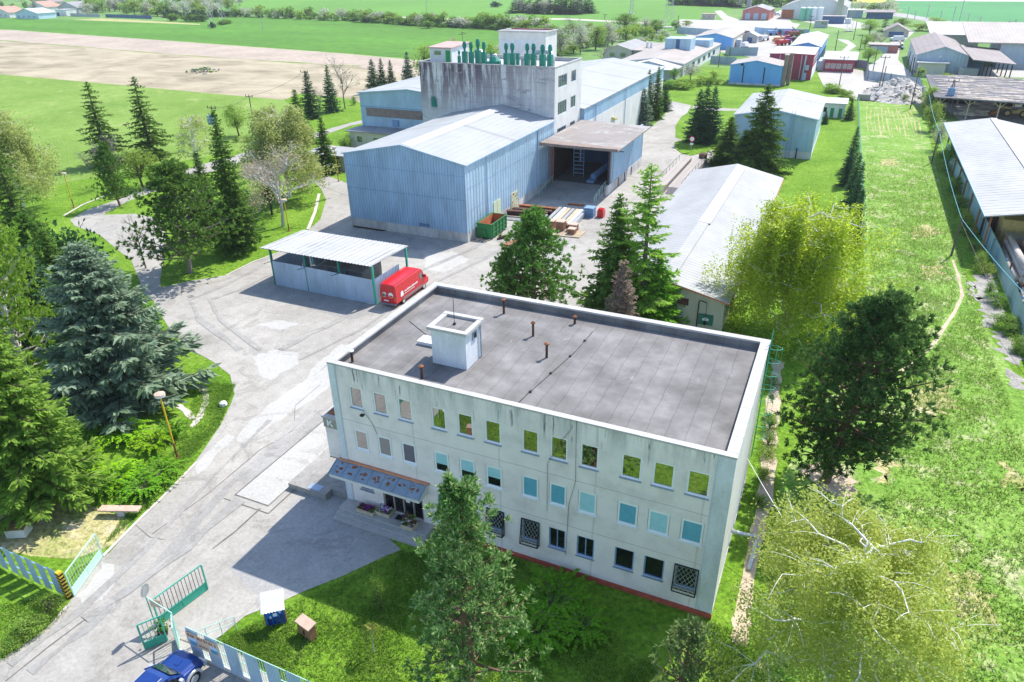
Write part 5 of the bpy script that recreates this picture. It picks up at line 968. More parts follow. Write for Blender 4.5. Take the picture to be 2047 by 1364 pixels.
# small far cars
def small_car(name, lab, cat, p, rz, paint, van=False, grp=None):
    t = root(name, lab, cat, (p[0], p[1], .02), grp, rz); q = MB()
    if van: loft(q, [S(-2.6, .4, .9, 1.1, 2.2), S(1.2, .4, .92, 1.1, 2.2), S(1.9, .4, .9, .9, 1.2), S(2.5, .4, .8, .7, .9)])
    else: loft(q, [T(-2.1, .45, .8, .85, .7, .95), T(-1.8, .35, .85, .9, .65, 1.35), T(.3, .35, .86, .9, .62, 1.42), T(1.0, .35, .85, .88, .7, .98), T(2.1, .4, .75, .7, .6, .75)])
    q.build('body', paint, t, local=True)
    q = MB()
    for s in (-1, 1): q.poly([(-1.5 if not van else .6, s*.86, 1.0), (.8 if not van else 1.6, s*.86, 1.0), (.3 if not van else 1.2, s*.72, 1.32 if not van else 1.8), (-1.4 if not van else .6, s*.74, 1.32 if not van else 1.8)])
    q.poly([(.34 if not van else 1.25, -.6, 1.42 if not van else 2.1), (1.02 if not van else 1.95, -.66, 1.0 if not van else 1.25), (1.02 if not van else 1.95, .66, 1.0 if not van else 1.25), (.34 if not van else 1.25, .6, 1.42 if not van else 2.1)]); q.v = [(x+.03, y*1.03, z+.03) for x, y, z in q.v]; q.build('windows', 'glass_dark', t, local=True)
    for x in (-1.35, 1.3):
        for s in (-1, 1): q = MB(); q.tube([(x, s*.66, .32), (x, s*.88, .32)], .32, 10); q.build('wheel', 'rubber', t, local=True)
for nm, lab, cat, px_, rz, pt, vn in [('parked_car', 'white estate car parked by the brown roofed shed beyond the rubble', 'car', (1795, 92), .3, 'white_paint', False), ('parked_van', 'white van parked beside the cars near the brown roofed shed', 'van', (1797, 83), .3, 'white_paint', True), ('parked_car', 'silver car parked behind the white van by the brown roofed shed', 'car', (1788, 82), .4, 'silver_paint', False), ('parked_car', 'dark blue car parked on the road corner by the small red shed', 'car', (1795, 99), .2, 'blue_paint', False), ('parked_van', 'small white van in the red works yard beside the grey fence', 'van', (1489, 96), 1.4, 'white_paint', True), ('parked_car', 'dark car in the red works yard in front of the white van', 'car', (1490, 101), .2, 'black_paint', False), ('parked_car', 'white car parked beside the brick red gabled building', 'car', (1554, 31), .1, 'white_paint', False), ('parked_car', 'silver car beside the white one near the brick red building', 'car', (1548, 29), .1, 'silver_paint', False)]:
    small_car(nm, lab, cat, G(*px_), rz, pt, vn)
# wheel loader
g = G(2028, 232.5); ld = root('wheel_loader', 'old yellow wheel loader with grey cab in the log yard', 'loader', (59.9, 167.3, 0), None, R(172))
q = MB(); q.box(-2.6, -.4, -.9, .9, .75, 1.75); q.box(-.4, .5, -.8, .8, .7, 1.5); q.box(.5, 2.0, -.7, .7, .7, 1.3); q.build('body', 'yellow_machine', ld, local=True)
q = MB(); q.box(-.9, .45, -.75, .75, 1.752, 3.1); q.build('cab', 'glass_far', ld, local=True)
q = MB(); q.box(-1.0, .55, -.85, .85, 3.102, 3.25); q.build('cab_roof', 'white_paint', ld, local=True)
for x in (-1.6, 1.4):
    for s in (-1, 1): wheel(ld, x, s*1.15, .75, .5, 'yellow_machine')
q = MB()
for s in (-.6, .6): q.bar((1.0, s, 1.6), (2.9, s, 1.9), .15, .25); q.bar((2.9, s, 1.9), (3.7, s, .8), .15, .25)
q.build('boom', 'yellow_machine', ld, local=True)
q = MB(); q.extr([(3.4, -1.2, .2), (4.6, -1.2, .15), (4.7, -1.2, .5), (3.9, -1.2, 1.0), (3.5, -1.2, 1.1)], (0, 2.4, 0)); q.build('bucket', 'rust_orange', ld, local=True)
# farm machines in the works yard
def machine(lab, p, rz, m1, m2, k):
    t = root('farm_machine', lab, 'machine', (p[0], p[1], 0), None, rz); q = MB()
    q.box(-3, 1.5, -1.2, 1.2, .9, 2.2); q.box(-3.4, -3, -1.6, 1.6, .5, 1.4); q.build('body', m1, t, local=True)
    q = MB(); q.box(1.5, 3.4, -.8, .8, 1.0, 3.0 if k else 2.2); q.bar((0, 0, 2.2), (-2 if k else 1, 0, 4.2 if k else 3.2), .4); q.build('cab', m2, t, local=True)
    for x in (-2, 2.2):
        for s in (-1, 1): q = MB(); q.tube([(x, s*.9, .6), (x, s*1.35, .6)], .6, 10); q.build('wheel', 'rubber', t, local=True)
for lab, u, v, rz, m1, m2, k in [('orange farm machine with raised arm in the works yard', 1561, 86, .4, 'orange_machine', 'red_paint', 1), ('dark red harvester parked between the orange machine and the blue shed', 1575, 86, .1, 'purple_machine', 'rust_dark', 0), ('long purple trailer machine parked by the far fence of the works yard', 1582, 72, .05, 'purple_machine', 'purple_machine', 0), ('small grey blue machine parked by the works yard fence', 1546, 71, .6, 'steel_blue', 'glass_far', 0), ('low red implement standing before the orange machine', 1566, 91, .9, 'red_paint', 'purple_machine', 0), ('rusty tractor at the end of the row of works machines', 1590, 74, .3, 'rust', 'glass_far', 1), ('white caravan with brown stripe by the small white roofed shed', 1525, 82, 1.2, 'white_paint', 'wall_beige', 0)]:
    machine(lab, G(u, v), rz, m1, m2, k)
# ================================================================== FAR BUILDINGS
h = hall('blue_gable_shed', 'bright blue gabled shed with two dark slits and a brown chimney beside it', 'shed', -7.2, 7.0, 195, 207, 5.2, 6.5, 'clad_blue_bright', 'roof_tan', .5, ov=.2)
for bx_ in ((-3.6, -3.3, .6, 5.2), (2.1, 2.4, .6, 4.9), (-4.4, -3.65, 5.2, 5.8)): q = MB(); q.box(bx_[0], bx_[1], 194.9, 194.97, bx_[2], bx_[3]); q.build('door_slit', 'dark_metal', h)
for x0, x1, y, hh in ((7.15, 8.1, 195.2, 8.2), (8.3, 9.2, 197.5, 8.4)):
    t = root('chimney_wall', 'brown slab chimney at the corner of the bright blue shed' if x0 < 8 else 'taller brown chimney slab behind the first one by the red hall', 'chimney', (x0, y, 0)); q = MB(); q.box(x0, x1, y, y+1.6, 0, hh); q.build('shaft', 'brown_stone', t)
    q = MB(); q.box(x0-.1, x1+.1, y-.1, y+1.7, hh+.002, hh+.25); q.build('cap', 'wall_beige', t)
h = hall('red_hall', 'dark red flat roofed hall with white pilasters behind the bright blue shed', 'hall', 1.6, 13.9, 210, 231, 6.9, 7.1, 'clad_red', 'roof_white', ov=.2)
q = MB()
for x in (4.5, 7.6, 10.6): q.box(x, x+.15, 209.9, 209.97, .2, 6.8)
q.build('pilaster', 'wall_white', h); q = MB(); q.box(13.93, 13.98, 210.2, 230.5, 0, 3.2); q.build('side_plinth', 'wall_white', h)
for k in range(5): win(h, (13.9, 210), (0, 1), 1.5+k*4, 4.2+k*4, 4.2, 5.8, 0, .1, proud=.04, pane='glass_far', mull=2)
q = MB(); q.box(11.6, 12.6, 209.2, 209.9, 0, 2); q.box(12.0, 13.0, 209.3, 209.88, 2.8, 4.2); q.tube([(11.6, 209.6, 0), (11.8, 209.6, 6.8)], .25, 8); q.build('pipework', 'clad_grey_blue', h)
h = hall('white_roof_shed', 'blue shed with gleaming white roof behind the dark red hall', 'shed', 4.3, 13.7, 243, 287, 6., 7.2, 'clad_blue_bright', 'roof_white', ridge=9.8)
for k in range(6): q = MB(); q.box(13.75, 13.85, 246+k*6.5, 249+k*6.5, .2, 3.2); q.build('door', 'clad_navy', h)
t = root('red_low_building', 'low red building with white roof and a row of pale windows beside the gravel yard', 'building', (20, 231.5, 0)); q = MB(); q.box(16.2, 25, 231.6, 245, 0, 3.5); q.build('wall', 'clad_red', t)
q = MB(); q.slab((15.6, 230.9, 3.75), (25.6, 230.9, 3.75), (25.6, 246, 4.6), (15.6, 246, 4.6), .22); q.build('roof', 'roof_white', t)
for k in range(5): win(t, (16.2, 231.6), (1, 0), .5+k*1.6, 1.8+k*1.6, .9, 2.4, 0, .08, proud=.04, pane='glass_far', frm='wall_white')
q = MB(); q.box(14.3, 16.1, 233, 244, 0, 2.8); q.build('side_lean_to', 'clad_blue_pale', t)
h = hall('tan_roof_shed', 'blue gabled shed with broad tan roof beyond the white workshop', 'shed', -36.6, -21.2, 286, 318, 4.2, 5.8, 'clad_blue_bright', 'roof_tan', ridge=-27.6)
q = MB(); q.box(-21.15, -21.05, 289, 317, 0, 4.0); q.build('side_wall', 'wall_beige', h); q = MB(); q.box(-20.8, -19.0, 294, 299, 0, 3.0); q.build('lean_to', 'clad_grey_blue', h)
h = hall('white_workshop', 'long white workshop with tan roof and two pale blue rooftop boxes', 'workshop', -44, -22.9, 206, 270, 3.6, 5.0, 'wall_white', 'roof_tan', ridge=-32)
q = MB(); q.box(-36, -27.2, 235, 243, 4.2, 8.2); b1 = q.build('rooftop_box', 'clad_blue_pale', h)
q = MB(); q.box(-32.2, -30.9, 234.88, 234.97, 4.8, 8.0); q.build('dark_door', 'clad_navy', b1)
q = MB(); q.box(-30, -23.9, 252, 260, 4.0, 6.4); q.build('rooftop_shed', 'clad_blue_pale', h)
q = MB()
for k in range(6): q.box(-22.88, -22.82, 210+k*9, 214+k*9, 1.2, 2.6)
q.build('window_band', 'glass_far', h)
h = hall('patched_roof_house', 'low house with patched pale roof and dark front under the bare tree', 'house', -41, -23.4, 198.6, 205.5, 3.0, 4.9, 'wall_grey', 'roof_white', ridge=-32, gable='clad_blue_pale')
q = MB(); q.slab((-41.3, 194.6, 3.2), (-23, 194.6, 3.2), (-23, 198.5, 3.9), (-41.3, 198.5, 3.9), .2); q.build('porch_roof', 'roof_white', h); q = MB(); q.box(-40, -24, 196, 198.5, 0, 3.0); q.build('porch', 'wall_grey', h)
for k in range(4): win(h, (-23.4, 196), (0, 1), .6+k*2.2, 2.2+k*2.2, 1.2, 2.4, 0, .1, proud=.04, pane='glass_far')
h = hall('brown_gable_house', 'brown house with grey gable roof and dark windows among bushes behind the east hall', 'house', -59, -48.8, 238.6, 262, 3.7, 5.2, 'wall_beige', 'roof_grey')
for x in (2.2, 6.2): win(h, (-59, 238.6), (1, 0), x, x+2.0, 1.3, 2.7, 0, .1, proud=.04, pane='glass_far', frm='wall_grey')
q = MB(); q.box(-48.6, -40, 240, 256, 0, 3.4); q.slab((-48.7, 239.6, 3.6), (-39.6, 239.6, 3.6), (-39.6, 257, 4.6), (-48.7, 257, 4.6), .2); q.build('side_wing', 'roof_tan', h)
q = MB(); q.tube([(-45, 246, 4), (-45, 246, 6.0)], .5, 10); q.tube([(-43.5, 246, 4), (-43.5, 246, 5.8)], .5, 10); q.build('roof_tank', 'white_paint', h)
h = hall('brick_red_hall', 'brick red gabled hall with three dark doors and grey roof on the far road', 'hall', -41.2, -26.2, 448, 474, 5.2, 7.3, 'clad_brick', 'roof_grey')
for x in (-39.6, -34.8, -30.4): q = MB(); q.box(x, x+2.8, 447.85, 447.95, .3, 3.6); q.build('door', 'clad_grey_blue', h)
q = MB(); q.box(-41.3, -41.2, 448.2, 474, 0, 5); q.build('side_wall', 'wall_white', h)
q = MB(); q.box(-43.5, -41, 476, 479, 0, 10.5); q.build('rear_stack', 'roof_grey', h)
t = root('pink_hut', 'small pinkish flat hut with two windows on the green beside the far road', 'hut', (-53, 446, 0)); g0, g1 = G(1402, 39), G(1428, 39.5)
q = MB(); q.box(g0.x, g1.x, g0.y, g0.y+5, 0, 2.9); q.build('wall', 'wall_beige', t); q = MB(); q.box(g0.x-.3, g1.x+.3, g0.y-.3, g0.y+5.3, 2.902, 3.15); q.build('roof', 'roof_red', t)
q = MB(); q.box(g0.x+1, g0.x+2, g0.y-.06, g0.y-.01, 1.1, 2.1); q.box(g0.x+4, g0.x+5, g0.y-.06, g0.y-.01, 1.1, 2.1); q.build('window', 'glass_far', t)
h = hall('grain_barn', 'huge grey barn with pale gable beyond the silo tanks', 'barn', -21, 15, 462, 520, 6.5, 13.5, 'wall_white', 'roof_grey', ridge=-1)
q = MB(); q.box(-20.5, -14, 461.7, 461.95, .3, 5); q.build('door', 'rust_orange', h); q = MB(); q.box(9.2, 12.5, 458, 461.8, 0, 11.5); q.build('annex_tower', 'wall_green', h)
for k, (u, m) in enumerate([(1602, 'tank_green'), (1613.5, 'tank_green'), (1624.5, 'tank_white'), (1637, 'tank_white')]):
    g = G(u, 41.5); t = root('silo_tank', ['pale green silo tank at the corner of the huge grey barn', 'pale green silo tank standing beside a white one', 'white silo tank standing beside a green one', 'white silo tank beside the navy shed'][k], 'silo', (g.x, g.y, 0)); q = MB(); q.tube([(g.x, g.y, .4), (g.x, g.y, 6.6)], 1.55, 14); q.build('drum', m, t)
    q = MB(); q.lathe(g.x, g.y, [(1.6, 6.602), (1.2, 6.9), (.3, 7.15)], 14); q.build('lid', 'tank_white', t); q = MB(); q.lathe(g.x, g.y, [(1.4, 0), (1.4, .398)], 10); q.build('footing', 'concrete_base', t)
t = root('navy_shed', 'navy blue flat roofed shed beside the silo tanks', 'shed', (9, 430, 0)); q = MB(); q.box(4.0, 14.9, 430, 436, 0, 3.6); q.build('wall', 'clad_navy', t); q = MB(); q.box(3.7, 15.2, 429.7, 436.3, 3.602, 3.85); q.build('roof', 'roof_tan', t)
q = MB(); q.box(15.4, 18.5, 431, 435, 0, 2.6); q.build('side_box', 'wall_white', t)
t = root('grey_kiosk', 'small grey substation kiosk on the green before the navy shed', 'kiosk', (-2, 405, 0)); g = G(1640, 56); q = MB(); q.box(g.x-3.2, g.x+3.2, g.y, g.y+3, 0, 3.2); q.build('wall', 'wall_grey', t); q = MB(); q.box(g.x-3.4, g.x+3.4, g.y-.2, g.y+3.2, 3.202, 3.4); q.build('roof', 'roof_tan', t); q = MB(); q.box(g.x+.2, g.x+1.2, g.y-.06, g.y-.01, 1.6, 2.6); q.box(g.x+1.6, g.x+2.6, g.y-.06, g.y-.01, 1.6, 2.6); q.build('window', 'glass_far', t)
t = root('blue_depot', 'low blue depot with pale flat roof beyond the lattice mast', 'depot', (15, 470, 0)); g = G(1690, 36); q = MB(); q.box(g.x-9, g.x+9, g.y, g.y+10, 0, 4); q.build('wall', 'clad_blue', t); q = MB(); q.box(g.x-10, g.x+10, g.y-2, g.y+11, 4.002, 4.4); q.build('roof', 'roof_white', t); q = MB(); q.box(g.x-7, g.x+5, g.y-.08, g.y-.01, .5, 3.2); q.build('door', 'clad_grey_blue', t)
t = root('flat_shelter', 'long brown flat roof shelter among trees near the railway', 'shelter', (30, 400, 0)); g = G(1757, 38); q = MB(); q.slab((g.x-8, g.y-1, 3.6), (g.x+8, g.y-1, 3.6), (g.x+8, g.y+9, 4.4), (g.x-8, g.y+9, 4.4), .3); q.build('roof', 'roof_brown', t); q = MB(); q.box(g.x-7, g.x+7, g.y, g.y+7, 0, 3.2); q.build('wall', 'clad_navy', t)
g = G(1790, 74); h = hall('brown_roof_shed', 'small shed with brown hipped roof behind the parked cars', 'shed', g.x-5, g.x+5, g.y, g.y+13, 2.4, 5.0, 'wall_beige', 'roof_brown', ov=.5); q = MB(); q.box(g.x-3, g.x+3, g.y-.08, g.y-.01, 0, 2.1); q.build('door', 'clad_navy', h)
g = G(1770, 106); t = root('red_kiosk', 'low grey roofed garage with red side wall beside the parked cars', 'garage', (g.x, g.y, 0)); q = MB(); q.box(g.x-6, g.x+4, g.y, g.y+8, 0, 2.6); q.build('wall', 'clad_brick', t); q = MB(); q.box(g.x-6.4, g.x+4.4, g.y-.4, g.y+8.4, 2.602, 2.85); q.build('roof', 'roof_tan', t); q = MB(); q.box(g.x-5.5, g.x+.5, g.y-.08, g.y-.01, 0, 2.2); q.build('door', 'clad_grey_blue', t)
g = G(1498, 86); h = hall('white_roof_hut', 'little white roofed hut by the works yard entrance beside the dark red shed', 'hut', g.x-4, g.x+3, g.y, g.y+8, 2.6, 4.2, 'wall_grey', 'roof_white'); q = MB(); q.box(g.x-1, g.x+1, g.y-.08, g.y-.01, 0, 2.2); q.build('door', 'clad_navy', h)
g = G(1492, 84); t = root('dark_red_shed', 'narrow dark red shed next to the tan roofed blue shed', 'shed', (g.x, g.y, 0)); q = MB(); q.box(g.x-3, g.x+1.5, g.y+2, g.y+9, 0, 4.2); q.build('wall', 'clad_red', t); q = MB(); q.box(g.x-3.2, g.x+1.7, g.y+1.8, g.y+9.2, 4.202, 4.4); q.build('roof', 'roof_white', t); q = MB(); q.box(g.x-1.6, g.x-.4, g.y+1.9, g.y+1.98, 0, 2.4); q.build('door', 'wall_white', t)
# brown roofed barn with canopy, blue hall behind
h = hall('brown_barn', 'big barn with brown roof, ribbed blue gable and cream porch wall', 'barn', 41.8, 55.6, 232, 283, 5.6, 8.0, 'clad_grey_blue', 'roof_brown', 1.4, 'wall_grey', ridge=48.7, corr=.9)
q = MB(); q.box(42.6, 49.8, 228.6, 231.9, 0, 3.7); pw = q.build('porch', 'wall_cream', h); q = MB(); q.box(42, 50.6, 228, 232.3, 3.702, 4.0); q.build('roof', 'roof_white', pw)
q = MB(); q.slab((55.3, 219.5, 6.1), (66, 219.5, 5.2), (66, 262, 5.2), (55.3, 262, 6.1), .25); cr = q.build('canopy_roof', 'roof_brown', h)
for k in range(6):
    for x, zz in ((65.3, 5.), (60.5, 5.4)): q = MB(); q.bar((x, 221+k*7.5, 0), (x, 221+k*7.5, zz), .28); q.build('post', 'dark_metal', cr)
q = MB(); q.box(55.8, 60, 236, 260, 0, 4); q.build('dark_store', 'clad_navy', h); q = MB(); q.box(53.5, 58.5, 229, 231.8, 0, 2.6); q.build('low_wall', 'wall_grey', h)
q = MB(); q.box(47.9, 48.3, 231.85, 231.96, 5.0, 5.6); q.build('sign_box', 'white_paint', h); q = MB(); q.bar((41.6, 232, 0), (41.2, 230, 5.2), .25); q.bar((41.0, 236, 0), (41.0, 236, 5.2), .2); q.bar((40.4, 245, 0), (40.6, 245, 5.2), .2); q.build('side_post', 'dark_metal', h)
t = root('grey_blue_hall', 'very long grey blue hall with pale roof behind the brown barn', 'hall', (90, 258, 0)); q = MB(); q.box(66.5, 130, 258, 282, 0, 7.2); q.build('wall', 'clad_grey_blue', t); q = MB(); q.slab((57, 256.5, 7.4), (131, 256.5, 7.4), (131, 290, 11.2), (57, 290, 11.2), .3); q.build('roof', 'roof_tan', t)
q = MB(); q.box(67, 129, 257.9, 257.98, 0, 1.1); q.build('plinth', 'wall_grey', t)
t = root('pale_roof_store', 'store with gleaming white low roof between the brown barn and the railway', 'store', (58, 300, 0)); q = MB(); q.box(50, 64, 292, 325, 0, 6.5); q.build('wall', 'wall_grey', t); q = MB(); q.slab((48, 290.5, 6.8), (65.5, 290.5, 6.8), (65.5, 328, 8.6), (48, 328, 8.6), .3); q.build('roof', 'roof_white', t)
for u, v, lab in ((1940, 70, 'purple goods wagon standing on the siding behind the pale roofs'), (1965, 75, 'second purple goods wagon on the siding, next to the barn roof')):
    g = G(u, v); t = root('goods_wagon', lab, 'wagon', (g.x, g.y, 0)); q = MB(); q.box(g.x-5, g.x+5, g.y-1.4, g.y+1.4, 1.0, 3.6); q.build('body', 'purple_machine', t); q = MB()
    for x in (-3.5, 3.5): q.box(g.x+x-.8, g.x+x+.8, g.y-1, g.y+1, .1, .98)
    q.build('bogie', 'dark_metal', t)
# plank roofed open shed and pole barn on the sawmill side
ps = root('plank_roof_shed', 'wide open shed roofed with weathered dark planks in the log yard', 'shed', (60, 160, 0))
q = MB(); q.slab((42.6, 158.5, 4.6), (92, 150, 4.6), (94, 176, 6.3), (41.6, 182, 6.3), .25); q.build('roof', 'roof_plank', ps)
rr = random.Random(9); q = MB()
for k in range(330):
    x = rr.uniform(43, 90); t_ = rr.random(); y = 158.3-.172*(x-42.6)+t_*(23.5+.05*(x-42)); w = rr.uniform(2, 7); z = 4.66+1.7*t_
    q.box(x, x+w, y, y+.45, z-.05, z+.06)
q.build('roof_boards', 'log_bark', ps)
for k in range(9): x = 44+k*5.6; y = 160-.172*(x-42.6); q = MB(); q.bar((x, y, 0), (x, y, 4.4), .22); q.bar((x, y, 3.2), (x-1.3, y, 4.3), .14); q.bar((x, y, 3.2), (x+1.3, y, 4.3), .14); q.build('post', 'wood_pale', ps)
for k in range(9): x = 44+k*5.6; y = 180-.172*(x-42.6); q = MB(); q.bar((x, y, 0), (x, y, 5.6), .22); q.build('post', 'wood_pale', ps); q = MB(); q.box(43, 95, 181, 181.3, 0, 5.6); q.build('rear_wall', 'clad_navy', ps)
pb = root('pole_barn', 'open sided barn with wide pale striped roof above stacked logs behind the sheet fence', 'barn', (50, 68, 0))
q = MB(); q.slab((42.6, 66, 5.3), (49.2, 66, 6.6), (49.2, 124, 6.6), (42.1, 124, 5.3), .14); q.slab((49.2, 66, 6.6), (58, 66, 5.0), (58, 124, 5.0), (49.2, 124, 6.6), .14); r = q.build('roof', 'roof_striped', pb)
q = MB(); q.box(48.9, 49.9, 66, 123.5, 6.62, 6.68); q.build('ridge_capping', 'roof_white', r); q = MB(); q.bar((42.55, 66, 5.2), (42.05, 124, 5.2), .12, .2); q.build('gutter', 'steel_blue', r)
for k in range(8):
    for x in (43.4, 49.2, 56.5): q = MB(); q.bar((x, 67+k*8, 0), (x, 67+k*8, 5.0 if x != 49.2 else 6.3), .22); q.build('post', 'wood_brown', pb)
q = MB(); q.box(44, 57, 123.2, 123.5, 0, 5); q.build('cross_wall', 'rust_dark', pb); q = MB(); q.box(44.2, 56, 76, 76.3, 0, 4.6); q.build('cross_wall', 'rust_dark', pb)
for k in range(4):
    x0 = 46+k*2.9; t = root('storage_crate', ['orange slatted crate at the end of the row under the pole barn roof', 'orange slatted crate second from the sheet fence under the barn roof', 'rusty crate third in the row under the barn roof', 'rusty crate last of the four under the barn roof'][k], 'crate', (x0, 69.5, 0)); q = MB()
    for z in range(5): q.box(x0, x0+2.6, 68.6, 68.68, .2+z*.4, .5+z*.4)
    q.box(x0, x0+2.6, 68.7, 70.8, .15, 2.2); q.build('slats', 'log_red', t); q = MB(); q.box(x0-.05, x0+2.65, 68.5, 70.9, 2.202, 2.3); q.build('lid', 'wood_pale' if k % 2 else 'steel', t)
t = root('stacked_boards', 'ochre board stack above the crates under the pole barn roof', 'boards', (50, 72, 0)); q = MB(); q.box(45.8, 57, 72.2, 75.8, .1, 3.4); q.build('stack', 'yellow_machine', t)
# logs
rr = random.Random(21); LG = []
def log(a, b_, r, name='log'):
    q = MB(); a, b_ = V3(a), V3(b_); m = (a+b_)/2+Vector((rr.uniform(-.1, .1), 0, 0)); q.tube([a, m, b_], [r*1.1, r, r*.85], 9); o = q.build(name, ['log_bark', 'log_end'] if 0 else 'log_bark', None, True)
    return o
k = 0
for row in range(4):
    for j in range(10-row):
        for y0 in (44, 57.5):
            x = 45.4+j*.72+row*.36; z = .36+row*.66; yy = y0+rr.uniform(-1, 1); tago(log((x+rr.uniform(-.2, .2), yy, z), (x+rr.uniform(-.3, .3), yy+rr.uniform(9, 11.5), z), rr.uniform(.28, .38)), 'long pale barked log in the stack behind the grey sheet fence', 'log', 'logs stacked behind the sheet fence')
for y in (46, 52, 58.5, 65):
    q = MB(); q.bar((45.0, y, 0), (44.95, y-.2, 2.7), .14); tago(q.build('stack_stake', 'rust_dark'), {46: 'brown stake at the log stack end away from the barn roof', 52: 'brown stake holding the first log stack at its middle', 58.5: 'brown stake between the two log stacks', 65: 'brown stake at the log stack end under the barn roof'}[y], 'stake')
for i in range(26):
    g = G(1922+rr.uniform(-18, 30), 222+rr.uniform(-8, 14)); a = rr.uniform(-.5, .3); L = rr.uniform(2.5, 4.5); z = rr.choice([.25, .6, .95])
    tago(log((g.x, g.y, z), (g.x+L*cos(a), g.y+L*sin(a), z+.05), rr.uniform(.2, .3)), 'short reddish pale log in the loose heap before the plank roofed shed', 'log', 'logs heaped in the sawmill yard')
for i in range(4):
    g = G(1950+i*3, 224-i*1.2); tago(log((g.x, g.y, .4+.4*(i % 2)), (g.x+8, g.y-.6, .4+.4*(i % 2)), .38), 'thick long trunk lying beside the wheel loader', 'log', 'long trunks by the wheel loader')
# ------------------------------------------------------------------ fences, rubble
fn = root('sheet_fence', 'tall grey teal sheet metal fence along the meadow beside the log stacks', 'fence', (44.6, 80, 0))
q = MB(); q.corr((44.4, -28), (44.7, 64), .05, 2.3, .6, .05); q.corr((44.7, 64), (44.2, 84), .05, 2.3, .6, .05); q.corr((44.2, 84), (43.2, 122), .05, 2.3, .6, .05); q.build('sheet', 'fence_teal', fn)
for k in range(41): y = -26+k*3.6; q = MB(); q.bar((44.85 if y < 64 else 44.5-.01*(y-64), y, 0), (44.85 if y < 64 else 44.5-.01*(y-64), y, 2.35), .12); q.build('post', 'steel_blue', fn)
wf = root('wire_fence', 'thin green wire mesh fence between the mown lawn and the weedy meadow', 'fence', (29, 110, 0))
for k in range(30): y = 62+k*3.8; x = 30.7-.029*(y-65); q = MB(); q.bar((x, y, 0), (x, y, 1.8), .08); q.build('post', 'sill_blue', wf)
q = MB()
for z in (.2, .6, 1.0, 1.4, 1.75): q.bar((30.8, 62, z), (27.6, 172.5, z), .02)
q.build('wire', 'gate_green', wf)
def pfence(lab, pts, h, mat, name='panel_fence', hh=None):
    t = root(name, lab, 'fence', pts[0] if len(pts[0]) == 3 else (*pts[0], 0)); q = MB(); p2 = MB()
    for a, b_ in zip(pts, pts[1:]):
        q.corr(a[:2], b_[:2], .05, h, 1.6, .08)
        a, b_ = V3(a[:2]), V3(b_[:2]); n = max(1, int((b_-a).length/4))
        for k in range(n+1): p = a.lerp(b_, k/n); p2 = MB(); p2.bar((p.x, p.y, 0), (p.x, p.y, h+.1), .16); p2.build('post', 'steel_blue', t)
    q.build('sheet', mat, t)
gp = lambda *l: [(G(*p).x, G(*p).y) for p in l]
pfence('blue grey panel fence around the rubble heap beside the gravel yard', gp((1733, 160), (1778, 167), (1834, 176)), 2.6, 'fence_grey')
pfence('blue panel fence running down beside the plank roofed shed and the rubble', gp((1834, 174), (1838, 186), (1845, 202)), 2.6, 'fence_teal')
pfence('dark blue panel fence joining the low red building', gp((1706, 136), (1731, 139), (1733, 160)), 2.6, 'fence_grey')
pfence('blue grey panel fence beyond the tan roofed shed along the far yard', gp((1354, 67), (1426, 73)), 3.0, 'clad_grey_blue')
pfence('grey panel fence before the works yard with the white van', gp((1450, 108), (1458, 112), (1513, 112)), 3.0, 'fence_grey')
pfence('grey panel fence in front of the bright blue shed', gp((1420, 128), (1470, 131)), 2.6, 'fence_grey')
pfence('long blue panel fence behind the parked farm machines', gp((1508, 67), (1540, 70), (1616, 72)), 2.8, 'clad_blue')
pfence('dark green sheet hedge wall near the white houses', gp((212, 35), (304, 38.5)), 2.2, 'clad_navy')
pfence('grey garden wall between the houses and the dark green one', gp((142, 33), (200, 34.5)), 2.2, 'wall_grey')
pfence('brown wooden gate panel at the end of the weedy meadow', gp((1714, 200), (1738, 202)), 1.4, 'roof_tan')
rb = MB(); g = G(1795, 190); rr = random.Random(17); N = 26; gr = {}
for i in range(N+1):
    for j in range(N+1):
        x, y = (i/N*2-1), (j/N*2-1); d = min(1, hypot(x, y)); hgt = max(0, (1-d)**.8*4.2)*(1+rr.uniform(-.2, .2)) if d < 1 else 0; gr[i, j] = len(rb.v); rb.v.append((g.x+x*8.5+rr.uniform(-.2, .2), g.y+y*15+rr.uniform(-.3, .3), hgt-.05))
for i in range(N):
    for j in range(N): rb.f.append((gr[i, j], gr[i+1, j], gr[i+1, j+1], gr[i, j+1])); rb.m.append(0)
for k in range(260):
    x, y = rr.uniform(-1, 1), rr.uniform(-1, 1); d = hypot(x, y)
    if d > 1.1: continue
    z = max(0, (1-d)**.8*4.2 if d < 1 else 0); s = rr.uniform(.2, .7); c = Vector((g.x+x*8.5, g.y+y*15, z)); rb.bar(c, c+Vector((rr.uniform(-1, 1), rr.uniform(-1, 1), rr.uniform(-.2, .3)))*s*1.6, s, s*.5)
tago(rb.build('rubble', 'rock'), 'grey heap of broken concrete and rubble beside the blue panel fence', 'rubble', None, 'stuff')
g = G(405, 144); rb = MB()
for k in range(60): x, y = rr.gauss(0, 3), rr.gauss(0, 2); s = rr.uniform(.3, .9); c = Vector((g.x+x, g.y+y, max(0, 1-.03*(x*x+y*y)))); rb.bar(c, c+Vector((rr.uniform(-1, 1), rr.uniform(-1, 1), rr.uniform(-.2, .4)))*s*1.5, s, s*.6, k % 2)
tago(rb.build('stone_heap', ['rock', 'meadow_green']), 'heap of stones overgrown with grass in the bare field', 'heap', None, 'stuff')
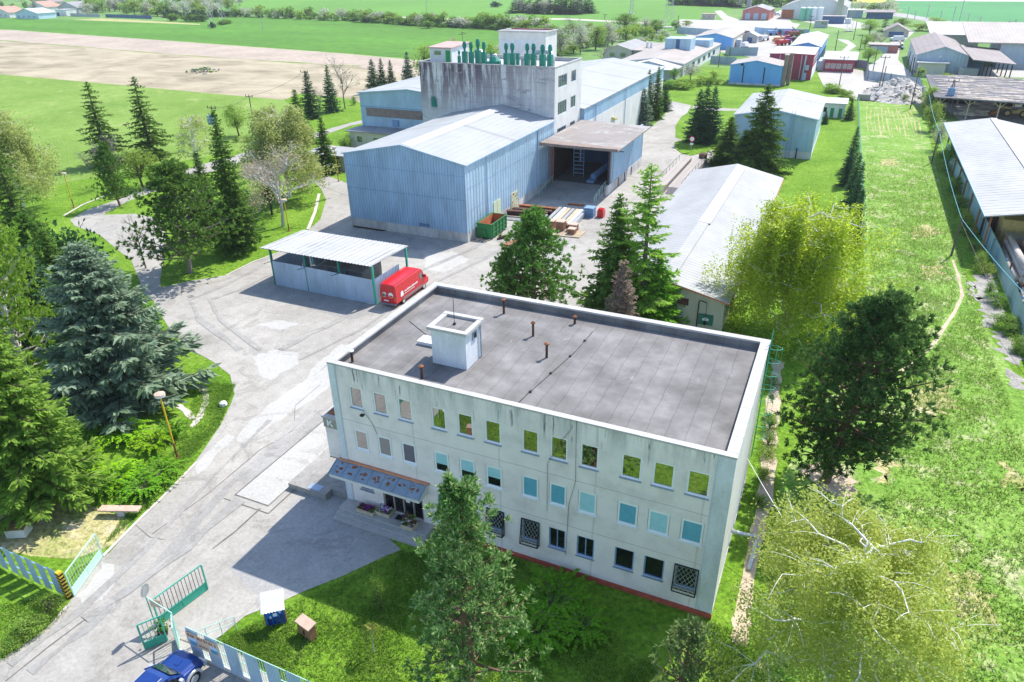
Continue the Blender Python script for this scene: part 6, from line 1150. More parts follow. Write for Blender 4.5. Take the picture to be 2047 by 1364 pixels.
# ------------------------------------------------------------------ houses of the village
for k, (u0, u1, v, ze, zr, wl, rf_, lab) in enumerate([(-20, 33, 35, 3.6, 7.5, 'wall_white', 'roof_tile', 'white house with pink tiled roof at the village edge, cut by the picture border'), (33, 92, 37.5, 3.8, 6.8, 'wall_pale_blue', 'roof_white', 'pale blue house with low white roof at the edge of the crop field'), (58, 105, 24, 4, 8, 'wall_white', 'roof_tile', 'house with salmon tiled roof behind the pale blue house'), (118, 168, 27, 4.5, 8.5, 'wall_grey', 'roof_grey', 'grey house with dark roof beside the orchard'), (70, 112, 13, 4, 8, 'wall_beige', 'roof_brown', 'brown roofed house further back in the village')]):
    a, b_ = G(u0, v), G(u1, v); h = hall('village_house', lab, 'house', a.x, b_.x, a.y, a.y+14, ze, zr, wl, rf_, ov=.5)
    L = b_.x-a.x
    for q_ in range(4): win(h, (a.x, a.y), (1, 0), L*(.1+q_*.23), L*(.1+q_*.23)+1.3, .9 if q_ else .1, 2.3, 0, .1, proud=.05, pane='glass_far')
a = G(113, 32); t = root('garage_block', 'plain pale flat garage next to the pale blue house', 'garage', (a.x, a.y, 0)); q = MB(); q.box(a.x, a.x+12, a.y, a.y+9, 0, 4.4); q.build('wall', 'wall_white', t); q = MB(); q.box(a.x-.2, a.x+12.2, a.y-.2, a.y+9.2, 4.402, 4.6); q.build('roof', 'roof_white', t); q = MB(); q.box(a.x+1, a.x+4, a.y-.08, a.y-.01, 0, 2.4); q.build('door', 'clad_navy', t)
# ================================================================== LAMPS, POLES, PYLONS, WIRES
def lamp(bu, bv, tu, tv, lab):
    g = G(bu, bv); z = HV(tu, tv, g.x, g.y); t = root('street_lamp', lab, 'lamp', g)
    q = MB(); q.tube([(g.x, g.y, 0), (g.x, g.y, z*.25)], .075, 8); q.box(g.x-.2, g.x+.2, g.y-.2, g.y+.2, 0, .06); q.build('pole_base', 'rust', t)
    q = MB(); q.tube([(g.x, g.y, z*.25), (g.x, g.y, z)], .06, 8); q.build('pole', 'yellow_paint', t)
    q = MB(); q.lathe(g.x, g.y, [(.12, z-.1), (.36, z), (.38, z+.16)], 14); q.build('lamp_shade', 'white_paint', t); q = MB(); q.lathe(g.x, g.y, [(.39, z+.162), (.37, z+.22), (.1, z+.27)], 14); q.build('lamp_cap', 'wood_top', t)
lamp(355, 915, 322, 792, 'yellow lamp post with round brown topped head among the bright junipers')
lamp(148, 415, 132, 348, 'yellow lamp post on the lawn beside the curving service road')
lamp(578, 462, 567, 402, 'yellow lamp post beside the bare pinkish tree and the shelter')
lamp(677, 363, 678, 296, 'yellow lamp post at the warehouse corner by the beige shed')
g = G(1381, 305); z = 2.6; t = root('traffic_sign', 'round white traffic sign with red rim on the island of the drive', 'sign', g); q = MB(); q.tube([(g.x, g.y, 0), (g.x, g.y, z)], .05, 6); q.build('pole', 'steel', t)
q = MB(); q.tube([(g.x, g.y-.06, z-.1), (g.x, g.y-.1, z-.1)], .5, 18); d = q.build('disc', 'red_paint', t); q = MB(); q.tube([(g.x, g.y-.101, z-.1), (g.x, g.y-.115, z-.1)], .38, 18); q.build('face', 'white_bright', d); q = MB(); q.box(g.x-.3, g.x+.3, g.y-.12, g.y-.06, 1.4, 1.75); q.build('plate', 'white_bright', t)
POLE = {}
def pole(key, bu, bv, tu, tv, lab, arms=1, r=.14, mat='pole_wood', name='utility_pole', cat='pole', dbl=0, tr=0, h=None):
    g = G(bu, bv); z = h or HV(tu, tv, g.x, g.y); t = root(name, lab, cat, g); d = depth(g); r = max(r, d*.00055)
    q = MB(); q.tube([(g.x, g.y, 0), (g.x, g.y, z)], [r, r*.7], 7)
    if dbl: q.tube([(g.x+1.3, g.y, 0), (g.x+.2, g.y, z)], [r, r*.7], 7); q.bar((g.x, g.y, z*.5), (g.x+.8, g.y, z*.5), r)
    q.build('shaft', mat, t)
    for k in range(arms):
        q = MB(); zz = z-.25-k*.9; q.bar((g.x-1.1, g.y, zz), (g.x+1.1, g.y, zz), r*.8)
        for x in (-1., 0, 1.): q.tube([(g.x+x, g.y, zz), (g.x+x, g.y, zz+.45)], r*.5, 5)
        q.build('crossarm', 'dark_metal', t)
    if tr: q = MB(); q.box(g.x-.7, g.x+.7, g.y-1.0, g.y-.25, z-3.2, z-1.6); q.tube([(g.x-.3, g.y-.6, z-1.6), (g.x-.3, g.y-.6, z-1.1)], .1, 6); q.tube([(g.x+.3, g.y-.6, z-1.6), (g.x+.3, g.y-.6, z-1.1)], .1, 6); q.build('transformer', 'steel_blue', t)
    POLE[key] = Vector((g.x, g.y, z-.1))
pole('a', 440, 302, 432, 213, 'wooden pole with blue transformer box rising behind the spruce', 1, tr=1)
pole('b', 506, 240, 501, 191, 'wooden pole with a single crossarm at the meadow edge behind the weeping birch', 1)
pole('c', 621, 236, 615, 142, 'wooden pole with crossarm close behind the row of dark spruces', 1)
pole('d', 1901, 512, 1929, 437, 'dark leaning looking pole in the weedy meadow by the trodden path', 0)
pole('e', 1862, 326, 1878, 262, 'dark pole beside the shrubs at the barn corner', 0)
pole('f', 1819, 219, 1833, 142, 'tall wooden pole with crossarms at the edge of the rubble yard', 1)
pole('g', 1845, 240, 1858, 188, 'dark pole standing in the green shrub before the transformer pair', 0)
pole('h', 1888, 234, 1903, 160, 'twin legged pole with transformer beside the plank roofed shed', 1, dbl=1, tr=1)
pole('i', 1676, 178, 1687, 114, 'wooden pole with many insulators beside the low red building', 1)
pole('j', 1754, 190, 1764, 113, 'wooden pole with wide crossarm at the foot of the rubble heap', 1)
pole('k', 1759, 192, 1766, 132, 'second pole standing close to the wide armed one by the rubble', 0)
pole('l', 1718, 103, 1722, 70, 'grey pole among the bushes near the bend of the town road', 0)
pole('m', 1745, 142, 1752, 98, 'grey pole at the edge of the town road by the shrubs', 0)
pole('n', 1436, 135, 1446, 90, 'slim grey pole before the white workshop yard', 0)
pole('o', 1354, 66, 1355, 31, 'slim grey pole at the corner of the panel fence', 0)
pole('p', 1618, 62, 1622, 32, 'pole with two arms beside the grey kiosk', 1)
pole('q', 1706, 80, 1715, 42, 'slim pole near the green verge by the lattice mast', 0)
pole('r', 526, 62, 521, 20, 'white lamp pole standing alone in the green crop field', 0, mat='steel', h=10.5)
pole('s', 1018, 57, 1018, 28, 'dark pole in the hedgerow behind the tower', 0); pole('t', 1070, 53, 1071, 33, 'pole with crossarm in the hedgerow behind the tower', 1)
pole('u', 853, 24, 853, -6, 'thin mast in the far green field', 0, mat='steel'); pole('v', 1209, 40, 1211, 29, 'small pole with crossarm beside the far hedgerow', 1)
pole('w', 1668, 108, 1670, 60, 'black chimney pole behind the white roofed shed', 0, mat='black_paint')
def wire(a, b_, sag, mat, lab, r=.02):
    q = MB(); pts = [a.lerp(b_, t)-Vector((0, 0, sag*4*t*(1-t))) for t in np.linspace(0, 1, 15)]; q.tube(pts, r, 4); tago(q.build('overhead_wire', mat), lab, 'wire')
wire(POLE['g'], POLE['e'], .6, 'cable_teal', 'teal overhead cable between the shrub pole and the barn corner pole', .03)
wire(POLE['e'], POLE['d'], .6, 'cable_teal', 'teal overhead cable from the barn corner pole to the meadow pole', .025)
wire(POLE['d'], Vector((46.2, 33, 4.5)), .5, 'cable_teal', 'teal cable running from the meadow pole along the sheet fence', .025)
wire(POLE['d']+Vector((0, 0, -.3)), Vector((43.9, 46, .5)), .2, 'cable_dark', 'thin stay wire from the meadow pole down to the gravel', .02)
wire(Vector((24.1, 8.5, 5.0)), Vector((28.8, 3.5, 2.5)), .2, 'steel', 'thin wire strung from the office end wall to the weeping birch', .02)
wire(POLE['a'], POLE['b'], .8, 'cable_dark', 'dark wire between the transformer pole and the meadow edge pole', .03)
wire(POLE['b'], POLE['c'], .8, 'cable_dark', 'dark wire from the meadow edge pole to the spruce row pole', .03)
def pylon(bu, bv, h, lab, w=2.6, nm='lattice_pylon', mat='steel', tap=.5):
    g = G(bu, bv); t = root(nm, lab, 'pylon', g); r = max(.05, depth(g)*.00020); q = MB(); n = 9
    C = [(-1, -1), (1, -1), (1, 1), (-1, 1)]; P = lambda k, i: Vector((g.x+C[i][0]*w*(1-tap*k/n), g.y+C[i][1]*w*(1-tap*k/n), h*k/n))
    for i in range(4):
        for k in range(n): q.bar(P(k, i), P(k+1, i), r*1.3); q.bar(P(k, i), P(k+1, (i+1) % 4), r*.8); q.bar(P(k+1, i), P(k, (i+1) % 4), r*.8)
    q.build('lattice', mat, t)
    q = MB(); q.box(g.x-w-.4, g.x+w+.4, g.y-w-.4, g.y+w+.4, 0, .5); q.build('footing', 'concrete_base', t)
    q = MB(); q.bar((g.x-6, g.y, h*.92), (g.x+6, g.y, h*.92), r*2); q.bar((g.x-4.5, g.y, h), (g.x+4.5, g.y, h), r*2); q.build('crossarm', mat, t)
pylon(424, 54, 34, 'slim lattice pylon with a bush at its foot in the crop field', 1.3); pylon(447, 48, 34, 'slim lattice pylon standing just behind the first one in the crop field', 1.3); pylon(377, 33, 32, 'slim lattice pylon beside the hedge near the orchard', 1.3)
pylon(990, 13, 30, 'lattice pylon with a dark bush at its foot in the distant field'); pylon(1262, 28, 16, 'small lattice mast in the distant green field', 1.2); pylon(1336, 56, 22, 'pinkish grey lattice tower beside the brush at the works fence', 2.4, 'lattice_tower', 'wall_grey', .7)
pylon(1697, 63, 22, 'lattice radio mast on the verge behind the navy shed', 1.5, 'lattice_mast', 'steel', .8)
for k, (bu, bv, tu, tv) in enumerate([(1828, 38, 1831, 22), (1852, 38, 1859, 9), (1880, 36, 1887, 21), (1903, 46, 1911, 12), (1916, 48, 1926, 0), (1933, 49, 1940, 26), (1955, 58, 1961, 32), (2020, 80, 2021, 38), (2038, 68, 2041, 45), (1812, 40, 1817, 14)]):
    g = G(bu, bv); z = HV(tu, tv, g.x, g.y); t = root('catenary_mast', 'slim pale railway mast beside the tracks', 'mast', g, 'railway masts beside the tracks'); q = MB(); q.tube([(g.x, g.y, 0), (g.x, g.y, z)], .2, 6); q.build('shaft', 'steel', t); q = MB(); q.bar((g.x, g.y, z-.6), (g.x-3, g.y-.5, z-.9), .15); q.build('bracket', 'steel', t)
# ================================================================== TREES
RS = np.random.RandomState(5)
class LF:                                # many small leaf or needle faces, four corners each
    def __init__(s): s.q = []
    def add(s, P, D, N, L, W_):
        P, D, N = (np.atleast_2d(np.asarray(a, float)) for a in (P, D, N)); n = len(P); L = np.broadcast_to(np.asarray(L, float), n)[:, None]; W_ = np.broadcast_to(np.asarray(W_, float), n)[:, None]
        D = D/(np.linalg.norm(D, axis=1, keepdims=True)+1e-9); S = np.cross(D, N); S /= np.linalg.norm(S, axis=1, keepdims=True)+1e-9
        m = P+D*L*.45; s.q.append(np.stack([P, m+S*W_/2, P+D*L, m-S*W_/2], 1))
    def build(s, name, mat, par):
        V = np.concatenate(s.q).reshape(-1, 3).astype(np.float32); n = len(V)//4; me = bpy.data.meshes.new(name)
        me.vertices.add(n*4); me.vertices.foreach_set('co', V.ravel()); me.loops.add(n*4); me.loops.foreach_set('vertex_index', np.arange(n*4, dtype=np.int32))
        me.polygons.add(n); me.polygons.foreach_set('loop_start', np.arange(0, n*4, 4, dtype=np.int32)); me.polygons.foreach_set('loop_total', np.full(n, 4, dtype=np.int32)); me.materials.append(MATS[mat]); me.update(calc_edges=True)
        o = bpy.data.objects.new(name, me); COL.objects.link(o); o.parent = par; CH.setdefault(par.name, []).append(o); return o
def rv(n, s=1.): return RS.normal(0, s, (n, 3))
def proto(name): o = bpy.data.objects.new(name, None); COL.objects.link(o); return o
def conifer(name, h, r, leaf, bark='bark', base=.06, p=.85, droop=.22, up=.05, gap=.42, nb=9, tw=1., bare=0, tipup=.12, jit=.2, crown='crown'):
    t = proto(name); L = LF(); q = MB(); q.tube([(0, 0, 0), (.02*h*.2, 0, h*.5), (0, 0, h*.98)], [h*.017+.04, h*.010+.02, .02], 7)
    z = base*h
    while z < h*.985:
        f = (z-base*h)/(h*(1-base)); Rr = r*(1-f)**p+.12; n = max(4, int(nb*(.55+.45*(1-f)))); az0 = RS.rand()*6.3
        for k in range(n):
            az = az0+k*2*pi/n+RS.normal(0, .18); Rk = Rr*(1+RS.uniform(-jit*1.6, jit)); zz = z+RS.uniform(-.4, .4)*gap
            d = np.array([cos(az), sin(az), 0]); sd_ = np.array([-sin(az), cos(az), 0]); m = max(3, int(Rk/(.24*tw))+1); s = np.linspace(.12, 1, m)
            fz = lambda s: zz+up*Rk*s-droop*Rk*s**1.5*(1-.6*f)+tipup*Rk*s**4
            P = d[None]*(s*Rk)[:, None]; P[:, 2] = fz(s)
            if bare or Rk > .9: q.tube([(0, 0, zz), tuple(P[m//2]), tuple(P[-1])], [.012+.012*Rk, .012+.006*Rk, .008], 4, 0, False)
            for sg in (-1, 1):
                ang = RS.uniform(.6, 1.15, m); D = d[None]*np.cos(ang)[:, None]+sd_[None]*(sg*np.sin(ang))[:, None]; D[:, 2] += RS.normal(-.22, .22, m)
                ln = (.22+.42*Rk*(1-.62*s))*RS.uniform(.6, 1.15, m)*(.9 if tw < 1.3 else 1.1); N = np.array([0, 0, 1.])[None]+rv(m, .45)
                L.add(P, D, N, ln, .10*tw+.24*ln)
                L.add(P+D*ln[:, None]*.35, D*.6+d[None]*.6+rv(m, .35), N+rv(m, .5), ln*.7, .08*tw+.2*ln)
            L.add(P[-1:], d[None]+[[0, 0, .1]], [[0, 0, 1]], .28*tw+.1*Rk, .16*tw)
            if droop > .3: L.add(P, rv(m, .4)+[[0, 0, -1]], rv(m), .28+.12*Rk, .12*tw)
        z += gap*(.75+.5*(1-f))*max(.6, (1-f)**.3)
    L.add(np.array([[0, 0, h*.96]]*6), rv(6, .3)+[[0, 0, 1]], rv(6), .045*h*.7, .1)
    q.build('trunk', bark, t); L.build(crown, leaf, t); return t
def pine(name, h, r, leaf, bark='bark_pine', base=.3, limbs=70, tuft=11, nl=.34, clumps=9, shape=None, lean=0., crown='crown', spread=.22, wn=.055, nn=11):
    t = proto(name); L = LF(); q = MB(); tp = lambda z: np.array([lean*(z/h)**1.5*h, .04*h*sin(z/h*3), z]); q.tube([tuple(tp(h*f)) for f in (0, .2, .4, .6, .8, .97)], [h*.02+.06, h*.018+.05, h*.015+.03, h*.011+.02, h*.006+.015, .02], 8)
    shape = shape or (lambda f: (1-f)**.62*(.55+.9*min(1, f*3)))
    for k in range(limbs):
        f = (k+RS.rand())/limbs; z = h*(base+(1-base)*f*.985); Rk = r*min(1., shape(f))*RS.uniform(.55, 1.15)+.25; az = k*2.4+RS.normal(0, .4); rise = RS.uniform(-.12, .35)+.35*f
        d = np.array([cos(az), sin(az), 0]); P0 = tp(z); m = clumps; s = np.linspace(.3, 1, m)**.9
        P = P0[None]+d[None]*(s*Rk)[:, None]+np.array([0, 0, 1.])[None]*(rise*Rk*s+.12*Rk*s**3)[:, None]
        mid = P0+d*Rk*.5+np.array([0, 0, rise*Rk*.42]); q.tube([tuple(P0), tuple(mid), tuple(P[-1])], [.02+.02*Rk, .015+.012*Rk, .012], 5, 0, False)
        P = P+rv(m, 1)*np.array([spread*Rk*.55+.12, spread*Rk*.55+.12, .10+.05*Rk]); D0 = d[None]*.55+np.array([0, 0, .75])
        for c in range(m):
            n = tuft; dd = D0+rv(n, .62); L.add(np.repeat(P[c:c+1], n, 0)+rv(n, .05), dd, rv(n, .8)+[[.1, .4, .6]], nl*RS.uniform(.7, 1.2, n), wn*2.2)
    q.build('trunk', bark, t); L.build(crown, leaf, t); return t
def birch(name, h, r, leaf, bark='bark_birch', limbs=30, strand=2.6, per=5, leaves=13, ls=.15, base=.25, arch=1., crown='crown', thick=1., subs=5):
    t = proto(name); L = LF(); q = MB(); q.tube([(0, 0, 0), (.1, .05, h*.3), (-.05, .1, h*.6), (.05, 0, h*.93)], [h*.017*thick+.03, h*.013*thick+.03, h*.008*thick+.02, .025], 8)
    for k in range(limbs):
        f = (k+RS.rand())/limbs; z = h*(base+(.88-base)*f); az = k*2.4+RS.normal(0, .35); Rk = r*(.42+.62*(1-f)**.55)*RS.uniform(.7, 1.08); top = (h-z)*RS.uniform(.25, .75)*(.35+.65*f)+.22*Rk
        d = np.array([cos(az), sin(az), 0]); S = np.linspace(0, 1, 7); pt = lambda s: np.array([0, 0, z])+d*Rk*s+np.array([0, 0, 1])*top*(1.75*s-1.15*s*s*arch)
        C = [pt(s)+rv(1, .05*Rk)[0]*(s > 0) for s in S]; q.tube([tuple(c) for c in C], [(.028+.014*Rk)*thick*(1-.8*s)+.012 for s in S], 5, 0, False); tips = []
        for j in range(subs):
            i = RS.randint(2, 7); a2 = az+RS.choice([-1, 1])*RS.uniform(.4, 1.3); l2 = Rk*RS.uniform(.25, .5); e = C[i]+np.array([cos(a2)*l2, sin(a2)*l2, l2*RS.uniform(-.2, .5)]); q.tube([tuple(C[i]), tuple((C[i]+e)/2+[0, 0, .1*l2]), tuple(e)], [.022*thick, .016*thick, .008], 4, 0, False); tips += [C[i]*(1-u)+e*u for u in (.4, .7, 1.)]
        tips += C[2:]
        for P in tips:
            for j in range(per):
                ln = strand*RS.uniform(.25, 1.)*(.5+.5*min(1, P[2]/h)); n = max(4, int(leaves*ln/strand)); u = RS.rand(n); X = P[None]+RS.normal(0, .28, (1, 3))*[[1, 1, .4]]+np.stack([RS.normal(0, .09, n)+u*RS.normal(0, .12), RS.normal(0, .09, n)+u*RS.normal(0, .12), -u*ln+.25], 1); X[:, 2] = np.maximum(X[:, 2], .3)
                L.add(X, rv(n, .8)*[[1, 1, .6]]+[[0, 0, -.25]], rv(n, .7)+[[.15, .4, .9]], ls*RS.uniform(.7, 1.3, n), ls*.62)
    q.build('trunk', bark, t); L.build(crown, leaf, t); return t
def broad(name, h, r, leaf, bark='bark', clumps=40, per=45, ls=.28, base=.2, flat=1., crown='crown', cs=.3):
    t = proto(name); L = LF(); q = MB(); q.tube([(0, 0, 0), (.03*h, 0, h*.35), (0, .02*h, h*.7)], [h*.02+.03, h*.014+.02, .03], 6); zc = h*(base+1)/2; hh = h*(1-base)/2
    for k in range(clumps):
        v = rv(1)[0]; v /= np.linalg.norm(v); v *= RS.uniform(.35, 1)**.6; c = np.array([v[0]*r*.82, v[1]*r*.82, zc+v[2]*hh*.85]); c[:2] *= 1-.35*max(0, v[2])
        q.tube([(0, 0, h*base+RS.rand()*h*.25), tuple(c*np.array([.5, .5, 1])-[0, 0, .05*h]), tuple(c)], [.03+.01*r, .02+.005*r, .01], 4, 0, False); n = per; sg = cs*r*RS.uniform(.6, 1.1); X = c[None]+rv(n, 1)*np.array([sg, sg, sg*.7*flat])*.7; X[:, 2] = np.maximum(X[:, 2], .05); L.add(X, rv(n), rv(n, .7)+[[.15, .4, .9]], ls*RS.uniform(.6, 1.3, n), ls*.62)
    q.build('trunk', bark, t); L.build(crown, leaf, t); return t
def bare(name, h, r, bark='bark_grey', leaf=None, depth_=4, n0=5, per=3, ls=.12, base=.25):
    t = proto(name); q = MB(); L = LF(); ends = []
    def rec(P, d, ln, rad, k):
        e = P+d*ln+rv(1, ln*.06)[0]; q.tube([tuple(P), tuple((P+e)/2+rv(1, ln*.04)[0]), tuple(e)], [rad, rad*.8, rad*.6], 5 if k > 1 else 4, 0, False)
        if k == 0: ends.append(e); return
        for j in range(3 if k > 1 else 4):
            v = d+rv(1, .55)[0]; v[2] = abs(v[2])*.75+.15; v /= np.linalg.norm(v); rec(P+(e-P)*RS.uniform(.5, 1), v, ln*RS.uniform(.55, .8), rad*.55, k-1)
    q.tube([(0, 0, 0), (.02*h, 0, h*base), (0, 0, h*.75)], [h*.016+.03, h*.013+.02, .03], 6)
    for j in range(n0):
        a = j*2*pi/n0+RS.rand(); v = np.array([cos(a)*.9*r/h*2, sin(a)*.9*r/h*2, .9]); v /= np.linalg.norm(v); rec(np.array([0, 0, h*(base+.5*j/n0*(1-base))]), v, h*.27, h*.008+.012, depth_-1)
    q.build('trunk', bark, t)
    if leaf:
        for e in ends: L.add(e[None]+rv(per, .3), rv(per), rv(per), ls, ls*.6)
        L.build('crown', leaf, t)
    return t
def fern(name, leaf, n=34, r=1.5, h=1.3):      # spreading juniper with arching fronds
    t = proto(name); L = LF(); q = MB()
    for k in range(n):
        az = k*2.4; Rk = r*RS.uniform(.5, 1.1); hk = h*RS.uniform(.5, 1.1); d = np.array([cos(az), sin(az), 0]); S = np.linspace(.05, 1, 16); P = d[None]*(S*Rk)[:, None]; P[:, 2] = hk*(2.1*S-1.55*S*S)*(.6+.4*(1-Rk/r/1.2))+.1; P[:, 2] = np.maximum(.05, P[:, 2]); q.tube([tuple(P[0]), tuple(P[7]), tuple(P[15])], [.03, .02, .01], 4, 0, False)
        for sg in (-1, 1): D = d[None]*.8+np.array([-sin(az), cos(az), 0])[None]*sg*.7+rv(16, .25); L.add(P, D, np.array([0, 0, 1.])[None]+rv(16, .4), .30*r*(1.05-S*.75)*RS.uniform(.7, 1.1, 16)*.7, .10)
    q.build('stem', 'bark', t); L.build('foliage', leaf, t); return t
PR = {}
def place(pr, bp, tp=None, wpx=None, lab='', name='spruce_tree', cat='tree', group=None, H=None, W_=None, own=False, rz=None):
    """bp: base pixel, tp: pixel of the top (gives the height), wpx: crown width in photograph pixels"""
    ph, prr = PR[pr][1:]; g = G(*bp); h = H or HV(*tp, g.x, g.y); r = (W_ or wpx*depth(g)/F_)/2; src = PR[pr][0]
    o = dup(src, (g.x, g.y, 0), RS.rand()*6.3 if rz is None else rz, (r/prr, r/prr, h/ph), lab, group); o.name = name; o['category'] = cat; return o
def P_(key, fn, h, r, *a, **k): PR[key] = (fn('proto_'+key, h, r, *a, **k), h, r)
P_('spruceA', conifer, 15, 3.2, 'leaf_spruce', nb=9); P_('spruceB', conifer, 14, 3.0, 'leaf_spruce', droop=.38, gap=.5, nb=8, tw=1.1); P_('spruceD', conifer, 10, 2.6, 'leaf_spruce_dark', gap=.45, tw=1.15)
P_('spruceO', conifer, 15, 3.1, 'leaf_spruce', droop=.42, gap=.75, nb=7, jit=.3, p=.75, tw=1.05); P_('spruceY', conifer, 15, 3.4, 'leaf_spruce_yellow', droop=.3, gap=.34, nb=12, p=.62, tw=.8, jit=.3, base=.12); P_('spruceBlue', conifer, 13, 5.2, 'leaf_blue_spruce', droop=.10, up=.10, gap=.40, nb=12, p=.72, jit=.32, tw=.8)
P_('spruceBig', conifer, 14, 4.6, 'leaf_spruce', droop=.34, gap=.5, nb=9, jit=.3); P_('blueS', conifer, 10, 3, 'leaf_blue_spruce', gap=.5, nb=9, tw=1.3); P_('thuja', conifer, 6, 1.0, 'leaf_thuja', base=.01, p=.35, droop=-.5, gap=.3, nb=8, tw=1.2)
P_('larch', conifer, 16, 2.6, 'leaf_larch', droop=.15, gap=.62, nb=6, jit=.45, p=.55, tw=.8, base=.12); P_('dead', conifer, 7, 1.8, 'leaf_dead', 'bark_grey', droop=.2, gap=.3, nb=8, tw=.75, p=.8); P_('lightY', conifer, 10, 2.6, 'leaf_juniper', droop=.25, gap=.4, nb=8)
P_('pineN', pine, 13.5, 3.7, 'leaf_pine_near', base=.12, limbs=84, tuft=18, clumps=14, nl=.30, wn=.042, shape=lambda f: ((1-f)**.85+.04)*(.72+.3*sin(f*29)**2), spread=.2)
P_('pineD', pine, 14.2, 4.3, 'leaf_pine_backlit', base=.12, limbs=135, tuft=22, clumps=20, nl=.30, wn=.042, lean=.08, shape=lambda f: (max(0, sin(pi*min(1, .22+.78*f))))**.7*(1.06-.35*f), spread=.22)
P_('pineM', pine, 11.5, 4.0, 'leaf_pine', base=.10, limbs=80, tuft=16, clumps=17, nl=.36, wn=.06, shape=lambda f: (1-f)**.75*(1.05), spread=.32); P_('pineL', pine, 13, 5.3, 'leaf_pine', 'bark_grey', base=.15, limbs=90, tuft=16, clumps=17, nl=.40, wn=.065, shape=lambda f: (1-f)**.6*1.05, spread=.32)
P_('pineG', pine, 11, 4.2, 'leaf_larch', 'bark_pale', base=.1, limbs=70, tuft=16, clumps=15, nl=.36, wn=.05, shape=lambda f: (1-f)**.5, spread=.35)
P_('birchN', birch, 11.5, 4.7, 'leaf_birch', limbs=44, strand=3.0, per=6, leaves=21, ls=.135, thick=.75, subs=7, base=.14); P_('birchM', birch, 14, 6.5, 'leaf_birch_green', limbs=60, strand=6.5, per=6, leaves=27, ls=.22, subs=5, base=.03, thick=.7); P_('birchW', birch, 14.5, 5.4, 'leaf_birch_dull', limbs=40, strand=5., per=5, leaves=15, ls=.32, base=.1, thick=.8); P_('birchT', birch, 10, 3., 'leaf_birch_dull', limbs=18, strand=2.5, per=2, leaves=9, ls=.24, thick=1.6)
P_('broadL', broad, 8, 3.2, 'leaf_light', clumps=46, per=46, ls=.34); P_('broadM', broad, 7, 3.0, 'leaf_mid', clumps=40, per=44, ls=.34); P_('broadB', broad, 8, 3.4, 'leaf_blossom', 'bark_grey', clumps=44, per=30, ls=.34); P_('broadC', broad, 5.5, 2.8, 'leaf_cream', 'bark_dark', clumps=34, per=34, ls=.26, base=.3); P_('broadK', broad, 6, 2.6, 'leaf_far_dark', clumps=34, per=40, ls=.36, base=.05)
P_('bush', broad, 2.2, 1.7, 'leaf_mid', clumps=26, per=46, ls=.16, base=.02); P_('bushL', broad, 2.4, 1.8, 'leaf_light', clumps=26, per=42, ls=.2, base=.02); P_('bushJ', broad, 1.6, 2.0, 'leaf_juniper', clumps=30, per=50, ls=.16, base=.02); P_('shrubB', pine, 5.5, 2., 'leaf_grey_green', base=.04, limbs=46, tuft=9, clumps=8, nl=.3, wn=.05, shape=lambda f: (1-f)**.7, spread=.3)
P_('farL', broad, 5, 2.4, 'leaf_light', clumps=16, per=26, ls=.62, base=.05); P_('farM', broad, 5, 2.4, 'leaf_mid', clumps=16, per=26, ls=.62, base=.05); P_('farB', broad, 6, 2.6, 'leaf_blossom', 'bark_grey', clumps=16, per=22, ls=.6, base=.05); P_('farD', conifer, 9, 2.2, 'leaf_far_dark', gap=.9, nb=7, tw=2.2); P_('farK', broad, 3, 2.0, 'leaf_far_dark', clumps=14, per=22, ls=.6, base=.0)
P_('bareP', bare, 11, 3.6, 'bark_pale', 'leaf_pinkish', 4, 9, 4, .2); P_('bareB', bare, 6, 3., 'bark_grey', None, 4, 6, 0, .1, .2); P_('bareG', bare, 9, 2.4, 'bark_grey', 'leaf_grey', 4, 7, 2, .2)
PR['fern'] = (fern('proto_fern', 'leaf_juniper_bright'), 1.3, 1.5); PR['fernD'] = (fern('proto_fernD', 'leaf_juniper', 40), 1.3, 1.5)
# --- around the office
place('pineN', (942, 1400), (933, 966), 280, 'tall light green pine before the office facade, hiding some of its windows', 'pine_tree', rz=.6)
place('birchN', (1648, 1398), (1690, 1030), 395, 'weeping birch with bare white branch tips beside the office corner', 'birch_tree', rz=2.)
place('pineD', (1650, 962), (1748, 585), 252, 'dark bushy pine standing over the dirt path beside the office end wall', 'pine_tree', rz=-.5)
place('birchM', (1572, 668), (1640, 388), 265, 'big yellow green weeping birch beside the long low building', 'birch_tree', rz=1.)
place('shrubB', (1362, 1420), (1372, 1252), 150, 'young grey green pine at the picture edge in front of the office corner', 'pine_tree')
place('pineM', (1066, 640), (1069, 424), 168, 'bushy green pine rising behind the office roof near the profile stack', 'pine_tree', rz=.3)
place('pineM', (1018, 640), (1022, 498), 92, 'shorter bright pine leaning on the bushy pine behind the office roof', 'pine_tree', rz=2.2)
place('spruceBig', (1226, 640), (1240, 386), 150, 'dark drooping spruce behind the office roof beside the larch', 'spruce_tree')
place('larch', (1278, 655), (1301, 322), 112, 'tall thin bright green larch in front of the long low building', 'larch_tree')
place('lightY', (1306, 655), (1312, 500), 118, 'low yellow green conifer below the larch at the building end wall', 'conifer_tree')
place('dead', (1236, 712), (1246, 519), 84, 'dead brown spruce standing before the dark drooping one', 'spruce_tree')
place('bush', (760, 1215), (765, 1150), 62, 'thin yellowish shrub on the lawn before the office steps', 'shrub', 'shrub')
g = G(748, 1306); t = root('weeping_sapling', 'small grafted weeping sapling with yellowish drooping twigs on the lawn by the wooden cabinet', 'sapling', g); q = MB(); q.tube([(g.x, g.y, 0), (g.x+.03, g.y, 1.9)], .035, 6); q.build('trunk', 'bark_pale', t); q = MB()
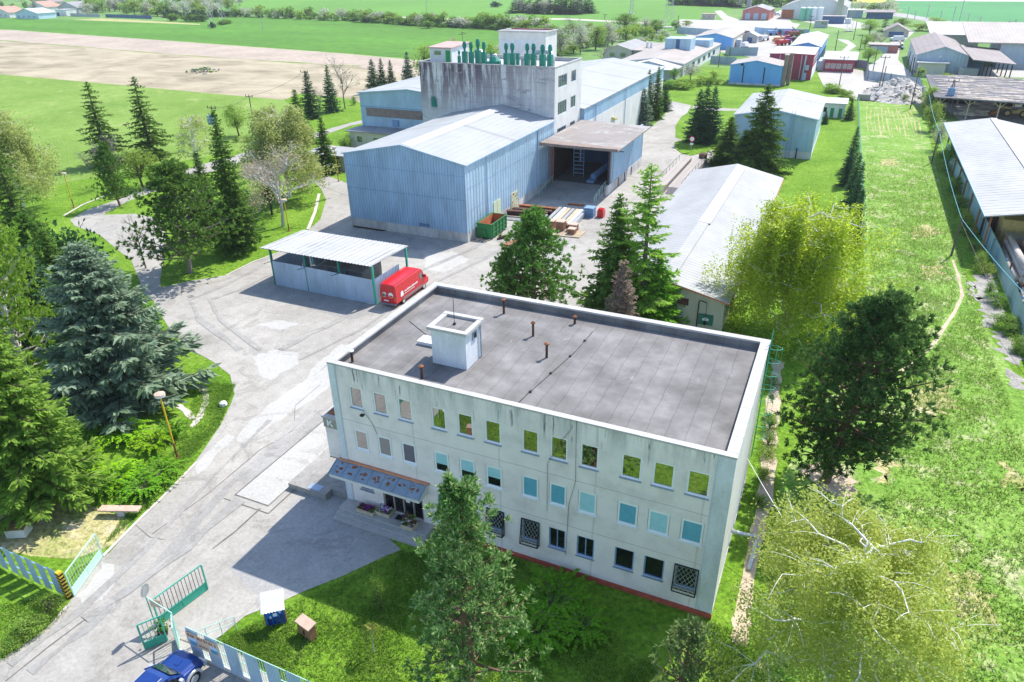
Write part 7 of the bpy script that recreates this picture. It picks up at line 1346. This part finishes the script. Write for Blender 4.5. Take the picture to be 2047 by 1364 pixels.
for k in range(26): a = k*2.4; rr_ = .25+.3*RS.rand(); q.tube([(g.x, g.y, 1.85), (g.x+rr_*.6*cos(a), g.y+rr_*.6*sin(a), 2.05), (g.x+rr_*cos(a), g.y+rr_*sin(a), 1.7), (g.x+rr_*1.1*cos(a), g.y+rr_*1.1*sin(a), .9+RS.rand()*.5)], [.02, .02, .016, .012], 4)
q.build('crown', 'leaf_willow', t)
# --- beds along the drive
place('spruceY', (92, 1012), (38, 570), 190, 'yellow green spruce over the white hutch by the drive', 'spruce_tree')
place('spruceBlue', (248, 800), (206, 472), 255, 'broad silvery blue spruce beside the bend of the drive', 'spruce_tree')
place('pineG', (62, 770), (38, 402), 190, 'feathery light green pine between the yellow green spruce and the picture border', 'pine_tree')
place('spruceO', (78, 560), (22, 280), 130, 'tall loose spruce at the picture border beside the golden birch', 'spruce_tree')
place('birchW', (52, 425), (38, 214), 130, 'golden weeping birch at the picture border beside the meadow', 'birch_tree')
place('broadK', (190, 640), (168, 440), 130, 'dark leafy tree behind the silvery blue spruce', 'tree')
place('spruceA', (150, 660), (140, 448), 105, 'spruce rising between the dark leafy tree and the tall loose spruce', 'spruce_tree')
place('spruceY', (22, 700), (8, 470), 120, 'yellow green spruce cut by the picture border below the tall loose spruce', 'spruce_tree')
place('pineM', (95, 600), (88, 425), 110, 'mid green pine in the tree belt beside the service road', 'pine_tree')
place('spruceD', (250, 640), (246, 520), 70, 'small dark spruce peeping out behind the top of the blue spruce', 'spruce_tree')
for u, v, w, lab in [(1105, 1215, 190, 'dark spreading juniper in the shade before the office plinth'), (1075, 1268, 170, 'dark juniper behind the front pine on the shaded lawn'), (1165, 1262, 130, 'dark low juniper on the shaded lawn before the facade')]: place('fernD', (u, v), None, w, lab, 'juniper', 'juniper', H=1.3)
place('spruceD', (120, 700), (112, 480), 110, 'dark spruce half hidden between the light pine and the blue spruce', 'spruce_tree')
place('spruceD', (310, 720), (318, 575), 90, 'low dark spruce touching the blue spruce at the road bend', 'spruce_tree')
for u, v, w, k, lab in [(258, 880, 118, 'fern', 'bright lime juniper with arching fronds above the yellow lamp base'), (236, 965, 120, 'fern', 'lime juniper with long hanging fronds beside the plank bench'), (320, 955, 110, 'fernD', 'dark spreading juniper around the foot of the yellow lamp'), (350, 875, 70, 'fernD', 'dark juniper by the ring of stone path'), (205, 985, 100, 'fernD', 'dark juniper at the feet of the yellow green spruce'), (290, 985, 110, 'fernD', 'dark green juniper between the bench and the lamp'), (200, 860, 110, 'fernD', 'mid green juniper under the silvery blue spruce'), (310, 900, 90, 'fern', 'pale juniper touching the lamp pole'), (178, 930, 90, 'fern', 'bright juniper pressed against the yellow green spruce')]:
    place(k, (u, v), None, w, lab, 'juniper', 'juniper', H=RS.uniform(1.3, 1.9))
place('bush', (105, 1228), (108, 1180), 76, 'trimmed green bush at the foot of the striped gate post', 'shrub', 'shrub'); place('bushL', (62, 1262), (64, 1225), 70, 'loose bush on the verge below the trimmed one', 'shrub', 'shrub')
# --- loop island and its surroundings
place('pineL', (380, 546), (330, 332), 185, 'big dark green pine on the grass island between the two roads', 'pine_tree')
place('spruceA', (482, 500), (440, 217), 92, 'tall slender spruce with a transformer pole behind it', 'spruce_tree')
place('spruceA', (428, 475), (394, 302), 75, 'shorter spruce between the dark island pine and the slender one', 'spruce_tree')
place('bareP', (566, 453), (548, 292), 130, 'pinkish budding tree with tall bare trunk next to the yellow lamp', 'tree')
place('broadC', (544, 430), (505, 350), 100, 'cream blossomed tree with dark stem beside the pinkish one', 'tree')
place('broadC', (500, 470), (478, 385), 80, 'straw coloured tree in the shade of the slender spruce', 'tree')
place('birchW', (580, 395), (544, 204), 150, 'huge drooping willow like birch before the beige shed', 'birch_tree')
place('birchT', (400, 345), (378, 222), 78, 'thin white stemmed birch on the meadow edge', 'birch_tree')
place('bareB', (292, 537), (262, 412), 92, 'bare brown tree on the corner of the grass island', 'tree')
place('pineM', (240, 412), (222, 285), 62, 'small pine with grey dead top beside the service road', 'pine_tree')
place('bareG', (230, 372), (214, 280), 56, 'grey leafless tree between the two meadow spruces', 'tree')
place('broadL', (286, 375), (280, 288), 90, 'spring green bushy tree beside the service road', 'tree'); place('broadL', (330, 372), (322, 318), 80, 'low light green bush tree behind the dark island pine', 'tree')
place('spruceO', (218, 330), (186, 160), 84, 'tall ragged spruce standing on the green meadow', 'spruce_tree'); place('spruceO', (306, 318), (281, 150), 82, 'ragged spruce with thin top, second one on the meadow', 'spruce_tree')
place('bareG', (176, 345), (164, 306), 26, 'thin bare saplings on the meadow edge beside the ragged spruce', 'sapling', 'sapling')
place('broadL', (478, 272), (472, 204), 58, 'rounded fresh green tree next to the transformer pole', 'tree')
place('spruceA', (604, 290), (579, 179), 56, 'dark spruce standing behind the drooping birch', 'spruce_tree'); place('spruceD', (624, 236), (612, 142), 44, 'dark spruce in front of the crossarm pole', 'spruce_tree'); place('spruceD', (664, 224), (655, 130), 36, 'slim spruce beside the bare tree near the field edge', 'spruce_tree')
place('bareG', (690, 218), (681, 126), 42, 'bare brown tree at the edge of the bare field', 'tree'); place('bareG', (641, 230), (640, 180), 22, 'thin sapling between two dark spruces', 'sapling', 'sapling'); place('bush', (708, 210), (707, 192), 20, 'dark round bush near the west hall corner', 'shrub', 'shrub')
place('spruceB', (655, 346), (641, 234), 52, 'small spruce in front of the beige shed', 'spruce_tree')
for u, v, w, lab in [(715, 290, 40, 'light green shrub before the low annex'), (690, 300, 36, 'pale shrub beside the beige shed roof'), (745, 288, 34, 'leafy shrub at the warehouse corner by the annex')]: place('bushL', (u, v), None, w, lab, 'shrub', 'shrub', H=3)
for u, v, tu, tv, w, k, lab in [(748, 186, 745, 118, 36, 'spruceD', 'dark spruce first of the row beyond the west hall roof'), (766, 184, 762, 116, 26, 'spruceD', 'narrow spruce second in the row beyond the west hall roof'), (784, 182, 779, 120, 24, 'spruceD', 'narrow spruce third in the row beyond the west hall'), (818, 178, 814, 102, 32, 'blueS', 'bluish spruce next to the stained tower')]: place(k, (u, v), (tu, tv), w, lab)
place('broadL', (850, 175), (838, 82), 60, 'yellow green round tree behind the tower stair house', 'tree'); place('birchT', (905, 140), (902, 70), 30, 'feathery golden tree behind the green vent stacks', 'tree'); place('broadL', (985, 150), (982, 80), 40, 'green tree between the vent stacks and the lift tower', 'tree')
for u, v, tu, tv, w, k, lab in [(1120, 118, 1120, 48, 60, 'broadB', 'whitish blossoming tree behind the tower corner'), (1160, 108, 1158, 42, 50, 'broadB', 'grey green tree beside the whitish one behind the tower'), (1190, 100, 1190, 45, 56, 'broadL', 'green leafy tree behind the tower near the brown house'), (1146, 90, 1148, 38, 44, 'bareG', 'brownish tree in the brush behind the tower'), (1215, 92, 1218, 38, 48, 'broadB', 'pale tree in the brush by the brown house'), (1250, 66, 1250, 26, 60, 'broadM', 'dense dark green thicket tree near the far field'), (1290, 62, 1292, 34, 44, 'broadB', 'grey blossoming tree at the end of the brush'), (1310, 64, 1310, 38, 34, 'broadM', 'green tree beside the pinkish lattice tower'), (1060, 98, 1060, 56, 60, 'broadL', 'yellow green bush tree behind the lift tower'), (1020, 98, 1016, 60, 40, 'broadL', 'light bush behind the lift tower corner'), (1205, 130, 1208, 96, 26, 'bareG', 'bare bush at the corner of the brown house')]: place(k, (u, v), (tu, tv), w, lab, 'tree')
# --- drive side
for u, v, tu, tv, w, k, lab in [(1292, 240, 1280, 138, 34, 'spruceB', 'tall spruce at the end of the east hall'), (1310, 238, 1303, 132, 34, 'spruceB', 'tallest spruce of the clump beside the drive'), (1328, 222, 1322, 168, 30, 'spruceD', 'shorter dark spruce closing the clump by the drive'), (1284, 250, 1276, 176, 42, 'blueS', 'silvery blue spruce beside the clipped thujas'), (1266, 250, 1256, 196, 34, 'blueS', 'small blue spruce behind the thujas')]: place(k, (u, v), (tu, tv), w, lab)
for k in range(4): place('thuja', (1240+k*7.5, 246+k*1.5), (1237+k*7.5, 204+k*4), 10.5, ['clipped thuja column, tallest one by the white wall', 'clipped thuja column second from the white wall', 'clipped thuja column third from the white wall', 'shortest thuja column touching the blue spruce'][k], 'thuja_tree')
for k, (u, v, tu, tv) in enumerate([(1391, 284, 1396, 178), (1404, 286, 1408, 172), (1419, 287, 1424, 172)]): place('spruceD', (u, v), (tu, tv), 52, ['dark spruce on the drive island, the one above the traffic sign', 'dark spruce standing between its two twins on the drive island', 'dark spruce on the drive island towards the blue storage shed'][k])
place('spruceBig', (1512, 344), (1524, 166), 118, 'large loose spruce in front of the blue storage shed'); place('spruceB', (1452, 330), (1462, 232), 76, 'bushy spruce at the end of the long low building'); place('spruceD', (1482, 340), (1486, 262), 60, 'small spruce pressed between two larger ones by the long building')
for k, (u, v, tu, tv, w) in enumerate([(1698, 340, 1706, 252, 30), (1690, 372, 1702, 292, 36), (1700, 408, 1714, 306, 36), (1700, 452, 1716, 322, 38), (1702, 492, 1717, 375, 46)]): place('spruceD', (u, v), (tu, tv), w, ['dark spruce at the far tip of the row along the wire fence', 'second dark spruce of the fence row, set into the lawn', 'third dark spruce of the fence row beside the wire', 'fourth dark spruce of the fence row with a narrow top', 'dark spruce ending the fence row beside the weeping birch'][k])
place('spruceD', (1696, 240), (1701, 196), 22, 'small dark spruce near the white annex'); place('spruceD', (1648, 248), (1650, 222), 16, 'tiny spruce at the back corner of the blue storage shed')
# --- works side and sawmill shrubs
for u, v, tu, tv, w, k, lab in [(1850, 228, 1862, 168, 44, 'broadL', 'bright green tree before the plank roofed shed'), (1858, 262, 1868, 200, 46, 'broadL', 'leafy bush tree beside the twin legged pole'), (1872, 300, 1882, 236, 38, 'broadB', 'greyish bush by the pole barn corner'), (1838, 160, 1846, 132, 22, 'farL', 'low bush at the teal fence before the plank roof'), (1890, 342, 1900, 285, 30, 'broadM', 'dark bush squeezed between the sheet fence and the barn roof'), (1905, 400, 1915, 350, 28, 'broadM', 'green bush along the sheet fence below the barn roof'), (1922, 462, 1935, 415, 26, 'bushL', 'light bush at the foot of the meadow pole'), (1955, 540, 1968, 500, 24, 'bushL', 'weed bush on the sheet fence by the gravel'), (1975, 592, 1988, 560, 20, 'bush', 'small dark bush on the sheet fence beside the logs'), (1765, 198, 1768, 188, 36, 'bush', 'low green bush before the rubble heap'), (1806, 206, 1808, 188, 24, 'bush', 'round dark bush at the edge of the rubble heap'), (1660, 185, 1664, 166, 50, 'bushL', 'straggly bush behind the white annex'), (1700, 200, 1700, 190, 30, 'bushL', 'weedy bush by the gravel yard corner')]: place(k, (u, v), (tu, tv), w, lab, 'shrub', 'shrub')
for u, v, tu, tv, w, k, lab in [(1738, 70, 1742, 36, 46, 'broadL', 'broad light green tree by the lattice mast'), (1767, 64, 1772, 34, 26, 'farD', 'dark blue green spruce by the flat roof shelter'), (1744, 92, 1748, 60, 40, 'broadB', 'greyish tree above the town road'), (1728, 98, 1732, 66, 30, 'broadL', 'green tree above the bend of the town road'), (1735, 125, 1738, 92, 46, 'broadL', 'bright bush tree beside the panel fence and road'), (1760, 98, 1764, 72, 28, 'bareG', 'bare brown tree by the brown roofed shed'), (1800, 60, 1804, 36, 40, 'broadM', 'green tree behind the brown roofed shed'), (1865, 62, 1870, 32, 46, 'broadL', 'large round tree beside the railway'), (1838, 62, 1842, 46, 50, 'farL', 'low trees before the railway embankment'), (2008, 76, 2016, 42, 24, 'farD', 'dark spruce beside the goods siding'), (2024, 78, 2032, 46, 22, 'farD', 'second dark spruce beside the goods siding'), (2046, 84, 2050, 56, 20, 'farD', 'dark spruce at the picture border by the railway'), (1722, 20, 1724, 0, 34, 'farB', 'hazy grey tree beyond the depot'), (1770, 28, 1776, -2, 50, 'farB', 'tall hazy trees beside the railway bend'), (1745, 24, 1748, 4, 36, 'farM', 'hazy green tree beyond the flat shelter'), (1690, 26, 1692, 6, 30, 'farB', 'hazy tree beyond the grain barn'), (1960, 62, 1964, 42, 40, 'farB', 'pale thicket beside the railway masts'), (1425, 165, 1430, 140, 20, 'farL', 'little bush beside the bright blue shed'), (1380, 160, 1384, 126, 50, 'broadB', 'grey green bush in front of the white workshop'), (1346, 165, 1350, 135, 24, 'broadM', 'dark round bush by the patched roof house'), (1405, 168, 1408, 152, 40, 'farL', 'weedy shrub before the bright blue shed'), (1365, 178, 1368, 164, 50, 'farL', 'weedy shrub line before the white workshop'), (1335, 178, 1336, 160, 36, 'farM', 'bush at the end of the east hall'), (1372, 52, 1374, 40, 26, 'farL', 'bush beside the panel fence corner'), (1352, 60, 1353, 38, 24, 'farM', 'bush under the pinkish lattice tower'), (1892, 158, 1894, 146, 30, 'farL', 'low bush before the brown barn'), (2016, 166, 2018, 154, 28, 'farM', 'low bush behind the plank roofed shed')]: place(k, (u, v), (tu, tv), w, lab, 'tree')
# --- hedgerows and woods far off, every tree its own object
def row(pts, n, kinds, lab, grp, hs, ws, nm='hedgerow_tree', jv=2.):
    for i in range(n):
        t = (i+RS.rand())/n*(len(pts)-1); k = min(int(t), len(pts)-2); f = t-k; u = pts[k][0]*(1-f)+pts[k+1][0]*f; v = pts[k][1]*(1-f)+pts[k+1][1]*f+RS.uniform(-jv, jv)
        place(kinds[RS.randint(len(kinds))], (u, v), None, None, lab, nm, 'tree', grp, H=RS.uniform(*hs), W_=RS.uniform(*ws))
row([(462, 32), (700, 41), (851, 51), (988, 57), (1100, 66)], 95, ['farL', 'farM', 'farB', 'farL', 'farM'], 'bushy spring green tree in the long hedgerow across the green fields', 'hedgerow trees across the green fields', (3, 8.5), (6, 11))
row([(462, 33), (700, 43), (851, 53), (988, 59)], 50, ['farK', 'farM'], 'low dark bush at the foot of the long hedgerow', 'low bushes of the long hedgerow', (1.5, 2.6), (4, 7), 'hedgerow_bush', 1)
row([(1000, 116), (1060, 84), (1130, 72), (1240, 62)], 26, ['farL', 'farM', 'farB'], 'brushwood tree behind the tower at the end of the hedgerow', 'brushwood trees behind the tower', (3, 7), (5, 8), 'tree', 5)
row([(1080, 112), (1150, 96), (1230, 84), (1330, 62)], 46, ['farL', 'farB', 'farL', 'farM'], 'light green scrub tree in the thicket between the tower and the lattice tower', 'scrub trees of the thicket', (2.5, 7), (5, 8), 'scrub_tree', 12)
row([(1210, 118), (1280, 88), (1340, 76)], 18, ['farL', 'farB'], 'low scrub bush beside the brown gable house', 'scrub bushes by the brown house', (1.5, 3.5), (3.5, 6), 'shrub', 6)
row([(170, 26), (260, 24), (330, 28), (460, 24)], 44, ['farB', 'farB', 'farL', 'farM'], 'pale flowering orchard tree beside the village houses', 'orchard trees beside the village', (6, 13), (8, 14), 'orchard_tree', 7)
row([(330, 36), (462, 34)], 22, ['farK', 'farD'], 'dark evergreen bush along the orchard edge', 'dark bushes along the orchard edge', (3, 5), (5, 8), 'hedgerow_bush', 1)
row([(338, 42), (352, 42)], 4, ['farM'], 'round green bush beside the dark garden wall', 'bushes beside the garden wall', (4, 5), (5, 7), 'shrub', .5); row([(370, 43), (410, 44)], 8, ['farM', 'farK'], 'dense green bush under the slim lattice pylon', 'bushes under the slim pylon', (3.5, 5), (6, 8), 'shrub', .5)
row([(440, 50), (462, 48)], 5, ['farM'], 'green bush at the foot of the second lattice pylon', 'bushes under the second pylon', (2.5, 3.5), (5, 7), 'shrub', .5); row([(424, 56), (428, 57)], 2, ['farK'], 'dark bush at the foot of the first lattice pylon', 'bushes under the first pylon', (2.5, 3.5), (4, 5), 'shrub', .3)
place('farM', (854, 57), None, None, 'lone round bush in the green crop field', 'shrub', 'shrub', H=4.5, W_=8.5)
row([(1024, 26), (1183, 28)], 34, ['farD', 'farD', 'farB'], 'bluish tree of the small wood in the far field', 'trees of the small far wood', (6, 13), (8, 12), 'wood_tree', 2); row([(985, 14), (998, 15)], 3, ['farK'], 'dark bush under the distant pylon', 'bushes under the distant pylon', (3, 4), (7, 9), 'shrub', .3)
row([(1345, 9), (1478, 14)], 46, ['farD', 'farK', 'farM'], 'dark tree of the far belt beyond the fields', 'trees of the far belt', (7, 11), (10, 14), 'wood_tree', 1.); row([(1480, 14), (1560, 12), (1640, 6), (1700, 10)], 40, ['farM', 'farB', 'farL'], 'hazy tree in the belt behind the grain barn', 'trees behind the grain barn', (8, 14), (10, 15), 'wood_tree', 3.)
row([(90, 24), (0, 18), (-10, 26)], 10, ['farM', 'farB', 'farD'], 'garden tree among the village houses', 'garden trees of the village', (4, 8), (5, 8), 'tree', 4); row([(0, 2), (300, 6), (480, 10)], 40, ['farB', 'farM', 'farL'], 'distant tree behind the orchard', 'distant trees behind the orchard', (6, 12), (10, 15), 'wood_tree', 5)
row([(480, 18), (1000, 26)], 0, ['farM'], '', '', (2, 3), (2, 3))
row([(1250, 178), (1345, 176), (1440, 168)], 16, ['farL', 'farM'], 'weedy bush along the lawn edge behind the drive', 'weedy bushes behind the drive', (1.2, 2.6), (2.5, 5), 'shrub', 3)
row([(1650, 182), (1700, 196)], 8, ['farL'], 'weedy bush between the annex and the gravel yard', 'weedy bushes by the gravel yard', (1.2, 2.2), (2.5, 4), 'shrub', 2)
row([(1845, 215), (1875, 300), (1900, 370), (1935, 470), (1990, 610), (2040, 720)], 26, ['bushL', 'bush', 'broadM'], 'wild bush growing along the sheet metal fence', 'wild bushes along the sheet fence', (.8, 2.4), (1.5, 3.4), 'shrub', 4)
row([(2, 1308), (60, 1268), (110, 1236)], 10, ['bush', 'bushL'], 'low verge bush along the kerb of the drive', 'verge bushes along the drive', (.4, .9), (.9, 1.8), 'shrub', 3)
row([(1545, 760), (1535, 900), (1515, 1010)], 8, ['bush', 'bushJ', 'bushL'], 'undergrowth bush beside the dirt path', 'undergrowth along the dirt path', (.5, 1.4), (1.2, 2.4), 'shrub', 12)
row([(470, 290), (620, 262)], 8, ['bushL', 'bush'], 'small shrub along the service road', 'shrubs along the service road', (.8, 2), (1.5, 3), 'shrub', 8)
q = MB(); q.box(-3650, 2650, -350, 3850, -1.2, 48); hz = q.build('haze', 'tuft'); hz.data.materials.clear(); tago(hz, kind='stuff')
m_ = bpy.data.materials.new('haze_air'); m_.use_nodes = True; t_ = m_.node_tree; t_.nodes.clear(); o_ = t_.nodes.new('ShaderNodeOutputMaterial'); v_ = t_.nodes.new('ShaderNodeVolumePrincipled'); v_.inputs['Color'].default_value = (.86, .92, 1, 1); v_.inputs['Density'].default_value = .00012; v_.inputs['Anisotropy'].default_value = .3; t_.links.new(v_.outputs[0], o_.inputs['Volume']); hz.data.materials.append(m_)
for k_, pr_ in PR.items():
    for c in CH.get(pr_[0].name, []): bpy.data.objects.remove(c)
    bpy.data.objects.remove(pr_[0])
# ------------------------------------------------------------------ grass tufts: too many to count
TP = [G(*p) for p in [(1904, 520), (1915, 550), (1924, 590), (1908, 625), (1889, 652), (1872, 680), (1856, 700), (1830, 722), (1800, 745)]]
def tufts(name, lab, quads_px, n, mat, h, w, excl=None):
    L = LF(); P = []; tot = 0
    A = [[G(*p) for p in qd] for qd in quads_px]; ar = [abs((q[2]-q[0]).cross(q[3]-q[1]).z)/2 for q in A]; s = sum(ar)
    for q, a in zip(A, ar):
        m = int(n*a/s); u, v = RS.rand(m), RS.rand(m); q = [np.array(k) for k in q]
        P.append((q[0][None]*((1-u)*(1-v))[:, None]+q[1][None]*(u*(1-v))[:, None]+q[2][None]*(u*v)[:, None]+q[3][None]*((1-u)*v)[:, None]))
    P = np.concatenate(P); keep = (np.sin(P[:, 0]*.9+1.3*np.sin(P[:, 1]*.6))+np.sin(P[:, 1]*1.1+np.sin(P[:, 0]*.7)*1.7)+RS.normal(0, 2.0, len(P))) > -.3
    if excl is not None: keep &= excl(P)
    P = P[keep]; P[:, 2] = .02
    for k in range(3):
        m = len(P); L.add(P+rv(m, .06)*[[1, 1, 0]], rv(m, .75)+[[0, 0, .8]], rv(m, .6)+[[0, .4, .8]], h*RS.uniform(.5, 1.4, m), w)
    me_root = bpy.data.objects.new('tmp', None); o = L.build(name, mat, me_root); o.parent = None; CH.pop('tmp', None); bpy.data.objects.remove(me_root); tago(o, lab, 'grass', None, 'stuff')
tufts('grass', 'short green grass of the lawn before the office', [((800, 1104), (1040, 1120), (1420, 1420), (640, 1420)), ((436, 1284), (800, 1104), (640, 1420), (500, 1310)), ((1420, 1236), (1520, 1180), (1560, 1420), (1420, 1420))], 42000, 'tuft', .17, .05, lambda P: (P[:, 1] < -.3) & (P[:, 1] > -13.1))
tufts('weeds', 'rank weedy grass of the open meadow', [((1830, 640), (1960, 640), (2080, 1000), (1760, 1000)), ((1760, 1000), (2080, 1000), (2090, 1420), (1790, 1420)), ((1735, 420), (1890, 420), (1960, 640), (1745, 640)), ((1560, 1040), (1720, 1000), (1800, 1420), (1500, 1420)), ((1730, 260), (1850, 260), (1890, 420), (1735, 420))], 60000, 'tuft_weed', .24, .075, lambda P: RS.rand(len(P)) < np.clip((125-P[:, 1])/80, 0, 1)*(np.min([np.hypot(P[:, 0]-q.x, P[:, 1]-q.y) for a, c in zip(TP, TP[1:]) for q in [a.lerp(c, t) for t in np.linspace(0, 1, 12)]], axis=0) > .45))
tufts('verge_grass', 'green grass of the road verge and tree beds', [((400, 760), (470, 770), (440, 850), (330, 980)), ((330, 915), (430, 850), (300, 1010), (210, 1090)), ((0, 1210), (130, 1190), (90, 1250), (-20, 1330))], 11000, 'tuft', .17, .05)
